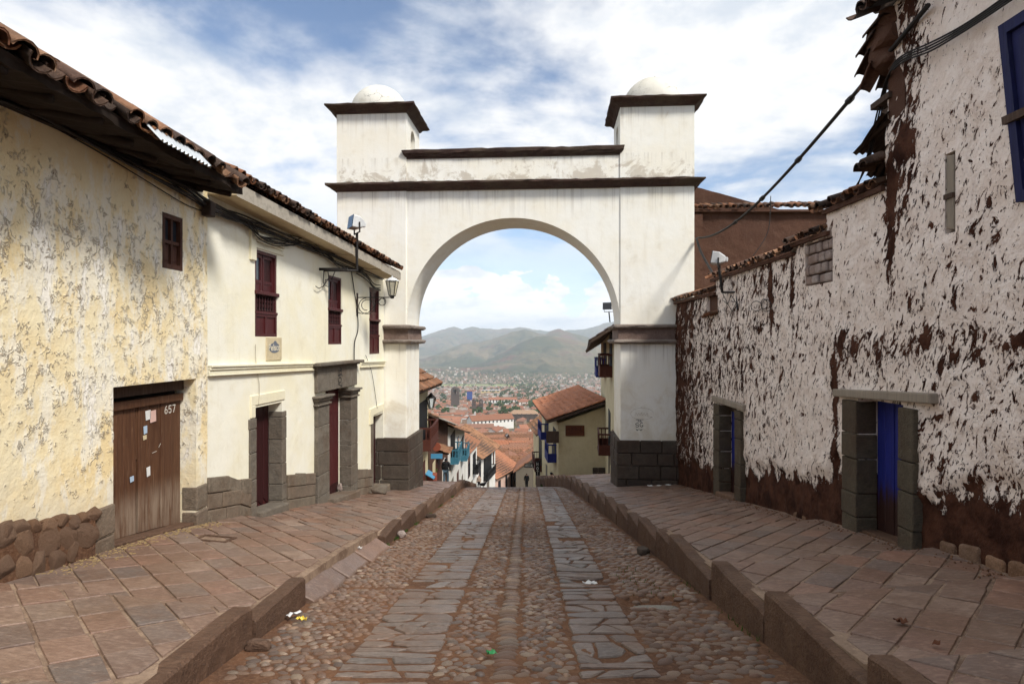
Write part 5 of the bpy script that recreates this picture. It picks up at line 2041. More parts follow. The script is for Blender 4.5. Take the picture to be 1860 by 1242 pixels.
mb = MB()
for (a_, b_, c_, d_) in ((0, .08, 0, 1.60), (1.02, 1.10, 0, 1.60), (.08, 1.02, 1.50, 1.60), (.08, 1.02, 0, .09)):
    wbox(mb, a_, b_, c_, d_, -0.02, 0.05)
wb = mb.build('window', M['blue_wood'], tall)
for k, (a_, b_) in enumerate(((.085, .54), (.56, 1.015))):
    mb = MB()
    wbox(mb, a_, b_, .095, 1.495, -0.02, 0.012)
    sh = mb.build('shutter', M['blue_wood'], wb)
    for (c_, d_) in ((.16, .68), (.80, 1.42)):
        mb = MB(); wbox(mb, a_ + .07, b_ - .07, c_, d_, 0.012, 0.028); bevel(mb.build('panel', M['blue_wood'], wb), 0.012, 1)
mb = MB(); wbox(mb, -.03, 1.12, .70, .77, 0.03, 0.075); mb.build('crossbar', M['old_beam'], wb)

# timber let into a slot high in the wall
mb = MB(); RL.box(mb, 5.87, 5.97, (2.70, 2.74), (3.44, 3.46), -0.10, 0.012); o = bevel(mb.build('timber', M['grey_beam'], tall), 0.012, 2)
mb = MB(); RL.box(mb, 5.865, 5.985, 3.02, 3.07, -0.02, 0.03); mb.build('timber_break', M['old_beam'], tall)

# mud bricks showing where the plaster has gone
rbk = random.Random(15)
z = 2.425
row = 0
while z < 3.02:
    hh = (0.14, 0.155, 0.15, 0.15)[row % 4]
    y = 8.105 - (0.08 if row % 2 else 0)
    while y < 8.84:
        L = rbk.uniform(0.15, 0.20)
        y2 = min(y + L, 8.855)
        ys_ = max(y, 8.105)
        if y2 - ys_ > 0.05:
            mb = MB()
            RL.box(mb, ys_ + .010, y2 - .010, z + .010 + rbk.uniform(-.006, .006), z + hh - .010, -0.09, 0.012 + rbk.uniform(-.015, .018))
            bevel(mb.build('mud_brick', M['mudbrick'], lowr), 0.024, 2)
        y = y2
    z += hh
    row += 1
mb = MB(); RL.box(mb, 8.10, 8.86, 2.42, 3.06, -0.10, -0.075); mb.build('mud_bed', M['adobe_brown'], lowr)
mb = MB(); RL.box(mb, 12.62, 13.30, 2.18, 2.62, -0.10, -0.06); mb.build('mud_bed', M['adobe_brown'], lowr)

# tile copings: each tile a piece of its own, laid across the wall top
def coping(parent, ya, yb, z, seed, mats=('old_tile', 'dark_tile'), n=None, jit=1.3, ov=0.10, drop=0.0):
    n = n or int((yb - ya) / 0.155)
    up = Vector((1.0, 0, 0.30)).normalized()
    tile_roof(parent, (4.35 - ov, yb, z), (4.35 - ov, ya, z + drop), up, n, 2, seed, mats, 0.30, jit, 0.03, 0.78, True, 0.03)


cpo = MB(); RL.box(cpo, 12.74, 15.98, 2.60, 2.665, -0.5, 0.05); cp0 = cpo.build('coping', M['adobe_brown'], lowr); coping(cp0, 12.78, 16.0, 2.67, 81)
cpo = MB(); RL.box(cpo, 9.2, 12.98, (2.93, 2.90), (2.985, 2.955), -0.5, 0.05); cp1 = cpo.build('coping', M['adobe_brown'], lowr); coping(cp1, 9.2, 13.0, 2.965, 82, drop=0.03)
cpo = MB(); RL.box(cpo, 8.16, 9.22, 3.06, 3.12, -0.5, 0.06); cp2 = cpo.build('coping', M['adobe_brown'], lowr); coping(cp2, 8.18, 9.26, 3.12, 83, jit=2.0)
cpo = MB(); RL.box(cpo, 6.95, 8.28, 3.36, 3.42, -0.5, 0.06); cp3 = cpo.build('coping', M['adobe_brown'], lowr); coping(cp3, 6.98, 8.45, 3.42, 84, jit=2.0)
tile_roof(lowr, (4.24, 13.36, 2.14), (4.24, 12.6, 2.16), Vector((1, 0, .3)), 5, 1, 85, ('old_tile',), 0.3, 1.6, 0.02, 0.7, True, 0.0)

# broken eave of the tall house
mb = MB()
mb.hexa([(4.1, -3.5, 5.42), (4.1, 6.86, 5.42), (8.5, 6.86, 6.9), (8.5, -3.5, 6.9), (4.1, -3.5, 5.48), (4.1, 6.86, 5.48), (8.5, 6.86, 6.96), (8.5, -3.5, 6.96)])
rt = mb.build('roof', M['dark_soffit'], tall)
tile_roof(rt, (4.02, 7.02, 5.40), (4.02, 3.8, 5.46), Vector((1, 0, .34)), 16, 2, 86, ('dark_tile',), 0.33, 2.0, 0.03, 1.0, True, 0.10)
rgm = random.Random(3)
MUDL = boulder(33).mesh('mud_lump', M['adobe_brown'])
# a fallen lip of tiles still bedded in a lump of mud at the corner
for k, (yy, zz, sx_, sz_) in enumerate(((6.98, 5.12, .26, .20), (7.02, 4.90, .20, .16), (6.95, 5.30, .22, .14))):
    place('mud_lump', MUDL, rt, Matrix.Translation((4.42, yy, zz)) @ Matrix.Rotation(.4 * k, 4, 'Z') @ Matrix.Diagonal((.24, sx_, sz_, 1)))
for k, (yy, zz, tilt) in enumerate(((7.02, 5.30, -.10), (7.16, 5.19, -.30), (7.24, 5.02, -.55), (7.20, 4.86, -.75))):
    for j, xx in enumerate((4.24, 4.42, 4.60)):
        rot = Euler((tilt + rgm.uniform(-.08, .08), 0, rgm.uniform(-.12, .12))).to_matrix().to_4x4()
        place('roof_tile', TILE['dark_tile'][(k + j) % 4], rt, Matrix.Translation((xx, yy - .25, zz + .02 * j)) @ rot @ Matrix.Diagonal((1.0, .78, 1.0, 1)))
mb = MB(); mb.bar((4.40, 6.85, 4.44), (4.40, 7.20, 4.42), .16, .07); mb.build('joist_end', M['old_beam'], rt)
mb = MB(); mb.bar((4.44, 6.85, 4.30), (4.44, 7.08, 4.30), .12, .06); mb.build('joist_end', M['old_beam'], rt)
corrugated('corrugated_sheet', M['rusty_sheet'], rt, (4.30, 6.86, 4.14), (1, 0.0, 0.05), (0.0, 1.0, -0.12), (0, 0.12, 1), 0.55, 0.72, 0.08, 0.014, -0.08)
corrugated('corrugated_sheet', M['rusty_sheet'], rt, (4.25, 6.88, 4.22), (1, 0.1, 0.30), (0.05, 1.0, -0.35), (0, 0.35, 1), 0.45, 0.50, 0.08, 0.014, -0.05)
corrugated('corrugated_sheet', M['rusty_sheet'], rt, (4.30, 6.86, 3.86), (1, -0.1, -0.10), (0.0, 1.0, -0.30), (0, 0.30, 1), 0.50, 0.46, 0.08, 0.014, -0.12)
for k in range(3):
    p0 = Vector((4.34, 6.98 + 0.05 * k, 3.80 - 0.05 * k))
    rot = Euler((rgm.uniform(-.6, .2), rgm.uniform(-.4, .4), rgm.uniform(1.3, 1.8))).to_matrix().to_4x4()
    place('roof_tile', TILE['dark_tile'][k % 4], rt, Matrix.Translation(p0) @ rot @ Matrix.Diagonal((.9, .6, .9, 1)))

# mud house behind the low wall
mud = thing('mud_house', (7.0, 16.8, -2.6), 'dark brown mud-walled house with a tile-topped wall behind the arch tower', 'house')


def mud_wall(name, x0, x1, y0, z1f, parent):
    mb = MB()
    n, mz = 46, 24
    for j in range(mz + 1):
        for i in range(n + 1):
            x = x0 + (x1 - x0) * i / n
            z = -2.8 + (z1f(x) + 2.8) * j / mz
            mb.v.append((x, y0 + 0.10 * float(fbm(x * 1.5, z * 1.5, 3, 91)), z))
    for j in range(mz):
        for i in range(n):
            a_ = j * (n + 1) + i
            mb.f.append((a_, a_ + 1, a_ + n + 2, a_ + n + 1)); mb.m.append(0)
    mb.hexa([(x0, y0 + .1, -2.8), (x1, y0 + .1, -2.8), (x1, y0 + .5, -2.8), (x0, y0 + .5, -2.8), (x0, y0 + .1, z1f(x0)), (x1, y0 + .1, z1f(x1)), (x1, y0 + .5, z1f(x1)), (x0, y0 + .5, z1f(x0))])
    return mb.build(name, M['adobe_brown'], parent, smooth=True)


mw = mud_wall('wall', 4.95, 9.6, 16.7, lambda x: 5.22 + 0.02 * (x - 5), mud)
mw2 = mud_wall('gable_wall', 5.0, 8.2, 17.6, lambda x: 6.22 - 0.27 * max(0, x - 5.2), mud)
cpo = MB(); cpo.box((4.95, 16.55, 5.21), (9.6, 17.2, 5.27)); cpm = cpo.build('coping', M['adobe_brown'], mud)
tile_roof(cpm, (4.92, 16.52, 5.27), (9.6, 16.52, 5.36), Vector((0, 1, .30)), 25, 2, 87, ('old_tile', 'dark_tile'), 0.3, 1.2, 0.02, 0.9, True, 0.02)
mb = MB(); mb.box((5.05, 16.60, -2.7), (5.30, 16.72, 5.15)); mb.build('buttress', M['adobe_brown'], mud)
# ------------------------------------------------------------------ houses down the street
def barrel_sheet(parent, E0, E1, up, run, mat, name='roof_tiles', pitch=0.24, row=0.36, amp=0.05, seed=0, k=4):
    """barrel-tile roof too far away to pick single tiles: joined, with real columns and courses"""
    E0, E1, up = Vector(E0), Vector(E1), Vector(up).normalized()
    al = E1 - E0
    L = al.length
    al.normalize()
    n_ = al.cross(up)
    if n_.z < 0: n_ = -n_
    n_.normalize()
    nc = max(2, int(L / pitch))
    nr = max(2, int(run / row))
    r1 = np.random.RandomState(seed)
    us = np.linspace(0, L, nc * k + 1)
    prof = amp * np.abs(np.sin(np.pi * us / (L / nc)))
    sag = 0.06 * np.sin(np.linspace(0, math.pi, len(us))) * min(1, L / 8)
    V, Fc = [], []
    for r_ in range(nr):
        for (f_, dz) in ((0.0, 0.035), (1.0, 0.0)):
            v0 = run * (r_ + f_) / nr
            jit = r1.uniform(-.012, .012, len(us))
            pts = np.array(E0)[None] + np.outer(us, np.array(al)) + np.array(up)[None] * v0 + np.outer(prof + dz + jit - sag, np.array(n_))
            V.append(pts)
    V = np.concatenate(V)
    m_ = len(us)
    mb = MB()
    mb.v = [tuple(v) for v in V.tolist()]
    for r_ in range(nr * 2 - 1):
        for i in range(m_ - 1):
            a_ = r_ * m_ + i
            mb.f.append((a_, a_ + 1, a_ + m_ + 1, a_ + m_)); mb.m.append(0)
    o = mb.build(name, mat, parent)
    return tag(o, kind='stuff')


def row_house(name, label, side, y0, x0, y1, x1, depth, zt0, zt1, zb, wmat, rise, ov, rmat='town_tile', wins=(), tiles=None, cat='house', rough=0.0, group=None):
    """house along the street: face from (x0, y0) to (x1, y1); eave z zt0..zt1; roof rising away from the street"""
    h = thing(name, ((x0 + x1) / 2 - side * depth / 2, (y0 + y1) / 2, zb), label, cat, group)
    k_ = (x1 - x0) / (y1 - y0)
    ln = Line(x0, y0, k_, side)
    nx_, ny_ = ln.n
    mb = MB()
    b0, b1 = (x0 - nx_ * depth, y0 - ny_ * depth), (x1 - nx_ * depth, y1 - ny_ * depth)
    r0, r1_ = (x0 - nx_ * depth / 2, y0 - ny_ * depth / 2), (x1 - nx_ * depth / 2, y1 - ny_ * depth / 2)
    zr0, zr1 = zt0 + rise, zt1 + rise
    v = [(x0, y0, zb), (x1, y1, zb), (b1[0], b1[1], zb), (b0[0], b0[1], zb),
         (x0, y0, zt0), (x1, y1, zt1), (b1[0], b1[1], zt1), (b0[0], b0[1], zt0), (r0[0], r0[1], zr0 - .02), (r1_[0], r1_[1], zr1 - .02)]
    mb.add(v, [(0, 1, 5, 4), (1, 2, 6, 9, 5), (2, 3, 7, 6), (3, 0, 4, 8, 7), (4, 5, 9, 8), (6, 7, 8, 9)])
    mb.build('wall', M[wmat], h)
    # roof: two slopes
    half = depth / 2 + ov
    sl = rise / (depth / 2)
    e0 = Vector((x0 + nx_ * ov, y0 + ny_ * ov, zt0 - sl * ov + .03))
    e1 = Vector((x1 + nx_ * ov, y1 + ny_ * ov, zt1 - sl * ov + .03))
    al = (e1 - e0).normalized()
    e0 = e0 - al * 0.35
    e1 = e1 + al * 0.25
    up = Vector((-nx_ * half, -ny_ * half, rise + sl * ov))
    run = up.length
    mb = MB()
    q = rsheet(e0, e1, up, run, 0.09, 0.0)
    mb.hexa(q)
    f0 = Vector((b0[0] - nx_ * ov, b0[1] - ny_ * ov, zt0 - sl * ov + .03)) - al * .35
    f1 = Vector((b1[0] - nx_ * ov, b1[1] - ny_ * ov, zt1 - sl * ov + .03)) + al * .25
    upb = Vector((nx_ * half, ny_ * half, rise + sl * ov))
    mb.hexa(rsheet(f0, f1, upb, run, 0.09, 0.0))
    rf = mb.build('roof', M['old_beam'], h)
    if tiles:
        tile_roof(rf, e0, e1, up, tiles[0], tiles[1], 5, tiles[2], run / tiles[1], 0.7, 0.03, 1.0, False, 0.0)
        barrel_sheet(rf, f0, f1, upb, run, M[rmat])
    else:
        barrel_sheet(rf, e0, e1, up, run, M[rmat], seed=1)
        barrel_sheet(rf, f0, f1, upb, run, M[rmat], seed=2)
    for wdef in wins:
        kind, ya, yb, za, zb_, mk = wdef[:6]
        if kind == 'win':
            mb = MB(); ln.box(mb, ya, yb, za, zb_, -0.05, 0.03)
            wo = mb.build('window', M[mk], h)
            mb = MB(); ln.box(mb, ya + .08, yb - .08, za + .08, zb_ - .08, 0.0, 0.035); mb.build('pane', M['glass_dark'], wo)
        elif kind == 'door':
            mb = MB(); ln.box(mb, ya, yb, za, zb_, -0.05, 0.025); mb.build('door', M[mk], h)
        elif kind == 'balcony':
            mb = MB(); ln.box(mb, ya, yb, za - .10, za, -0.05, 0.60); bo = mb.build('balcony', M[mk], h)
            mb = MB(); ln.box(mb, ya, yb, za + .9, za + .98, 0.53, 0.60); ln.box(mb, ya, ya + .07, za + .9, za + .98, 0, .53); ln.box(mb, yb - .07, yb, za + .9, za + .98, 0, .53); mb.build('rail', M[mk], bo)
            mb = MB(); ln.box(mb, ya, yb, za, za + .42, 0.54, 0.58); ln.box(mb, ya, ya + .05, za, za + .42, 0, .54); ln.box(mb, yb - .05, yb, za, za + .42, 0, .54); mb.build('panel', M[mk], bo)
            n = max(4, int((yb - ya) / .16))
            for i in range(n + 1):
                yy_ = ya + .03 + (yb - ya - .06) * i / n
                mb = MB(); ln.box(mb, yy_ - .025, yy_ + .025, za + .42, za + .9, 0.545, 0.585); mb.build('baluster', M[mk], bo)
            for yy_ in (ya + .025, yb - .025):
                for oo in (.15, .35):
                    mb = MB(); ln.box(mb, yy_ - .02, yy_ + .02, za + .42, za + .9, oo, oo + .05); mb.build('baluster', M[mk], bo)
            mb = MB(); ln.box(mb, ya + .12, yb - .12, za, zb_, -0.05, 0.03); wo = mb.build('window', M['black'], h)
        elif kind == 'sign':
            pass
    return h, ln


# upper slopes of the two near roofs
_e0 = Vector((EX + .04, -1.2, 3.60)) + PIT * 1.30
barrel_sheet(roof, _e0, _e0 + Vector((0, 8.92, 0)), PIT, 3.1, M['old_tile'], pitch=0.21, row=0.33, amp=0.09, seed=3, k=6)
_e0 = Vector((ex(7.95) + .06, 7.95, ez(7.95) + .26)) + PW * 0.98
_e1 = Vector((ex(16.0) + .06, 16.0, ez(16.0) + .21)) + PW * 0.98
barrel_sheet(rw, _e0, _e1, PW, 3.4, M['old_tile'], pitch=0.17, row=0.33, amp=0.07, seed=4, k=6)

# left side, from the arch down
h1, n1_ = row_house('corner_house', 'cream house with a dark wooden balcony just beyond the arch', 1, 21.5, -4.25, 31.3, -4.40, 5.0, 0.10, -0.20, -7.0, 'plaster_cream', 1.5, 0.72,
                    'old_tile', wins=(('balcony', 27.6, 30.9, -3.35, -1.3, 'balcony_brown'), ('win', 25.0, 26.2, -3.0, -1.4, 'balcony_brown'), ('door', 28.9, 30.0, -6.6, -4.3, 'balcony_brown')), tiles=(40, 7, ('old_tile',)))
h2, n2_ = row_house('adobe_shop', 'brown adobe house roofed with grey corrugated sheets below the balcony house', 1, 31.6, -4.42, 42.4, -4.56, 6.0, -2.20, -4.05, -11.0, 'adobe_brown', 1.35, 0.55,
                    'old_tile', wins=(('door', 33.4, 34.6, -8.3, -5.2, 'plaster_cream'), ('door', 38.6, 40.4, -10.2, -6.2, 'plaster_town_white'), ('door', 35.2, 36.6, -8.3, -5.6, 'balcony_brown')))
corrugated('corrugated_sheet', M['grey_sheet'], h2, n2_.p(31.5, -2.42, 0.62), Vector(n2_.p(44, -4.53, 0.62)) - Vector(n2_.p(31.5, -2.42, 0.62)), Vector((-1, 0, .43)), (0.3, 0, 1), 12.3, 1.25, 0.28, 0.03)
mb = MB(); n2_.box(mb, 35.0, 36.8, -5.0, -4.86, 0, 0.75); ao = mb.build('awning', M['old_beam'], h2)
barrel_sheet(ao, n2_.p(34.9, -4.95, 0.85), n2_.p(36.9, -4.95, 0.85), Vector((-1, 0, .35)), 0.9, M['old_tile'])
mb = MB()
def shop3(u_, v_, off): return n2_.p(34.75 + u_, -7.3 + v_, 0.03 + off)
rgf = random.Random(2)
for k in range(26):
    cx_, cy_ = rgf.uniform(0, .5), rgf.uniform(-.9, 1.4)
    strokes(mb, [arc(cx_, cy_, .16, .12, rgf.uniform(0, 360), rgf.uniform(200, 500), 7)], shop3, 0.07, 0.004 + .001 * k)
tag(mb.build('graffiti', M['graffiti_green'], h2), kind='stuff')
h3, n3_ = row_house('white_house', 'white house with two teal balconies on the left of the descending street', 1, 42.8, -4.58, 58.6, -4.66, 7.0, -4.35, -7.05, -15.0, 'plaster_town_white', 1.6, 0.55,
                    'old_tile', wins=(('balcony', 44.4, 48.2, -7.4, -5.4, 'balcony_teal'), ('balcony', 53.6, 57.4, -9.0, -7.3, 'balcony_teal'), ('door', 44.6, 46.8, -11.5, -8.9, 'frame_stone'),
                                      ('door', 50.0, 51.6, -12.8, -9.4, 'balcony_brown'), ('win', 50.4, 51.6, -8.4, -6.5, 'balcony_teal'), ('door', 55.0, 56.4, -13.5, -10.8, 'frame_stone')))
h4, n4_ = row_house('white_cottage', 'narrow white house between the teal-balcony house and the brown-roofed one', 1, 59.2, -4.62, 68.4, -4.02, 7.0, -9.3, -9.6, -19.0, 'plaster_town_white', 1.9, 0.45,
                    'town_tile', wins=(('win', 61.0, 62.6, -12.4, -10.2, 'balcony_brown'), ('balcony', 64.6, 67.4, -12.6, -10.6, 'black'), ('door', 63.0, 64.6, -16.0, -13.2, 'frame_stone')))
h5, n5_ = row_house('brown_roof_house', 'white house with a broad brown tile roof and a dark balcony', 1, 69.2, -4.05, 80.0, -2.25, 8.0, -11.5, -11.9, -22.0, 'plaster_town_white', 2.4, 0.75,
                    'old_tile', wins=(('balcony', 72.6, 77.6, -15.2, -12.6, 'black'), ('win', 70.2, 71.2, -15.0, -12.6, 'balcony_brown'), ('door', 74.6, 76.0, -18.6, -16.0, 'frame_stone'), ('win', 78.4, 79.2, -14.6, -12.8, 'balcony_brown')))
h6, n6_ = row_house('pink_house', 'pale pink house with an orange tile roof at the foot of the street', 1, 82.0, -2.45, 91.0, 0.75, 7.0, -16.9, -17.0, -25.0, 'plaster_pink', 2.1, 0.5,
                    'new_tile', wins=(('win', 83.4, 84.4, -19.6, -17.8, 'balcony_brown'), ('win', 86.2, 86.9, -20.4, -17.7, 'balcony_brown'), ('win', 88.3, 89.1, -20.0, -17.8, 'balcony_brown'), ('win', 90.0, 90.6, -19.4, -17.8, 'balcony_blue')))

# right side: tall cream house behind the pier, and the cream gable house with the wooden sign
hr1, nr1 = row_house('balcony_house', 'tall cream house with red and blue balconies behind the pier', -1, 25.0, 4.35, 44.0, 6.55, 5.6, 2.30, 1.55, -9.5, 'plaster_cream', 1.8, 1.10,
                     'dark_tile', wins=(('balcony', 27.8, 30.4, 0.05, 2.05, 'balcony_brown'), ('balcony', 34.5, 38.6, -0.35, 1.55, 'balcony_blue'), ('balcony', 29.4, 31.6, -3.9, -1.9, 'balcony_brown'), ('door', 30.4, 31.6, -6.4, -3.6, 'frame_stone'), ('door', 26.2, 27.4, -5.2, -2.4, 'balcony_brown')))
gr2 = thing('gable_house', (4.3, 40.0, -7.0), 'cream house with a wooden sign and sloping red tile roof beyond the pier', 'house')
mb = MB()
zl, zrr = -3.35, -2.25
v = [(2.79, 36, -10.5), (5.75, 36, -10.5), (6.0, 46.5, -13), (2.33, 46.5, -13), (2.79, 36, zl + .05), (5.75, 36, zrr), (6.0, 46.5, zrr), (2.33, 46.5, zl + .02)]
mb.hexa(v)
mb.build('wall', M['plaster_cream'], gr2)
mb = MB()
e0, e1 = Vector((2.06, 35.5, -3.12)), Vector((1.62, 47.0, -3.12))
upr = Vector((3.35, 0.0, 1.13))
mb.hexa(rsheet(e0, e1, upr, upr.length + .25, 0.14, 0.0))
rf2 = mb.build('roof', M['old_beam'], gr2)
tile_roof(rf2, e0, e1, upr, 33, 9, 51, ('new_tile',), upr.length / 9 * 1.04, 0.35, 0.04, 1.25, False, 0.0)
L2r = Line(2.79, 36.0, -0.0438, -1)
def near_box(mb, xa, xb, za, zb_, off0, off1):
    return mb.box((xa, 36 - off1, za), (xb, 36 - off0, zb_))
# wooden sign with carved letters
mb = MB(); near_box(mb, 3.22, 4.36, -4.05, -3.42, 0.0, 0.06)
sg = mb.build('wall_sign', M['sign_wood'], gr2)
mb = MB(); near_box(mb, 3.25, 4.33, -3.86, -3.82, 0.06, 0.072); mb.build('sign_batten', M['balcony_brown'], sg)
def text_strokes(word, h):
    G = {'A': [[(0, 0), (.3, 1), (.6, 0)], [(.12, .4), (.48, .4)]], 'L': [[(0, 1), (0, 0), (.5, 0)]], 'B': [[(0, 0), (0, 1), (.4, .95), (.45, .7), (.3, .52), (0, .5)], [(.3, .52), (.5, .3), (.4, .03), (0, 0)]],
         'E': [[(.5, 1), (0, 1), (0, 0), (.5, 0)], [(0, .5), (.4, .5)]], 'R': [[(0, 0), (0, 1), (.4, .95), (.45, .65), (.3, .5), (0, .5)], [(.25, .5), (.5, 0)]], 'G': [arc(.3, .5, .3, .5, 50, 320, 8) + [(.55, .45), (.35, .45)]],
         'U': [[(0, 1), (0, .25), (.15, 0), (.4, 0), (.55, .25), (.55, 1)]], 'O': [arc(.28, .5, .28, .5, 0, 360, 12)], 'M': [[(0, 0), (.05, 1), (.32, .4), (.6, 1), (.65, 0)]], 'S': [arc(.25, .74, .24, .26, 30, 260, 7) + arc(.25, .26, .25, .26, 80, -150, 7)],
         'P': [[(0, 0), (0, 1), (.4, .95), (.45, .65), (.3, .5), (0, .5)]], 'i': [[(.1, 0), (.1, .62)], [(.1, .82), (.1, .9)]], 'l': [[(.1, 0), (.1, 1)]], 'e': [[(.05, .32), (.45, .36)] + arc(.25, .32, .22, .32, 10, 320, 8)],
         's': [arc(.2, .46, .18, .17, 30, 260, 6) + arc(.2, .16, .2, .16, 80, -150, 6)], 'c': [arc(.25, .32, .22, .32, 50, 310, 8)], 'o': [arc(.25, .32, .22, .32, 0, 360, 10)], 'n': [[(0, 0), (0, .6)], arc(.22, .38, .2, .24, 170, 0, 5) + [(.42, 0)]],
         'H': [[(0, 0), (0, 1)], [(.5, 0), (.5, 1)], [(0, .5), (.5, .5)]], 'T': [[(0, 1), (.6, 1)], [(.3, 1), (.3, 0)]], 'N': [[(0, 0), (0, 1), (.5, 0), (.5, 1)]], 'C': [arc(.3, .5, .3, .5, 50, 310, 8)], 'I': [[(.1, 0), (.1, 1)]]}
    out, x = [], 0.0
    for ch in word:
        if ch == ' ':
            x += .35; continue
        g_ = G[ch]
        for pl in g_: out.append([((x + a_) * h, b_ * h) for a_, b_ in pl])
        x += (max(a_ for pl in g_ for a_, b_ in pl) + .22)
    return out, x * h
mb = MB()
st, wtx = text_strokes('ALBERGUE', 0.22)
sx_ = 0.92 / wtx
strokes(mb, [[(a_ * sx_, b_) for a_, b_ in pl] for pl in st], lambda u_, v_, off: (3.33 + u_, 36 - 0.062 - off, -3.74 + v_), 0.035, 0.003)
mb.build('lettering', M['balcony_brown'], sg)
# hanging board, balconies and doors on its street face
mb = MB(); mb.box((2.05, 35.62, -4.42), (2.80, 35.72, -3.72)); mb.build('hanging_board', M['old_beam'], gr2)
for (ya, yb, za) in ((36.9, 38.9, -5.75), (41.5, 44.0, -5.1)):
    mb = MB(); L2r.box(mb, ya, yb, za - .1, za, -.05, .55); bo = mb.build('balcony', M['balcony_blue'], gr2)
    mb = MB(); L2r.box(mb, ya, yb, za, za + .45, .50, .55); L2r.box(mb, ya, ya + .06, za, za + .45, 0, .5); mb.build('panel', M['balcony_blue'], bo)
    mb = MB(); L2r.box(mb, ya, yb, za + .95, za + 1.03, .48, .55); L2r.box(mb, ya, ya + .06, za + .95, za + 1.03, 0, .48); mb.build('rail', M['balcony_blue'], bo)
    for i in range(5):
        yy_ = ya + .04 + (yb - ya - .08) * i / 4
        mb = MB(); L2r.box(mb, yy_ - .03, yy_ + .03, za + .45, za + .95, .49, .54); mb.build('baluster', M['balcony_blue'], bo)
    for oo in (.02, .24):
        mb = MB(); L2r.box(mb, ya, ya + .05, za + .45, za + .95, oo, oo + .05); mb.build('baluster', M['balcony_blue'], bo)
    mb = MB(); L2r.box(mb, ya + .2, yb - .2, za, za + 1.9, -.05, .02); mb.build('window', M['black'], gr2)
for (ya, yb) in ((37.6, 38.8), (42.4, 43.4)):
    mb = MB(); L2r.box(mb, ya, yb, -10.5, -6.9 if ya < 40 else -7.2, -.05, .02); mb.build('door', M['frame_stone'], gr2)
# stepped stone plinth
rbp = random.Random(4)
for (xa, xb, zt_) in ((2.78, 4.05, -7.15), (4.05, 4.85, -6.45), (4.85, 5.7, -5.95)):
    z = zt_
    while z > -8.0:
        x = xa
        while x < xb - .02:
            L = rbp.uniform(.3, .55)
            x2 = min(x + L, xb)
            if xb - x2 < .15: x2 = xb
            mb = MB(); near_box(mb, x + .006, x2 - .006, z - .28, z - .008, -0.05, 0.05 + rbp.uniform(-.01, .02))
            bevel(mb.build('plinth_stone', M['block'], gr2), 0.02, 1)
            x = x2
        z -= .29
hr3, nr3 = row_house('red_balcony_house', 'small house with a red balcony beyond the wooden sign house', -1, 47.2, 2.45, 57.0, 2.05, 6.0, -5.35, -5.9, -15.5, 'plaster_cream', 2.2, 0.6,
                     'old_tile', wins=(('balcony', 47.8, 51.0, -8.7, -6.4, 'balcony_brown'), ('door', 52, 53.4, -12.6, -10, 'frame_stone')))
# boards hanging over the street
for k, (x0_, x1_, z0_, z1_, word, vert) in enumerate(((0.98, 1.72, -8.25, -7.92, 'HOSTAL', False), (1.85, 2.2, -9.6, -7.75, 'HOTEL', True))):
    bd = thing('street_board', (x1_, 46.9, z0_), ('black board with white letters hanging over the street' if k == 0 else 'tall narrow black board with white letters hanging upright'), 'sign')
    mb = MB(); mb.box((x0_, 46.86, z0_), (x1_, 46.92, z1_)); mb.build('board', M['black'], bd)
    mb = MB()
    if not vert:
        st, wt_ = text_strokes(word, 0.2)
        strokes(mb, [[(a_ * (x1_ - x0_ - .1) / wt_, b_) for a_, b_ in pl] for pl in st], lambda u_, v_, off: (x0_ + .06 + u_, 46.858 - off, z0_ + .07 + v_), 0.03, 0.003)
    else:
        for i, ch in enumerate(word):
            st, wt_ = text_strokes(ch, 0.24)
            strokes(mb, st, lambda u_, v_, off: (x0_ + .08 + u_, 46.858 - off, z1_ - .34 - i * .34 + v_), 0.035, 0.003)
    mb.build('lettering', M['white_paint'], bd)
    mb = MB(); mb.tube([((x0_ + x1_) / 2, 46.89, z1_), (2.45, 47.25, z1_ + .15)], 0.02, 6); mb.build('bracket', M['iron'], bd)

# rough stone gable at the bottom
st4 = thing('stone_gable_house', (2.4, 86, -22), 'grey stone gable wall with a tile-edged roof below the hanging boards', 'house')
mb = MB()
v = [(.55, 85, -24), (4.6, 85, -24), (4.6, 85, -16.4), (2.9, 85, -15.0), (.55, 85, -16.6)]
n = len(v)
mb.add(v + [(x + .8, 93, z) for x, y, z in v], [(0, 1, 2, 3, 4), (9, 8, 7, 6, 5), (0, 5, 6, 1), (1, 6, 7, 2), (2, 7, 8, 3), (3, 8, 9, 4), (4, 9, 5, 0)])
mb.build('wall', M['frame_stone'], st4)
mb = MB(); mb.hexa(rsheet((.2, 84.7, -16.95), (1.0, 93.3, -16.95), Vector((2.7, 0, 1.93)), 3.35, .15, .15)); mb.hexa(rsheet((4.95, 84.7, -16.6), (5.75, 93.3, -16.6), Vector((-2.05, 0, 1.7)), 2.7, .15, .15))
r4 = mb.build('roof', M['town_tile'], st4)
barrel_sheet(r4, (.2, 84.7, -16.8), (1.0, 93.3, -16.8), Vector((2.7, 0, 1.93)), 3.35, M['town_tile'])

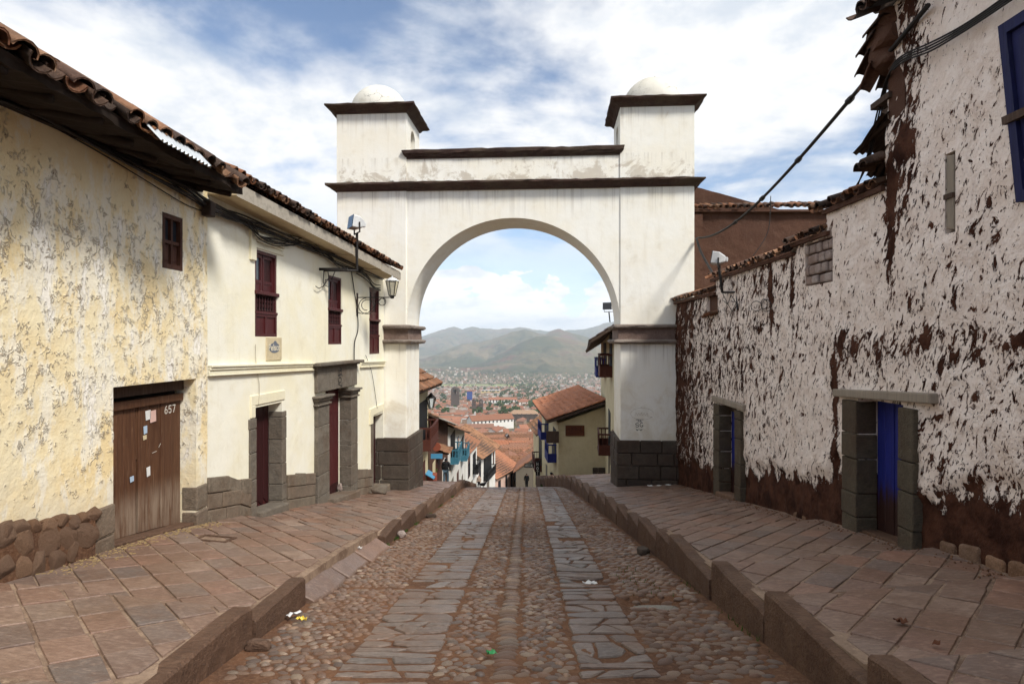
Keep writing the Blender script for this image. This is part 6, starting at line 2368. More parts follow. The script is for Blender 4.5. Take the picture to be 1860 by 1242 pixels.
# shop fittings by the cream house
mb = MB()
n1_.box(mb, 30.6, 31.2, -6.6, -5.2, 0.02, 0.5); sb = tag(mb.build('shop_cabinet', M['shop_red'], None), 'dull red cabinet standing outside the cream balcony house', 'cabinet')
bevel(sb, .03, 1)
aw = thing('shop_awning', n1_.p(30.0, -4.6, 0.0), 'small blue shop awning under the dark balcony', 'awning')
mb = MB(); v = [n1_.p(30.0, -5.05, 0.03), n1_.p(31.2, -5.1, 0.03), n1_.p(31.2, -5.35, .45), n1_.p(30.0, -5.3, .45)]
mb.hexa(v + [(x, y, z + .04) for x, y, z in v]); mb.build('canopy', M['awning_blue'], aw)
mb = MB(); mb.tube([n1_.p(31.15, -5.35, .43), n1_.p(31.15, -5.6, .02)], .02, 5); mb.build('strut', M['iron'], aw)
# round shop sign and yellow panel on the end wall of the cream house
rs_ = thing('round_shop_sign', n1_.p(31.3, -4.0, 0.55), 'round dark shop sign over a light blue board', 'sign')
mb = MB()
cc = Vector(n1_.p(31.0, -3.85, 0.48))
for rr_, yo in ((.22, 0.0),):
    vv_ = [(cc.x + rr_ * math.cos(R(a_)), cc.y, cc.z + rr_ * math.sin(R(a_))) for a_ in range(0, 360, 20)]
    mb.add(vv_ + [(x, y + .08, z) for x, y, z in vv_], [tuple(range(18)), tuple(range(35, 17, -1))] + [(i, i + 18, (i + 1) % 18 + 18, (i + 1) % 18) for i in range(18)])
mb.build('disc', M['shop_red'], rs_)
mb = MB(); mb.box((cc.x - .30, cc.y, cc.z - .60), (cc.x + .30, cc.y + .08, cc.z - .36)); mb.build('board', M['awning_blue'], rs_)
# ------------------------------------------------------------------ the town in the valley
rt_ = random.Random(42)
GROUP_T = 'tiled houses of the old town in the valley'


def house_proto(L, Wd, H, rise, wmat, rmat, nwin, flat_roof=False):
    """wall, roof and window meshes around the origin (base centre)"""
    hx, hy = L / 2, Wd / 2
    w_ = MB()
    v = [(-hx, -hy, -6), (hx, -hy, -6), (hx, hy, -6), (-hx, hy, -6), (-hx, -hy, H), (hx, -hy, H), (hx, hy, H), (-hx, hy, H), (-hx, 0, H + rise), (hx, 0, H + rise)]
    w_.add(v, [(0, 1, 5, 4), (1, 2, 6, 9, 5), (2, 3, 7, 6), (3, 0, 4, 8, 7)])
    r_ = MB()
    o_ = 0.5
    sl = rise / hy
    for s_ in (-1, 1):
        e0, e1 = Vector((-hx - .4, s_ * (hy + o_), H - sl * o_ + .05)), Vector((hx + .4, s_ * (hy + o_), H - sl * o_ + .05))
        up = Vector((0, -s_ * (hy + o_), rise + sl * o_))
        nr, nc = 5, max(4, int(L / 0.8))
        n_ = (e1 - e0).cross(up); n_ = -n_ if n_.z < 0 else n_
        n_.normalize()
        k = len(r_.v)
        for a_ in range(nr * 2):
            f_ = (a_ // 2 + a_ % 2) / nr
            for i in range(nc * 2 + 1):
                p_ = e0 + (e1 - e0) * (i / (nc * 2)) + up * f_ + n_ * ((0.10 if a_ % 2 == 0 else 0.03) + (0.07 if i % 2 else 0) + 0.05 * math.sin(i * 1.7 + a_))
                r_.v.append(tuple(p_))
        m_ = nc * 2 + 1
        for a_ in range(nr * 2 - 1):
            for i in range(m_ - 1):
                q = k + a_ * m_ + i
                r_.f.append((q, q + 1, q + m_ + 1, q + m_) if s_ < 0 else (q + m_, q + m_ + 1, q + 1, q)); r_.m.append(0)
    wn = MB()
    for i in range(nwin):
        x = -hx + L * (i + .5) / nwin
        for (z0_, z1_) in (((H - 1.9), (H - .6)),) + ((((H - 4.6), (H - 3.2)),) if H > 5 else ()):
            wn.box((x - .4, -hy - .05, z0_), (x + .4, -hy + .02, z1_))
    return w_.mesh('wall', M[wmat]), r_.mesh('roof', M[rmat]), wn


PRO = []
for k in range(10):
    L, Wd, H = rt_.uniform(9, 17), rt_.uniform(6, 8.5), rt_.uniform(4.2, 6.4)
    wm = ('plaster_town_white', 'plaster_town_white', 'plaster_cream', 'adobe_brown', 'plaster_town_white')[k % 5]
    rm = ('town_tile', 'town_tile', 'new_tile', 'town_tile', 'old_tile')[(k * 3) % 5]
    nw = rt_.randrange(3, 6)
    wme, rme, wnm = house_proto(L, Wd, H, Wd * rt_.uniform(.20, .27), wm, rm, nw)
    hx, hy = L / 2, Wd / 2
    wins = []
    for i in range(nw):
        x = -hx + L * (i + .5) / nw
        wb_ = MB(); wb_.box((-.42, -.05, -.65), (.42, .03, .65))
        wins.append((x, -hy, H - 1.25))
    PRO.append((wme, rme, wins, L, Wd, H))
wbx = MB(); wbx.box((-.42, -.05, -.65), (.42, .03, .65)); WIN_ME = wbx.mesh('window', M['glass_dark'])

LAND = [(-20, 560, 34), (-26, 500, 26),   # keep clear: x, y, radius of the landmarks
    (-22, 620, 34), (-8, 1300, 60), (-105, 1100, 18), (-52, 900, 16), (14, 720, 26), (-105, 1500, 12), (-70, 2000, 36)]


def clear(x, y, r_=0):
    for (a_, b_, c_) in LAND:
        if math.hypot(x - a_, y - b_) < c_ + r_: return False
    return True


spots = []
nrow = 1
y = 97.0
while y < 430:
    dy = 9.0 + y * 0.012
    span = 0.235 * y + 8
    x = -span + rt_.uniform(0, 6)
    while x < span:
        xx, yy = x + rt_.uniform(-2, 2), y + rt_.uniform(-2, 2)
        if clear(xx, yy, 6) and not (yy < 104 and -8 < xx < 8):
            spots.append((xx, yy, nrow))
        x += rt_.uniform(11.5, 16) + y * 0.006
    y += dy
    nrow += 1
spots = spots[:296]
yfar0 = max(q[1] for q in spots)
ONES = 'zeroth first second third fourth fifth sixth seventh eighth ninth tenth eleventh twelfth thirteenth fourteenth fifteenth sixteenth seventeenth eighteenth nineteenth twentieth'.split()


def ordinal(n):
    return ONES[n] if n <= 20 else ('twenty-' + ONES[n - 20] if n < 30 else ('thirtieth' if n == 30 else 'thirty-' + ONES[n - 30]))


rowi = [q[2] for q in spots]
rank = []
for q in spots:
    rank.append(1 + sum(1 for p_ in spots if p_[2] == q[2] and p_[0] < q[0]))
for k, (x, y, _r) in enumerate(spots):
    wme, rme, wins, L, Wd, H = PRO[rt_.randrange(10)]
    an = R(rt_.choice([12, 12, 100, 102, -14, 15]) + rt_.uniform(-9, 9))
    z = terr(y)
    h = bpy.data.objects.new('town_house', None)
    h.location = (x, y, z)
    h.rotation_euler = (0, 0, an)
    s_ = rt_.uniform(.85, 1.15)
    h.scale = (s_, s_, s_)
    COL.objects.link(h)
    wcol = {'plaster_town_white': 'white', 'plaster_cream': 'cream', 'adobe_brown': 'brown mud'}[wme.materials[0].name]
    rcol = {'town_tile': 'dull red', 'new_tile': 'orange', 'old_tile': 'weathered brown'}[rme.materials[0].name]
    tag(h, wcol + '-walled house with ' + rcol + ' roof, ' + ordinal(rank[k]) + ' from the left in the ' + ordinal(rowi[k]) + ' town row', 'house', GROUP_T)
    for nm, me in (('wall', wme), ('roof', rme)):
        c_ = bpy.data.objects.new(nm, me); COL.objects.link(c_); c_.parent = h
    if y < 330:
        for (wx_, wy_, wz_) in wins:
            c_ = bpy.data.objects.new('window', WIN_ME); COL.objects.link(c_); c_.parent = h; c_.location = (wx_, wy_, wz_)

# the rest of the town: thousands of roofs running up to the foot of the hills, as one mass
def hill_z(x, y):
    return terr(y)


rn = np.random.RandomState(7)
bands = []
yb = yfar0 + 8
pts = []
while yb < 4300:
    dy = 12 + yb * 0.010
    span = 0.24 * yb + 30
    dx = 13 + yb * 0.009
    n = int(2 * span / dx)
    xs = -span + (np.arange(n) + rn.uniform(0.1, 0.9, n)) * dx
    ys = yb + rn.uniform(-.4, .4, n) * dy
    pts.append(np.stack([xs, ys], 1))
    yb += dy
pts = np.concatenate(pts)
keepm = np.array([clear(a_, b_, 8) for a_, b_ in pts])
# the airfield stays open
keepm &= ~((pts[:, 1] > 2700) & (pts[:, 1] < 3080) & (pts[:, 0] < 120))
keepm &= rn.uniform(0, 1, len(pts)) < np.interp(pts[:, 1], [0, 2500, 3500, 4300], [1, .95, .75, .35])
pts = pts[keepm]
groups = {'roofs_tile': ([], []), 'walls_white': ([], []), 'walls_tan': ([], []), 'roofs_grey': ([], [])}


def addq(key, V, Fq):
    v_, f_ = groups[key]
    k = len(v_)
    v_.extend(V)
    f_.extend([tuple(i + k for i in f) for f in Fq])


TOWN_HZ = []
for (x, y) in pts:
    if y > 3300:
        z = np.interp(y, [3300, 4300], [terr(3300), terr(3300) + 30]) + 18 * max(0.0, float(fbm(x * .003, y * .003, 2, 12)))
    else:
        z = terr(y)
    L, Wd, H = rn.uniform(8, 20), rn.uniform(7, 11), rn.uniform(4, 8) * (1.3 if rn.rand() < .12 else 1)
    an = R(rn.choice([10, 100, -20, 70]) + rn.uniform(-10, 10))
    ca, sa = math.cos(an), math.sin(an)
    hx, hy = L / 2, Wd / 2
    rise = Wd * rn.uniform(.18, .28)
    is_flat = rn.rand() < np.interp(y, [400, 1200, 3000], [.05, .30, .55])
    if is_flat: rise = 0.05

    def tr_(px_, py_, pz_): return (x + px_ * ca - py_ * sa, y + px_ * sa + py_ * ca, z + pz_)
    V = [tr_(-hx, -hy, -4), tr_(hx, -hy, -4), tr_(hx, hy, -4), tr_(-hx, hy, -4), tr_(-hx, -hy, H), tr_(hx, -hy, H), tr_(hx, hy, H), tr_(-hx, hy, H), tr_(-hx, 0, H + rise), tr_(hx, 0, H + rise)]
    addq('walls_white' if rn.rand() < .55 else 'walls_tan', V, [(0, 1, 5, 4), (1, 2, 6, 9, 5), (2, 3, 7, 6), (3, 0, 4, 8, 7)])
    o_ = .4
    sl = rise / hy
    Rv = [tr_(-hx - .3, -hy - o_, H - sl * o_ + .1), tr_(hx + .3, -hy - o_, H - sl * o_ + .1), tr_(hx + .3, 0, H + rise + .1), tr_(-hx - .3, 0, H + rise + .1), tr_(hx + .3, hy + o_, H - sl * o_ + .1), tr_(-hx - .3, hy + o_, H - sl * o_ + .1)]
    addq('roofs_grey' if (is_flat and rn.rand() < .6) else 'roofs_tile', Rv, [(0, 1, 2, 3), (3, 2, 4, 5)])
flat('town_grey', (0.36, 0.34, 0.32), 0.8)
town = bpy.data.objects.new('distant_town', None)
link(town, None, (0, 0, 0))
tag(town, 'dense mass of distant roofs filling the valley to the hills', 'town', kind='stuff')
m_stone('far_roof', [(0.33, 0.145, 0.085), (0.27, 0.125, 0.085), (0.38, 0.175, 0.11), (0.24, 0.14, 0.105), (0.30, 0.19, 0.14)], 0.9, 1.0, 0.01, 0.2, 0.1)
m_stone('far_wall', [(0.62, 0.58, 0.52), (0.50, 0.42, 0.34), (0.74, 0.72, 0.70), (0.40, 0.28, 0.21), (0.60, 0.52, 0.43)], 0.9, 1.0, 0.01, 0.2, 0.1)
m_stone('far_wall_tan', [(0.34, 0.24, 0.18), (0.42, 0.30, 0.22), (0.50, 0.42, 0.34), (0.28, 0.18, 0.13)], 0.9, 1.0, 0.01, 0.2, 0.1)
for key, mk in (('roofs_tile', 'far_roof'), ('walls_white', 'far_wall'), ('walls_tan', 'far_wall_tan'), ('roofs_grey', 'town_grey')):
    mb = MB(); mb.v, mb.f = groups[key]; mb.m = [0] * len(mb.f)
    tag(mb.build(key, M[mk], town), kind='stuff')


m_stone('tan_tile', [(0.42, 0.29, 0.19), (0.36, 0.24, 0.16)], 0.9, 1.0, 0.02, 0.3, 0.1, (0.30, 0.17, 0.11))


# landmarks ----------------------------------------------------------------
def long_building(name, label, cx_, cy_, L, Wd, H, rise, an, wmat, rmat, nwin, wh=1.6, ww=1.0, rows=1):
    z = terr(cy_)
    b_ = thing(name, (cx_, cy_, z), label, 'building')
    ca, sa = math.cos(an), math.sin(an)
    def T(px_, py_, pz_): return (cx_ + px_ * ca - py_ * sa, cy_ + px_ * sa + py_ * ca, z + pz_)
    hx, hy = L / 2, Wd / 2
    mb = MB()
    v = [T(-hx, -hy, -8), T(hx, -hy, -8), T(hx, hy, -8), T(-hx, hy, -8), T(-hx, -hy, H), T(hx, -hy, H), T(hx, hy, H), T(-hx, hy, H), T(-hx, 0, H + rise), T(hx, 0, H + rise)]
    mb.add(v, [(0, 1, 5, 4), (1, 2, 6, 9, 5), (2, 3, 7, 6), (3, 0, 4, 8, 7)])
    mb.build('wall', M[wmat], b_)
    mb = MB()
    for s_ in (-1, 1):
        q = [T(-hx - .6, s_ * (hy + .7), H - .1), T(hx + .6, s_ * (hy + .7), H - .1), T(hx + .6, 0, H + rise + .1), T(-hx - .6, 0, H + rise + .1)]
        mb.hexa(q + [(x, y, zz + .35) for x, y, zz in q])
    mb.build('roof', M[rmat], b_)
    for r_ in range(rows):
        for i in range(nwin):
            x = -hx + L * (i + .5) / nwin
            zc = H - 1.6 - r_ * 3.4
            mb = MB()
            p4 = [T(x - ww / 2, -hy - .12, zc - wh / 2), T(x + ww / 2, -hy - .12, zc - wh / 2), T(x + ww / 2, -hy + .1, zc - wh / 2), T(x - ww / 2, -hy + .1, zc - wh / 2)]
            mb.hexa(p4 + [(a_, c_, d_ + wh) for a_, c_, d_ in p4])
            mb.build('window', M['black'], b_)
    return b_, T


long_building('convent', 'long white building with a row of small windows under an orange roof', -22, 610, 46, 14, 9.5, 4.6, R(26), 'plaster_town_white', 'town_tile', 11, 2.0, 1.4)
long_building('school', 'broad white building with red roof further off among the roofs', -20, 1285, 60, 22, 13.5, 4.6, R(3), 'plaster_town_white', 'far_roof', 9, 3.0, 2.4, 2)
long_building('school_wing', 'low white wing beside the broad white building in the valley', 34, 1300, 62, 20, 8.5, 4.2, R(12), 'plaster_town_white', 'far_roof', 6, 2.4, 2.0)
long_building('market_hall', 'yellow fronted long hall far away near the airfield', -72, 2000, 62, 24, 12, 2.0, R(2), 'shop_yellow', 'town_grey', 5, 4, 6)
m, t, b = newmat('blue_wall'); fin(t, b, (0.035, 0.07, 0.26), 0.7); M['blue_wall'] = m
bt = thing('blue_tower', (-106, 1500, terr(1500)), 'tall plain blue tower block standing above the far roofs', 'building')
mb = MB(); mb.box((-113, 1495, terr(1500) - 5), (-100, 1508, terr(1500) + 29)); mb.build('wall', M['blue_wall'], bt)
mb = MB(); mb.box((-113.5, 1494.5, terr(1500) + 29), (-99.5, 1508.5, terr(1500) + 31)); mb.build('roof', M['far_roof'], bt)


def church(name, label, x, y, wd, H, towers, mat, body):
    z = terr(y)
    c_ = thing(name, (x, y, z), label, 'church')
    if body:
        mb = MB()
        L, Wb, Hb = body
        v = [(x - L / 2, y, z - 6), (x + L / 2, y, z - 6), (x + L / 2, y + Wb, z - 6), (x - L / 2, y + Wb, z - 6)]
        mb.hexa(v + [(a_, b_, z + Hb) for a_, b_, _ in v]); mb.build('nave', M[mat], c_)
        mb = MB()
        mb.hexa([(x - L / 2 - 1, y - 1, z + Hb), (x + L / 2 + 1, y - 1, z + Hb), (x + L / 2 + 1, y + Wb + 1, z + Hb), (x - L / 2 - 1, y + Wb + 1, z + Hb),
                 (x - L / 2 + 4, y + Wb / 2 - .5, z + Hb + 4), (x + L / 2 - 4, y + Wb / 2 - .5, z + Hb + 4), (x + L / 2 - 4, y + Wb / 2 + .5, z + Hb + 4), (x - L / 2 + 4, y + Wb / 2 + .5, z + Hb + 4)])
        mb.build('roof', M['tan_tile'] if name == 'stone_church' else M['town_tile'], c_)
        if name == 'stone_church':
            for i in range(6):
                mb = MB(); mb.box((x - L / 2 + L * (i + .5) / 6 - .7, y - .9, z - 6), (x - L / 2 + L * (i + .5) / 6 + .7, y + .2, z + Hb + .4)); mb.build('buttress', M[mat], c_)
            mb = MB(); mb.box((x - L / 2 + 1.2, y - .3, z + 1), (x - L / 2 + 3.6, y + .3, z + 6)); mb.build('arched_door', M['black'], c_)
    for (tx, tw, th) in towers:
        mb = MB(); mb.box((x + tx - tw / 2, y - 2, z - 6), (x + tx + tw / 2, y - 2 + tw, z + th * .62)); to_ = mb.build('tower', M[mat], c_)
        mb = MB(); mb.box((x + tx - tw / 2 - .5, y - 2.5, z + th * .62), (x + tx + tw / 2 + .5, y - 1.5 + tw, z + th * .66)); mb.build('ledge', M[mat], to_)
        bel = MB()
        for sx_ in (-1, 1):
            for sy_ in (0, 1):
                bx_ = x + tx + sx_ * tw * .36
                by_ = y - 2 + tw * (.13 + .74 * sy_)
                bel.box((bx_ - tw * .14, by_ - tw * .13, z + th * .66), (bx_ + tw * .14, by_ + tw * .13, z + th * .86))
        bel.box((x + tx - tw * .47, y - 2 + tw * .03, z + th * .86), (x + tx + tw * .47, y - 2 + tw * .97, z + th * .91))
        bel.box((x + tx - tw * .12, y - 2 + tw * .38, z + th * .66), (x + tx + tw * .12, y - 2 + tw * .62, z + th * .86))
        bel.build('belfry', M[mat], to_)
        mb = MB(); mb.lathe((x + tx, y - 2 + tw / 2, z + th * .91), [(tw * .38, 0), (tw * .34, th * .04), (tw * .2, th * .075), (0.1, th * .09)], 12); mb.build('dome', M[mat], to_, smooth=True)
    return c_


church('bell_tower_church', 'dark stone church tower standing alone among the far roofs', -105, 1100, 14, 40, [(0, 14.5, 42)], 'church_stone', None)
church('twin_tower_church', 'dark stone church with two short bell towers in mid valley', -52, 900, 16, 24, [(-5.5, 6, 24), (5.5, 6, 24)], 'church_stone', (14, 34, 13))
church('stone_church', 'buttressed stone church with a tan roof left of the gable house', 14.5, 720, 30, 12, [], 'church_stone', (33, 18, 9.5))
mb = MB(); zf = terr(2890) + .6
mb.add([(-900, 2720, terr(2720) + .6), (110, 2720, terr(2720) + .6), (110, 3060, terr(3060) + .6), (-900, 3060, terr(3060) + .6)], [(0, 1, 2, 3)])
m, t, b = newmat('airfield_grass'); fin(t, b, t.mix(t.noise(P(t), .01, 5), (0.19, 0.23, 0.085), (0.26, 0.27, 0.12)), 0.95); M['airfield_grass'] = m
tag(mb.build('airfield', M['airfield_grass']), kind='structure')


# trees ------------------------------------------------------------------
def leaf_cloud(seed, kind, n=420):
    r1 = random.Random(seed)
    mb = MB()
    for i in range(n):
        if kind == 'conifer':
            h_ = r1.random() ** .8
            rad = .30 * (1 - h_) * r1.uniform(.35, 1.15) + .02
            an = r1.uniform(0, 6.28)
            c_ = Vector((rad * math.cos(an), rad * math.sin(an), .12 + .88 * h_))
        else:
            while True:
                c_ = Vector((r1.uniform(-1, 1), r1.uniform(-1, 1), r1.uniform(-1, 1)))
                if .25 < c_.length < 1: break
            lob = 1 + .22 * math.sin(5 * math.atan2(c_.y, c_.x) + seed) + .15 * math.sin(4 * c_.z + seed)
            c_ = Vector((c_.x * .42 * lob, c_.y * .42 * lob, .62 + c_.z * .34 * lob))
        s_ = r1.uniform(.025, .055)
        u_ = Vector((r1.gauss(0, 1), r1.gauss(0, 1), r1.gauss(0, 1))).normalized()
        w_ = u_.orthogonal().normalized()
        mb.add([c_ + u_ * s_, c_ + w_ * s_ * .8, c_ - u_ * s_, c_ - w_ * s_ * .8], [(0, 1, 2, 3)])
    return mb.mesh('crown', M['leaf'])


CRN = {('conifer', i): leaf_cloud(i, 'conifer') for i in range(2)}
CRN.update({('broad', i): leaf_cloud(10 + i, 'broad') for i in range(3)})
trk = MB(); trk.tube([(0, 0, -.1), (.005, 0, .3), (0, .01, .75)], [.028, .022, .006], 6); TRK = trk.mesh('trunk', M['bark'])
TREES = [(56, 1010, 22, 'conifer', 'pointed dark conifer beside the white school wing'), (40, 1180, 12, 'broad', 'rounded dark tree left of the pointed conifer'), (78, 1060, 13, 'broad', 'rounded dark tree right of the pointed conifer'),
         (-78, 1290, 17, 'broad', 'broad dark tree below the blue tower'), (-98, 1330, 13, 'broad', 'smaller tree left of the broad one under the blue tower'), (-30, 1560, 24, 'conifer', 'distant pointed tree above the white school'),
         (-190, 1650, 20, 'broad', 'lone distant tree left of the church tower'), (30, 1120, 9, 'broad', 'low dark tree clump in front of the white wing')]
for k, (x, y, hgt, kd, lab) in enumerate(TREES):
    tr = thing('tree', (x, y, terr(y)), lab, 'tree', 'trees among the town roofs')
    tr.scale = (hgt, hgt, hgt)
    tr.rotation_euler = (0, 0, k * 1.3)
    for nm, me in (('crown', CRN[(kd, k % (2 if kd == 'conifer' else 3))]), ('trunk', TRK)):
        c_ = bpy.data.objects.new(nm, me); COL.objects.link(c_); c_.parent = tr

# far trees standing between the roofs, too many and too small to tell apart
mb = MB()
for k in range(900):
    y = 700 + 3300 * rn.rand() ** .8
    x = (rn.rand() - .5) * .42 * y
    if rn.rand() < .5: x = .03 * y + rn.normal() * .035 * y
    if not clear(x, y, 4): continue
    z = terr(y) if y < 3300 else float(np.interp(y, [3300, 4300], [terr(3300), terr(3300) + 30]))
    hh = rn.uniform(6, 13)
    for j in range(7):
        an = rn.rand() * 6.28
        c_ = Vector((x + math.cos(an) * hh * .28, y + math.sin(an) * hh * .28, z + 3 + hh * rn.uniform(.35, .9)))
        for i in range(3):
            u_ = Vector(rn.normal(size=3)).normalized(); w_ = u_.orthogonal().normalized(); s_ = hh * .24
            mb.add([c_ + u_ * s_, c_ + w_ * s_, c_ - u_ * s_, c_ - w_ * s_], [(0, 1, 2, 3)])
tag(mb.build('distant_trees', M['leaf']), 'scattered dark trees between the distant roofs', 'trees', kind='stuff')

# ------------------------------------------------------------------ hills
m, t, b = newmat('hillside')
p = P(t)
c = t.mix(t.ramp(t.noise(p, 0.0011, 8, 0.62), 0.38, 0.62), (0.060, 0.068, 0.034), (0.165, 0.128, 0.074))
c = t.mix(t.ramp(t.noise(p, 0.0035, 8, 0.68), 0.48, 0.66), c, (0.040, 0.050, 0.030))
c = t.mix(t.ramp(t.noise(t.vmath('ADD', p, (500, 0, 0)), 0.0022, 7, 0.6), 0.55, 0.68), c, (0.13, 0.070, 0.052))
fin(t, b, c, 0.95, spec=0.1)
M['hillside'] = m


def hill(name, Yr, Yf, prof, seed, spur, back=1.25):
    px_ = np.array([q[0] for q in prof], float)
    rz = np.array([EYE + (621 - q[1]) / FPX * Yr for q in prof])
    rx = (px_ - 930) / FPX * Yr
    X = np.linspace(-0.45 * Yr, 0.45 * Yr, 430)
    R_ = np.interp(X, rx, rz)
    R_ = R_ + spur * 0.16 * fbm(X / (Yr * .012), X * 0 + seed, 4, seed)
    T = np.concatenate([np.linspace(0, 1, 100), np.linspace(1.04, back, 8)])
    mb = MB()
    zf = terr(Yf) - 4
    for t_ in T:
        Y = Yf + (Yr - Yf) * t_
        if t_ <= 1:
            s_ = t_ ** 1.15 * (0.35 + 0.65 * t_) + 0.0
            s_ = s_ * (1 - 0.0)
        else:
            s_ = 1 - (t_ - 1) / (back - 1) * 0.9
        xx = X * (Y / Yr * 0.5 + 0.5)
        nz = fbm(xx / (Yr * .042) + 3 + Y / (Yr * .5), Y / (Yr * .13) + seed * np.ones_like(xx), 6, seed + 3, .6)
        rg_ = (0.5 - np.abs(nz) * 2.2)
        Z = zf + (R_ - zf) * s_ + spur * rg_ * (4 * min(t_, 1) * (1 - min(t_, 1)))
        mb.v.extend(zip(xx.tolist(), [float(Y)] * len(X), Z.tolist()))
    n = len(X)
    for j in range(len(T) - 1):
        for i in range(n - 1):
            mb.f.append((j * n + i, j * n + i + 1, (j + 1) * n + i + 1, (j + 1) * n + i)); mb.m.append(0)
    return tag(mb.build(name, M['hillside'], smooth=True), kind='structure')


hill('hill', 5200, 3500, [(300, 660), (700, 676), (800, 668), (860, 663), (900, 648), (945, 622), (975, 611), (1000, 610), (1030, 615), (1060, 622), (1095, 633), (1150, 642), (1400, 640), (1800, 630)], 3, 70)
hill('ridge', 6900, 4700, [(300, 640), (600, 668), (765, 655), (800, 640), (840, 624), (870, 621), (905, 612), (930, 603), (952, 598), (975, 604), (990, 607), (1003, 600), (1016, 597), (1030, 602), (1060, 611), (1110, 622), (1400, 620), (1800, 600)], 8, 130)
hill('mountain_range', 11500, 7200, [(200, 610), (600, 640), (740, 622), (765, 612), (790, 603), (815, 595), (825, 593), (840, 597), (857, 593), (872, 597), (890, 596), (905, 598), (925, 597), (945, 593), (965, 597), (985, 600), (1010, 602), (1030, 600), (1060, 598), (1085, 591), (1100, 586), (1130, 580), (1250, 592), (1700, 580)], 14, 260)

# ------------------------------------------------------------------ haze over the valley
m = bpy.data.materials.new('haze')
m.use_nodes = True
m.node_tree.nodes.clear()
t = NT(m.node_tree)
pv_ = t.n('ShaderNodeVolumePrincipled', None, Color=(0.78, 0.88, 1.0), Density=0.000078)
t.n('ShaderNodeOutputMaterial', None, Volume=pv_.outputs[0])
M['haze'] = m
mb = MB()
mb.box((-17000, -500, -250), (17000, 17000, 520))
hz = mb.build('haze', m)
tag(hz, kind='stuff')
# ------------------------------------------------------------------ fittings and small things
def at(px_, py_, Y):
    """real point that the photo pixel shows at depth Y"""
    return Vector(((px_ - 930) / FPX * Y, Y, EYE - (py_ - 621) / FPX * Y))


def yw(px_): return -4.804 / ((px_ - 930) / FPX - 0.0783)


def yo(px_): return -4.537 / ((px_ - 930) / FPX - 0.049)


def wpt(px_, py_, off=0.06):
    Y = yw(px_) if px_ > 372 else yo(px_)
    z = EYE - (py_ - 621) / FPX * Y
    return Vector((WL if px_ > 372 else YL).p(Y, z, off))


def smooth_path(pts, n=6):
    """Catmull-Rom through the points"""
    P_ = [Vector(p_) for p_ in pts]
    out = []
    for i in range(len(P_) - 1):
        p0, p1, p2, p3 = P_[max(i - 1, 0)], P_[i], P_[i + 1], P_[min(i + 2, len(P_) - 1)]
        for k in range(n):
            t_ = k / n
            out.append(0.5 * ((2 * p1) + (p2 - p0) * t_ + (2 * p0 - 5 * p1 + 4 * p2 - p3) * t_ ** 2 + (3 * p1 - p0 - 3 * p2 + p3) * t_ ** 3))
    out.append(P_[-1])
    return out


# cable bundle under the left eaves
cb = thing('cable_bundle', wpt(372, 380, 0.1), 'tangled black cables slung along the wall under the left eaves', 'cables')
rc = random.Random(6)
BUN = [(-40, 172), (60, 205), (160, 262), (250, 305), (330, 348), (368, 372), (430, 398), (500, 428), (560, 448), (620, 472), (690, 506)]
for k in range(7):
    mb = MB()
    pts = [wpt(a_, b_ + rc.uniform(-5, 6) + (k - 3) * 2.2, 0.06 + 0.025 * rc.random() + .012 * (k % 3)) for a_, b_ in BUN]
    mb.tube(smooth_path(pts), 0.010 + 0.004 * (k % 3), 5); mb.build('cable', M['cable'], cb, smooth=True)
for k in range(6):
    mb = MB()
    pts = [wpt(a_, b_ + rc.uniform(-4, 4) + k * 1.8, 0.08 + .02 * (k % 3)) for a_, b_ in ((368, 378), (400, 390), (440, 402), (462, 426), (490, 436), (520, 437), (548, 436), (585, 460), (610, 478), (650, 490))]
    mb.tube(smooth_path(pts), 0.009, 5); mb.build('cable', M['cable'], cb, smooth=True)
for k in range(4):
    mb = MB()
    pts = [wpt(a_, b_ + rc.uniform(-3, 3) + k * 3, 0.10) for a_, b_ in ((640, 486), (660, 500), (672, 516), (684, 520))]
    mb.tube(smooth_path(pts), 0.014, 5); mb.build('cable', M['cable'], cb, smooth=True)
mb = MB(); mb.tube(smooth_path([wpt(a_, b_, 0.03) for a_, b_ in ((-30, 180), (80, 226), (180, 280), (260, 328), (330, 370), (366, 384))]), 0.007, 5); mb.build('cable', M['cable'], cb, smooth=True)
mb = MB(); mb.tube(smooth_path([wpt(a_, b_, 0.03) for a_, b_ in ((636, 492), (640, 520), (646, 560), (648, 598), (642, 622), (641, 655))]), 0.012, 5); mb.build('drop_cable', M['cable'], cb, smooth=True)
mb = MB(); mb.tube(smooth_path([wpt(a_, b_, 0.03) for a_, b_ in ((662, 645), (672, 672), (678, 705), (683, 742))]), 0.007, 5); mb.build('drop_cable', M['cable'], cb, smooth=True)
mb = MB(); mb.tube(smooth_path([wpt(a_, b_, 0.02) for a_, b_ in ((462, 625), (463, 660), (469, 700), (467, 735))]), 0.005, 4); mb.build('drop_cable', M['pencil'], cb, smooth=True)
mb = MB(); q = wpt(366, 380, 0.09); mb.box((q.x - .06, q.y - .07, q.z - .10), (q.x + .07, q.y + .07, q.z + .10)); bevel(mb.build('junction_box', M['rusty_sheet'], cb), .012, 1)
mb = MB(); mb.bar(wpt(580, 489, 0.0), wpt(583, 489, .55), 0.05, 0.05); mb.build('bracket', M['iron'], cb)
for k, pl in enumerate((((590, 489), (592, 505), (582, 520), (574, 524), (568, 520)), ((604, 492), (596, 510), (586, 508), (584, 518), (594, 522)), ((583, 492), (582, 515)))):
    mb = MB(); mb.tube([wpt(a_, b_, .06) for a_, b_ in pl], 0.009, 5); mb.build('loose_wire', M['cable'], cb)


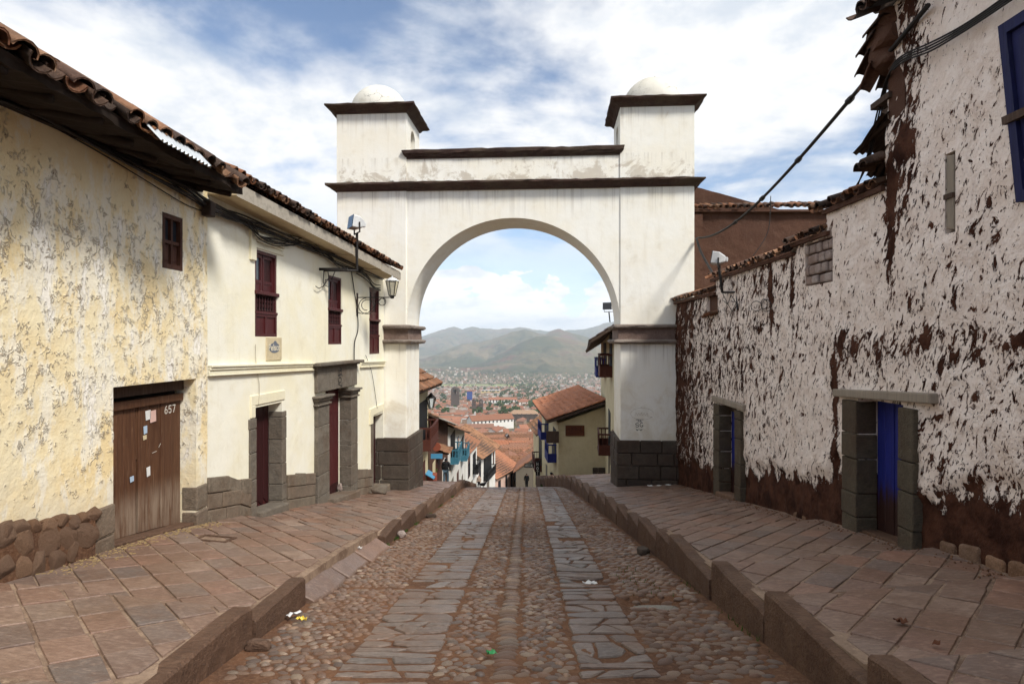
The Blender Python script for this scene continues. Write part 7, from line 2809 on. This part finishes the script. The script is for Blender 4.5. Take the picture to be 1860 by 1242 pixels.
# floodlights --------------------------------------------------------------
def floodlight(name, c_, aim, label, size=0.34, pole=None, arm=None):
    c_ = Vector(c_)
    f = thing(name, c_, label, 'floodlight', 'floodlights on the street')
    d = Vector(aim).normalized()
    s_ = d.cross(Vector((0, 0, 1))).normalized()
    u_ = s_.cross(d)
    h_ = size / 2
    mb = MB()
    fr_ = [c_ + d * h_ * .8 + s_ * a_ * h_ + u_ * b_ * h_ * .72 for a_, b_ in ((-1, -1), (1, -1), (1, 1), (-1, 1))]
    md = [c_ + s_ * a_ * h_ * .96 + u_ * b_ * h_ * .70 for a_, b_ in ((-1, -1), (1, -1), (1, 1), (-1, 1))]
    bk_ = [c_ - d * h_ * .75 + s_ * a_ * h_ * .55 + u_ * b_ * h_ * .34 for a_, b_ in ((-1, -1), (1, -1), (1, 1), (-1, 1))]
    v = [tuple(q) for q in fr_ + md + bk_]
    mb.add(v, [(0, 1, 5, 4), (1, 2, 6, 5), (2, 3, 7, 6), (3, 0, 4, 7), (4, 5, 9, 8), (5, 6, 10, 9), (6, 7, 11, 10), (7, 4, 8, 11), (8, 9, 10, 11)])
    bevel(mb.build('housing', M['lamp_grey'], f), .02, 2)
    mb = MB(); mb.hexa([q - d * .012 for q in fr_] + fr_); mb.build('glass', M['glass_dark'], f)
    mb = MB(); mb.obox(c_ - d * h_ * .85, s_, d, u_, h_ * .28, h_ * .16, h_ * .26); bevel(mb.build('gear_box', M['lamp_grey'], f), .01, 1)
    mb = MB(); mb.tube([c_ + s_ * h_ * 1.05, c_ + s_ * h_ * 1.08 - Vector((0, 0, h_ * 1.15)), c_ - s_ * h_ * 1.08 - Vector((0, 0, h_ * 1.15)), c_ - s_ * h_ * 1.05], 0.016, 6); mb.build('yoke', M['iron'], f)
    if pole:
        mb = MB(); mb.tube([c_ - Vector((0, 0, h_ * 1.12))] + [Vector(q) for q in pole], 0.028, 8); mb.build('pole', M['iron'], f)
    if arm:
        mb = MB(); mb.tube([Vector(q) for q in arm], 0.024, 6); mb.build('arm', M['iron'], f)
    return f


floodlight('floodlight', (-3.27, 12.6, 4.10), (-0.75, -0.45, 0.12), 'grey floodlight on a pole over the left eave in front of the arch', 0.36,
           [(-3.27, 12.6, 3.10)], [(-3.27, 12.6, 3.10), WL.p(12.2, 3.06, 0.0)])
floodlight('floodlight', at(1306, 470, 12.0), (-0.8, 0.35, 0.15), 'silver floodlight on an iron bracket above the tile coping near the arch', 0.34,
           [at(1312, 531, 12.0)], [at(1312, 531, 12.0), at(1338, 531, 11.7), at(1340, 562, 11.5)])
floodlight('floodlight', at(1106, 556, 27.0), (-0.6, -0.8, 0.0), 'small dark floodlight on the roof seen just inside the arch', 0.44, [at(1108, 585, 27.0)])

# wall lantern on scrolled bracket
lan = thing('wall_lantern', WL.p(14.2, 2.6, 0.0), 'iron lantern with glass panes on a scrolled bracket before the arch', 'lantern')
mb = MB(); WL.box(mb, 14.16, 14.24, 2.22, 2.76, 0.0, 0.025); mb.build('back_plate', M['rusty_sheet'], lan)
pz = 2.655
end = Vector(WL.p(14.2, pz, 0.86))
mb = MB(); mb.tube([WL.p(14.2, pz, 0.0), end], 0.014, 6); mb.build('arm', M['iron'], lan)
def lp(o_, z_): return WL.p(14.2, z_, o_)
for pl in ([(.05 + .20 + .20 * math.cos(R(a_)) * k_, pz - .20 + .19 * math.sin(R(a_)) * k_) for a_, k_ in [(a0, 1 - max(0, a0 - 300) / 700) for a0 in range(95, 640, 20)]],
           [(.62 + .09 * math.cos(R(a_)) * k_, pz - .10 + .09 * math.sin(R(a_)) * k_) for a_, k_ in [(80 - a0, 1 - max(0, a0 - 250) / 600) for a0 in range(0, 460, 25)]],
           [(.04, pz - .36), (.14, pz - .385), (.28, pz - .36), (.40, pz - .24), (.50, pz - .12), (.60, pz - .02)]):
    mb = MB(); mb.tube([lp(a_, b_) for a_, b_ in pl], 0.009, 5); mb.build('scroll', M['iron'], lan, smooth=True)
lc = end + Vector((0, 0, 0.0))
mb = MB(); mb.lathe(lc, [(0.03, -.03), (0.05, -.01), (0.05, .02), (0.075, .035)], 8); mb.build('socket', M['iron'], lan)
def hexr(r_, z_): return [lc + Vector((r_ * math.cos(R(60 * i + 15)), r_ * math.sin(R(60 * i + 15)), z_)) for i in range(6)]
b0_, b1_ = hexr(.075, .035), hexr(.15, .38)
mb = MB()
for i in range(6): mb.tube([b0_[i], b1_[i]], 0.009, 5)
for ring in (b0_, b1_): mb.tube(ring + [ring[0]], 0.010, 5)
fo_ = mb.build('frame', M['iron'], lan)
for i in range(6):
    j = (i + 1) % 6
    mb = MB(); q = [b0_[i], b0_[j], b1_[j], b1_[i]]
    cen = sum(q, Vector()) / 4
    nn_ = (cen - lc); nn_.z = 0; nn_.normalize()
    mb.hexa([p_ * .96 + cen * .04 for p_ in q] + [p_ * .96 + cen * .04 - nn_ * .004 for p_ in q]); mb.build('pane', M['lantern_glass'], lan)
mb = MB(); mb.lathe(lc, [(.165, .38), (.16, .395), (.11, .44), (.06, .465), (.02, .48), (.015, .51)], 6); mb.build('cap', M['lamp_grey'], lan)
# lantern down the street
ln2 = thing('street_lantern', n1_.p(31.4, -1.9, 0.0), 'small dark lantern on the corner of the balcony house', 'lantern')
lc = at(783, 735, 30.5)
b0_, b1_ = hexr(.12, -.15), hexr(.24, .35)
mb = MB()
for i in range(6): mb.tube([b0_[i], b1_[i]], 0.02, 4)
mb.build('frame', M['iron'], ln2)
mb = MB(); mb.hexa([b0_[i] * .95 + lc * .05 for i in (0, 1, 3, 4)] + [b1_[i] * .95 + lc * .05 for i in (0, 1, 3, 4)]); mb.build('pane', M['lantern_glass'], ln2)
mb = MB(); mb.lathe(lc, [(.28, .35), (.12, .5), (.03, .62)], 6); mb.build('cap', M['iron'], ln2)
mb = MB(); mb.tube([lc + Vector((0, 0, -.15)), lc + Vector((-.3, .1, -.25)), n1_.p(31.0, -2.2, 0.0)], .025, 5); mb.build('arm', M['iron'], ln2)

# right-hand cables
rcb = thing('power_cable', (4.28, 6.14, 5.06), 'thick black cable slung from the tall adobe house to the arch tower', 'cable')
P0, P1 = Vector((4.28, 6.14, 5.06)), Vector((4.95, 15.9, 4.37))
pts = []
for i in range(25):
    f_ = i / 24
    pts.append(P0.lerp(P1, f_) + Vector((0, 0, -0.55 * 4 * f_ * (1 - f_) * (0.55 + .6 * f_))))
mb = MB(); mb.tube(pts, 0.026, 7); mb.build('cable', M['cable'], rcb, smooth=True)
for i in (4, 8, 12, 16):
    mb = MB(); q = pts[i]; mb.tube([q + Vector((0, -.05, .008)), q + Vector((0, .05, -.01))], 0.042, 7); mb.build('clip', M['iron'], rcb)
def rpt(px_, py_, off=0.05):
    Y = (4.35 - off) * FPX / (px_ - 930)
    return Vector((4.35 - off, Y, EYE - (py_ - 621) / FPX * Y))
wcb = thing('wall_cables', rpt(1700, 80), 'thin black cables clipped along the tall adobe wall and dropping to the coping', 'cables')
for k in range(4):
    mb = MB()
    o_ = 0.05 + .02 * k
    pl = [(1960, -95 + 5 * k), (1860, -30 + 5 * k), (1790, 20 + 4 * k), (1740, 52 + 4 * k), (1690, 78 + 5 * k), (1645, 98 + 4 * k), (1622, 118 + 3 * k)]
    pts = [rpt(a_, b_, o_) for a_, b_ in pl]
    if k < 3:
        pts += [at(1612 - k * 2, 150, 6.95), at(1600 - k * 4, 210, 7.15), at(1575 - k * 2, 300, 7.45), at(1544 + k * 3, 356, 7.75)]
    mb.tube(smooth_path(pts), 0.010, 5); mb.build('cable', M['cable'], wcb, smooth=True)
mb = MB(); mb.tube([at(1548, 357, 7.7), at(1570, 340, 7.5), at(1600, 310, 7.2)], .008, 4); mb.build('cable', M['cable'], wcb)
mb = MB(); mb.tube(smooth_path([at(1265, 433, 15.8), at(1272, 455, 15.0), at(1285, 480, 14.2), at(1298, 502, 13.2)]), .03, 5); mb.build('cable', M['cable'], rcb, smooth=True)
mb = MB(); mb.tube(smooth_path([at(1400, 356, 12.5), at(1395, 420, 12.5), at(1368, 465, 12.4)]), .008, 4); mb.build('cable', M['cable'], rcb)
wc = thing('wire_coil', rpt(1385, 560), 'loops of thin wire hanging on the flaking wall by the floodlight bracket', 'wire')
for (cx_, cy_, rx_, ry_) in ((1374, 556, 10, 9), (1392, 555, 9, 11), (1388, 552, 6, 9)):
    mb = MB(); mb.tube([rpt(cx_ + rx_ * math.cos(R(a_)), cy_ + ry_ * math.sin(R(a_)), .05) for a_ in range(0, 361, 24)], 0.007, 4); mb.build('loop', M['iron'], wc)
fr_ = thing('iron_frame', rpt(1325, 550), 'bent iron frame hanging below the silver floodlight', 'frame')
mb = MB(); mb.tube([rpt(a_, b_, .06) for a_, b_ in ((1313, 534), (1322, 552), (1328, 536), (1337, 550), (1330, 566), (1322, 552), (1314, 546))], 0.008, 4); mb.build('wire', M['iron'], fr_)

# rusty tin sign
ts = thing('tin_sign', WL.p(10.05, 1.29, 0.0), 'faded tin sign with a dark oval and pale lettering under the first shuttered window', 'sign')
mb = MB(); WL.box(mb, 9.79, 10.32, 1.295, 1.675, 0.0, 0.02); bevel(mb.build('plate', M['sign_tin'], ts), .004, 1)
def sg3(u_, v_, off): return WL.p(10.055 + u_, 1.50 + v_, 0.021 + off)
mb = MB()
ov_ = [(0.19 * math.cos(R(a_)), 0.085 * math.sin(R(a_)) + (.035 if 60 < a_ < 100 else 0)) for a_ in range(0, 360, 15)]
mb.add([sg3(a_, b_, .002) for a_, b_ in ov_], [tuple(range(len(ov_)))]); mb.build('oval', M['sign_ink'], ts)
mb = MB(); st, wt_ = text_strokes('Pelsco', 0.095)
strokes(mb, [[(a_ * .40 / wt_ - .20, b_ - .04 + .02 * a_) for a_, b_ in pl] for pl in st], sg3, 0.022, 0.004); mb.build('lettering', M['sign_text'], ts)

# loose rock by the arch, and others
def rock(name, label, c_, s_, seed, mat='rubble', group=None):
    mb = boulder(seed)
    e = Euler((seed * .7, seed * 1.3, seed * 2.1)).to_matrix()
    vv_ = []
    for v in mb.v:
        q = Vector((v[0] * s_[0], v[1] * s_[1], v[2] * s_[2]))
        vv_.append((q.x + c_[0], q.y + c_[1], q.z + c_[2]))
    mb.v = vv_
    return tag(mb.build(name, M[mat], None, org=c_), label, 'rock', group)


rock('rock', 'lumpy grey rock lying on the left pavement near the arch', (-3.30, 14.9, zpL(-3.3, 14.9) + .10), (.20, .15, .13), 4, 'portal')
rock('rock', 'small pale pinkish stone at the foot of the left kerb', (-1.80, 9.75, road_z(-1.8, 9.75) + .05), (.075, .06, .06), 2, 'mudbrick')
rock('rock', 'dark loose stone against the right kerb', (1.84, 8.35, road_z(1.84, 8.35) + .05), (.10, .07, .06), 5, 'block')
rock('rock', 'dark small stone beside the left kerb further down', (-1.66, 12.3, road_z(-1.66, 12.3) + .04), (.11, .06, .05), 3, 'block')
rock('rock', 'broken stone at the ochre corner of the left kerb', (-1.93, 4.55, road_z(-1.93, 4.55) + .03), (.09, .06, .05), 1, 'kerbstone')
# bits in the doorway of the portal
rock('rock', 'pale stone holding the carved portal door', WL.p(13.42, gL(13.42) + .24, -0.12), (.06, .06, .09), 6, 'mudbrick')
# litter
def scrap(name, label, c_, w_, h_, rz, mat, seed):
    r1 = random.Random(seed)
    mb = MB()
    n = 4
    for s_ in (0, 1):
        for j in range(n + 1):
            for i in range(n + 1):
                u_, v_ = (i / n - .5) * w_, (j / n - .5) * h_
                z = .012 + .035 * abs(math.sin(i * 1.9 + seed)) * abs(math.cos(j * 1.3 + seed)) + r1.uniform(0, .006) - .003 * s_
                x = c_[0] + u_ * math.cos(rz) - v_ * math.sin(rz)
                y = c_[1] + u_ * math.sin(rz) + v_ * math.cos(rz)
                mb.v.append((x, y, c_[2] + z - 0.165 * (y - c_[1])))
    L = (n + 1) ** 2
    for s_ in (0, 1):
        for j in range(n):
            for i in range(n):
                q = (s_ * L + j * (n + 1) + i, s_ * L + j * (n + 1) + i + 1, s_ * L + (j + 1) * (n + 1) + i + 1, s_ * L + (j + 1) * (n + 1) + i)
                mb.f.append(q); mb.m.append(0)
    return tag(mb.build(name, M[mat], None, org=c_), label, 'litter')


scrap('paper_litter', 'crumpled white paper lying in the broken slab hole', (0.88, 6.74, road_z(.88, 6.74) + .02), .15, .09, .3, 'paper', 1)
scrap('sweet_wrapper', 'green wrapper lying beside the central drain stones', (-0.15, 4.36, road_z(-.15, 4.36) + .03), .07, .05, .6, 'wrapper_green', 2)
scrap('paper_litter', 'torn white and yellow packet at the foot of the left kerb', (-1.93, 5.30, road_z(-1.93, 5.3) + .03), .12, .08, .8, 'cloth_white', 3)
scrap('sweet_wrapper', 'yellow wrapper beside the torn packet at the left kerb', (-1.82, 5.16, road_z(-1.82, 5.16) + .03), .09, .04, -.4, 'wrapper_yellow', 4)
scrap('dry_leaf', 'curled brown leaf on the right pavement', (2.62, 4.02, zpR(2.62, 4.02) + .005), .09, .06, .4, 'leaf_brown', 5)
scrap('dry_leaf', 'small brown leaf nearer the viewer on the right pavement', (2.60, 3.66, zpR(2.6, 3.66) + .005), .04, .04, .9, 'leaf_brown', 6)
scrap('paper_litter', 'small white scrap on the sloping kerb apron', (-2.02, 7.9, zrf(7.9) + .16), .07, .04, .2, 'paper', 7)
for k, (x, y) in enumerate(((3.55, 15.35), (3.75, 15.25), (4.0, 15.3))):
    scrap('paper_litter', ('white scrap nearest the opening at the dark pier foot', 'middle white scrap at the dark pier foot', 'white scrap by the adobe wall at the pier foot')[k], (x, y, zpR(x, y) + .01), .14, .10, k * .9, 'paper', 8 + k)
# puddle in the cobbles
mb = MB()
zw = road_z(1.42, 5.88) + 0.030
pp = [(1.42 + .27 * math.cos(R(a_)) * (1 + .18 * math.sin(3 * R(a_))), 5.86 + .13 * math.sin(R(a_)) * (1 + .15 * math.cos(2 * R(a_)))) for a_ in range(0, 360, 15)]
mb.add([(x, y, zw) for x, y in pp], [tuple(range(len(pp)))])
tag(mb.build('puddle', M['puddle_water']), kind='structure')
# drain cover
dc = thing('drain_cover', (DRAIN[0], DRAIN[1], zpL(*DRAIN)), 'small dark drain cover set in the left pavement', 'drain cover')
def dpt(x, y, h_): return (DRAIN[0] + x, DRAIN[1] + y, zpL(DRAIN[0] + x, DRAIN[1] + y) + h_)
mb = MB()
for (x0_, x1_, y0_, y1_) in ((-.20, -.16, -.15, .15), (.16, .20, -.15, .15), (-.16, .16, -.15, -.11), (-.16, .16, .11, .15)):
    v = [dpt(x0_, y0_, -.03), dpt(x1_, y0_, -.03), dpt(x1_, y1_, -.03), dpt(x0_, y1_, -.03)]
    mb.hexa(v + [(x, y, z + .036) for x, y, z in v])
mb.build('frame', M['kerbstone'], dc)
mb = MB(); v = [dpt(-.158, -.108, -.03), dpt(.158, -.108, -.03), dpt(.158, .108, -.03), dpt(-.158, .108, -.03)]; mb.hexa(v + [(x, y, z + .018) for x, y, z in v]); mb.build('plate', M['iron'], dc)

# straw and crumbs swept along the ochre house, weeds along the kerbs
mb = MB()
r1 = random.Random(12)
for k in range(420):
    y = r1.uniform(5.3, 8.2)
    x = YL.p(y, 0)[0] + abs(r1.gauss(0.06, .11))
    z = zpL(x, y) + .004
    an = r1.uniform(0, 6.28)
    L = r1.uniform(.004, .018)
    wdt = r1.uniform(.002, .005)
    c_, s_ = math.cos(an), math.sin(an)
    v = [(x - c_ * L + s_ * wdt, y - s_ * L - c_ * wdt, z), (x + c_ * L + s_ * wdt, y + s_ * L - c_ * wdt, z), (x + c_ * L - s_ * wdt, y + s_ * L + c_ * wdt, z), (x - c_ * L - s_ * wdt, y - s_ * L + c_ * wdt, z)]
    mb.hexa(v + [(a_, b_, d_ + .006) for a_, b_, d_ in v])
tag(mb.build('straw_litter', M['straw']), 'scattered straw and crumbs along the foot of the ochre house', 'straw', kind='stuff')
mb = MB()
for k in range(520):
    if k % 5 < 3:
        y = r1.choice([8.95, 9.6, 10.4, 11.4, 12.8, 14.5, 16.8]) + r1.gauss(0, .14); x = xL(y) + abs(r1.gauss(.015, .02)); z = road_z(x, y)
    elif k % 5 == 3:
        y = r1.choice([5.2, 6.4, 30.5]) + r1.gauss(0, .3); x = xR(y) - abs(r1.gauss(.03, .03)); z = road_z(x, y) if y < 20 else zrf(y)
    else:
        y = r1.uniform(6.0, 7.6); x = 1.45 + r1.gauss(0, .12); z = road_z(x, y)
    hgt = r1.uniform(.015, .06) if y < 25 else r1.uniform(.1, .3)
    an = r1.uniform(0, 6.28)
    dx, dy = math.cos(an), math.sin(an)
    wd_ = .005 if y < 25 else .03
    mb.add([(x - dy * wd_, y + dx * wd_, z), (x + dy * wd_, y - dx * wd_, z), (x + dx * hgt * .5, y + dy * hgt * .5, z + hgt)], [(0, 1, 2)])
tag(mb.build('weeds', M['moss']), 'small green weeds growing along the kerbs', 'weeds', kind='stuff')
mb = MB()
for k in range(700):
    y = r1.uniform(3.2, 15.4)
    x = 4.33 - abs(r1.gauss(0, .13))
    if 6.6 < y < 7.5: x += .1
    z = zpR(min(x, 4.33), y)
    s_ = r1.uniform(.004, .018)
    mb.add([(x + s_, y, z), (x - s_ * .6, y + s_ * .9, z), (x - s_ * .5, y - s_, z), (x, y, z + s_ * 1.1)], [(0, 1, 3), (1, 2, 3), (2, 0, 3)])
tag(mb.build('mud_crumbs', M['dirt']), 'mud crumbs fallen along the foot of the adobe wall', 'rubble', kind='stuff')
for k, (y, s_) in enumerate(((6.02, .10), (5.74, .13), (5.44, .11), (5.15, .13), (4.86, .12), (8.6, .08), (8.95, .07), (9.25, .06))):
    mb = MB()
    RL.box(mb, y - s_, y + s_, (gR(y) - .06, gR(y) - .05), (gR(y) + s_ * .95 + .03 * (k % 2), gR(y) + s_ * .85), -.12, -.015 - .008 * (k % 3))
    bevel(mb.build('foot_stone', M['rubble'], tall if y < 6.9 else lowr), .035, 3)


# ------------------------------------------------------------------ pigeon
def pigeon(c_, yaw):
    b_ = MB()
    rings = [(-.17, .012, .015, .02), (-.12, .022, .025, .012), (-.07, .040, .042, .0), (0, .052, .055, .0), (.05, .046, .052, .012), (.085, .030, .036, .045), (.10, .024, .026, .075), (.115, .022, .022, .095), (.135, .012, .012, .094), (.155, .003, .003, .088)]
    n = 10
    for (x, w_, h_, z) in rings:
        for j in range(n):
            an = 2 * math.pi * j / n
            b_.v.append((x, w_ * math.cos(an), .10 + z + h_ * math.sin(an)))
    for i in range(len(rings) - 1):
        for j in range(n):
            b_.f.append((i * n + j, i * n + (j + 1) % n, (i + 1) * n + (j + 1) % n, (i + 1) * n + j))
    b_.f.append(tuple(range(n))); b_.f.append(tuple((len(rings) - 1) * n + j for j in range(n - 1, -1, -1)))
    b_.m = [0] * len(b_.f)
    for s_ in (-1, 1):
        b_.tube([(0.0, .018 * s_, .07), (.005, .02 * s_, .03), (0, .02 * s_, 0)], [.007, .004, .004], 5)
        for a_ in (-.5, 0, .5):
            b_.tube([(0, .02 * s_, .004), (.03 * math.cos(a_), .02 * s_ + .03 * math.sin(a_), .002)], .003, 4)
        b_.add([(-.15, .02 * s_, .12), (-.02, .056 * s_, .11), (.05, .050 * s_, .125), (.03, .048 * s_, .15), (-.05, .040 * s_, .155)], [(0, 1, 2, 3, 4) if s_ > 0 else (4, 3, 2, 1, 0)])
    ca, sa = math.cos(yaw), math.sin(yaw)
    b_.v = [(c_[0] + x * ca - y * sa, c_[1] + x * sa + y * ca, c_[2] + z) for x, y, z in b_.v]
    return tag(b_.build('pigeon', M['black'], None, smooth=True, org=c_), 'dark pigeon standing on the road at the crest', 'bird')


pigeon((-0.98, 20.4, road_z(-.98, 20.4) + .03), R(20))


# ------------------------------------------------------------------ people
def skin_chain(name, pts, edges, radii, mat, parent=None, org=(0, 0, 0), root=0, sub=2):
    me = bpy.data.meshes.new(name)
    base = Vector(ORG[parent.name]) if parent is not None else Vector(org)
    me.from_pydata([tuple(Vector(p_) - base) for p_ in pts], edges, [])
    me.materials.append(mat)
    o = bpy.data.objects.new(name, me)
    if parent is None: o.location = base
    link(o, parent, base)
    md = o.modifiers.new('skin', 'SKIN')
    md.use_smooth_shade = True
    sv = me.skin_vertices[0] if me.skin_vertices else None
    if sv is None:
        bm_ = bmesh.new(); bm_.from_mesh(me); bm_.verts.layers.skin.verify(); bm_.to_mesh(me); bm_.free()
        sv = me.skin_vertices[0]
    for i, r_ in enumerate(radii):
        rr_ = r_ if isinstance(r_, tuple) else (r_, r_)
        sv.data[i].radius = rr_
        sv.data[i].use_root = (i == root)
    sb_ = o.modifiers.new('sub', 'SUBSURF'); sb_.levels = sub; sb_.render_levels = sub
    return o


def person(label, c_, yaw, top, bottom, hairm, H=1.65, pose='walk', hood=False, hem=None):
    ca, sa = math.cos(yaw), math.sin(yaw)
    k = H / 1.70
    drop = 0.0 if pose != 'sit' else -0.42
    def W(x, y, z): return (c_[0] + (x * ca - y * sa) * k, c_[1] + (x * sa + y * ca) * k, c_[2] + (z + (drop if z > .5 else 0)) * k)
    st = .16 if pose == 'walk' else .02
    if pose == 'sit':
        legs = [(.10, .42, .50 - .0), (.10, .44, .08), (.10, .56, .04), (-.10, .42, .50), (-.10, .44, .08), (-.10, .56, .04)]
        legs = [(x, y, z if z <= .5 else z) for x, y, z in legs]
    else:
        legs = [(.09, st * .5, .50), (.09, st * -.2 + .10, .09), (.09, st * -.2 + .24, .04), (-.09, -st * .3, .50), (-.09, -st * 1.4, .10), (-.09, -st * 1.4 + .13, .05)]
    arms = [(.19, .0, 1.40), (.24, -.02, 1.14), (.23, .09, .92), (.23, .12, .83), (-.19, .0, 1.40), (-.24, .02, 1.14), (-.22, .13, .95), (-.22, .17, .87)]
    core = [(0, 0, .93), (0, -.01, 1.10), (0, 0, 1.30), (0, .0, 1.43), (0, .01, 1.50), (0, .025, 1.58), (0, .02, 1.67)]
    hips = [(.09, 0, .90), (-.09, 0, .90)]
    V = core + hips + legs + arms
    E = [(0, 1), (1, 2), (2, 3), (3, 4), (4, 5), (5, 6), (0, 7), (0, 8), (7, 9), (9, 10), (10, 11), (8, 12), (12, 13), (13, 14), (3, 15), (15, 16), (16, 17), (17, 18), (3, 19), (19, 20), (20, 21), (21, 22)]
    rad = [(.15, .10), (.135, .095), (.16, .11), (.09, .07), (.05, .05), (.085, .10), (.075, .09), .085, .085, .06, .04, .035, .06, .04, .035, .055, .042, .033, .035, .055, .042, .033, .035]
    body = skin_chain('person', [W(*v) for v in V], E, rad, M['skin'], None, c_)
    tag(body, label, 'person')
    # jacket: torso and arms, a little fuller
    jv = [(0, 0, .86), (0, -.01, 1.10), (0, 0, 1.30), (0, .0, 1.45)] + arms[:3] + arms[4:7]
    je = [(0, 1), (1, 2), (2, 3), (3, 4), (4, 5), (5, 6), (3, 7), (7, 8), (8, 9)]
    jr = [(.185, .13), (.165, .12), (.19, .135), (.11, .09), .075, .06, .05, .075, .06, .05]
    skin_chain('jacket', [W(*v) for v in jv], je, jr, M[top], body)
    if hem:
        skin_chain('shirt_hem', [W(0, 0, .80), W(0, 0, .88)], [(0, 1)], [(.18, .125), (.18, .125)], M[hem], body)
    tv = [(0, 0, .92), hips[0], legs[0], legs[1], hips[1], legs[3], legs[4]]
    skin_chain('trousers', [W(*v) for v in tv], [(0, 1), (1, 2), (2, 3), (0, 4), (4, 5), (5, 6)], [(.16, .115), .10, .075, .06, .10, .075, .06], M[bottom], body)
    hv = [(0, -.02, 1.50), (0, -.015, 1.60), (0, .0, 1.69)] if hood else [(0, -.045, 1.56), (0, -.02, 1.63), (0, .005, 1.70)]
    skin_chain('hair' if not hood else 'hood', [W(*v) for v in hv], [(0, 1), (1, 2)], [(.10, .09), (.115, .115), (.07, .08)] if hood else [(.07, .05), (.092, .095), (.06, .07)], M[hairm], body)
    for sx_ in (1, -1):
        q = legs[2] if sx_ > 0 else legs[5]
        a_ = legs[1] if sx_ > 0 else legs[4]
        skin_chain('shoe', [W(a_[0], a_[1] - .03, .05), W(q[0], q[1], .04)], [(0, 1)], [.05, .045], M['black'], body, sub=1)
    return body


def gp(x, Y, side):
    return (x, Y, zrf(Y) + (.05 if side == 0 else .2))


person('person in a black hooded jacket walking down the left pavement', (-4.12 + .25, 35.0, zrf(35) + .16), R(-8), 'cloth_black', 'cloth_denim', 'cloth_black', 1.66, 'walk', True, 'cloth_white')
person('person in dark clothes walking down near the weeds at the right kerb', (1.52, 62.0, zrf(62) + .05), R(10), 'cloth_black', 'cloth_black', 'hair', 1.68)
person('person in a tan top beside the white house with the dark balcony', (-3.75, 68.0, zrf(68) + .05), R(160), 'cloth_tan', 'cloth_black', 'hair', 1.66)
person('person in red sitting low on the right pavement edge', (2.05, 31.0, zpR(2.05, 31.0) - .98), R(-30), 'cloth_red', 'cloth_black', 'hair', 1.6, 'sit')
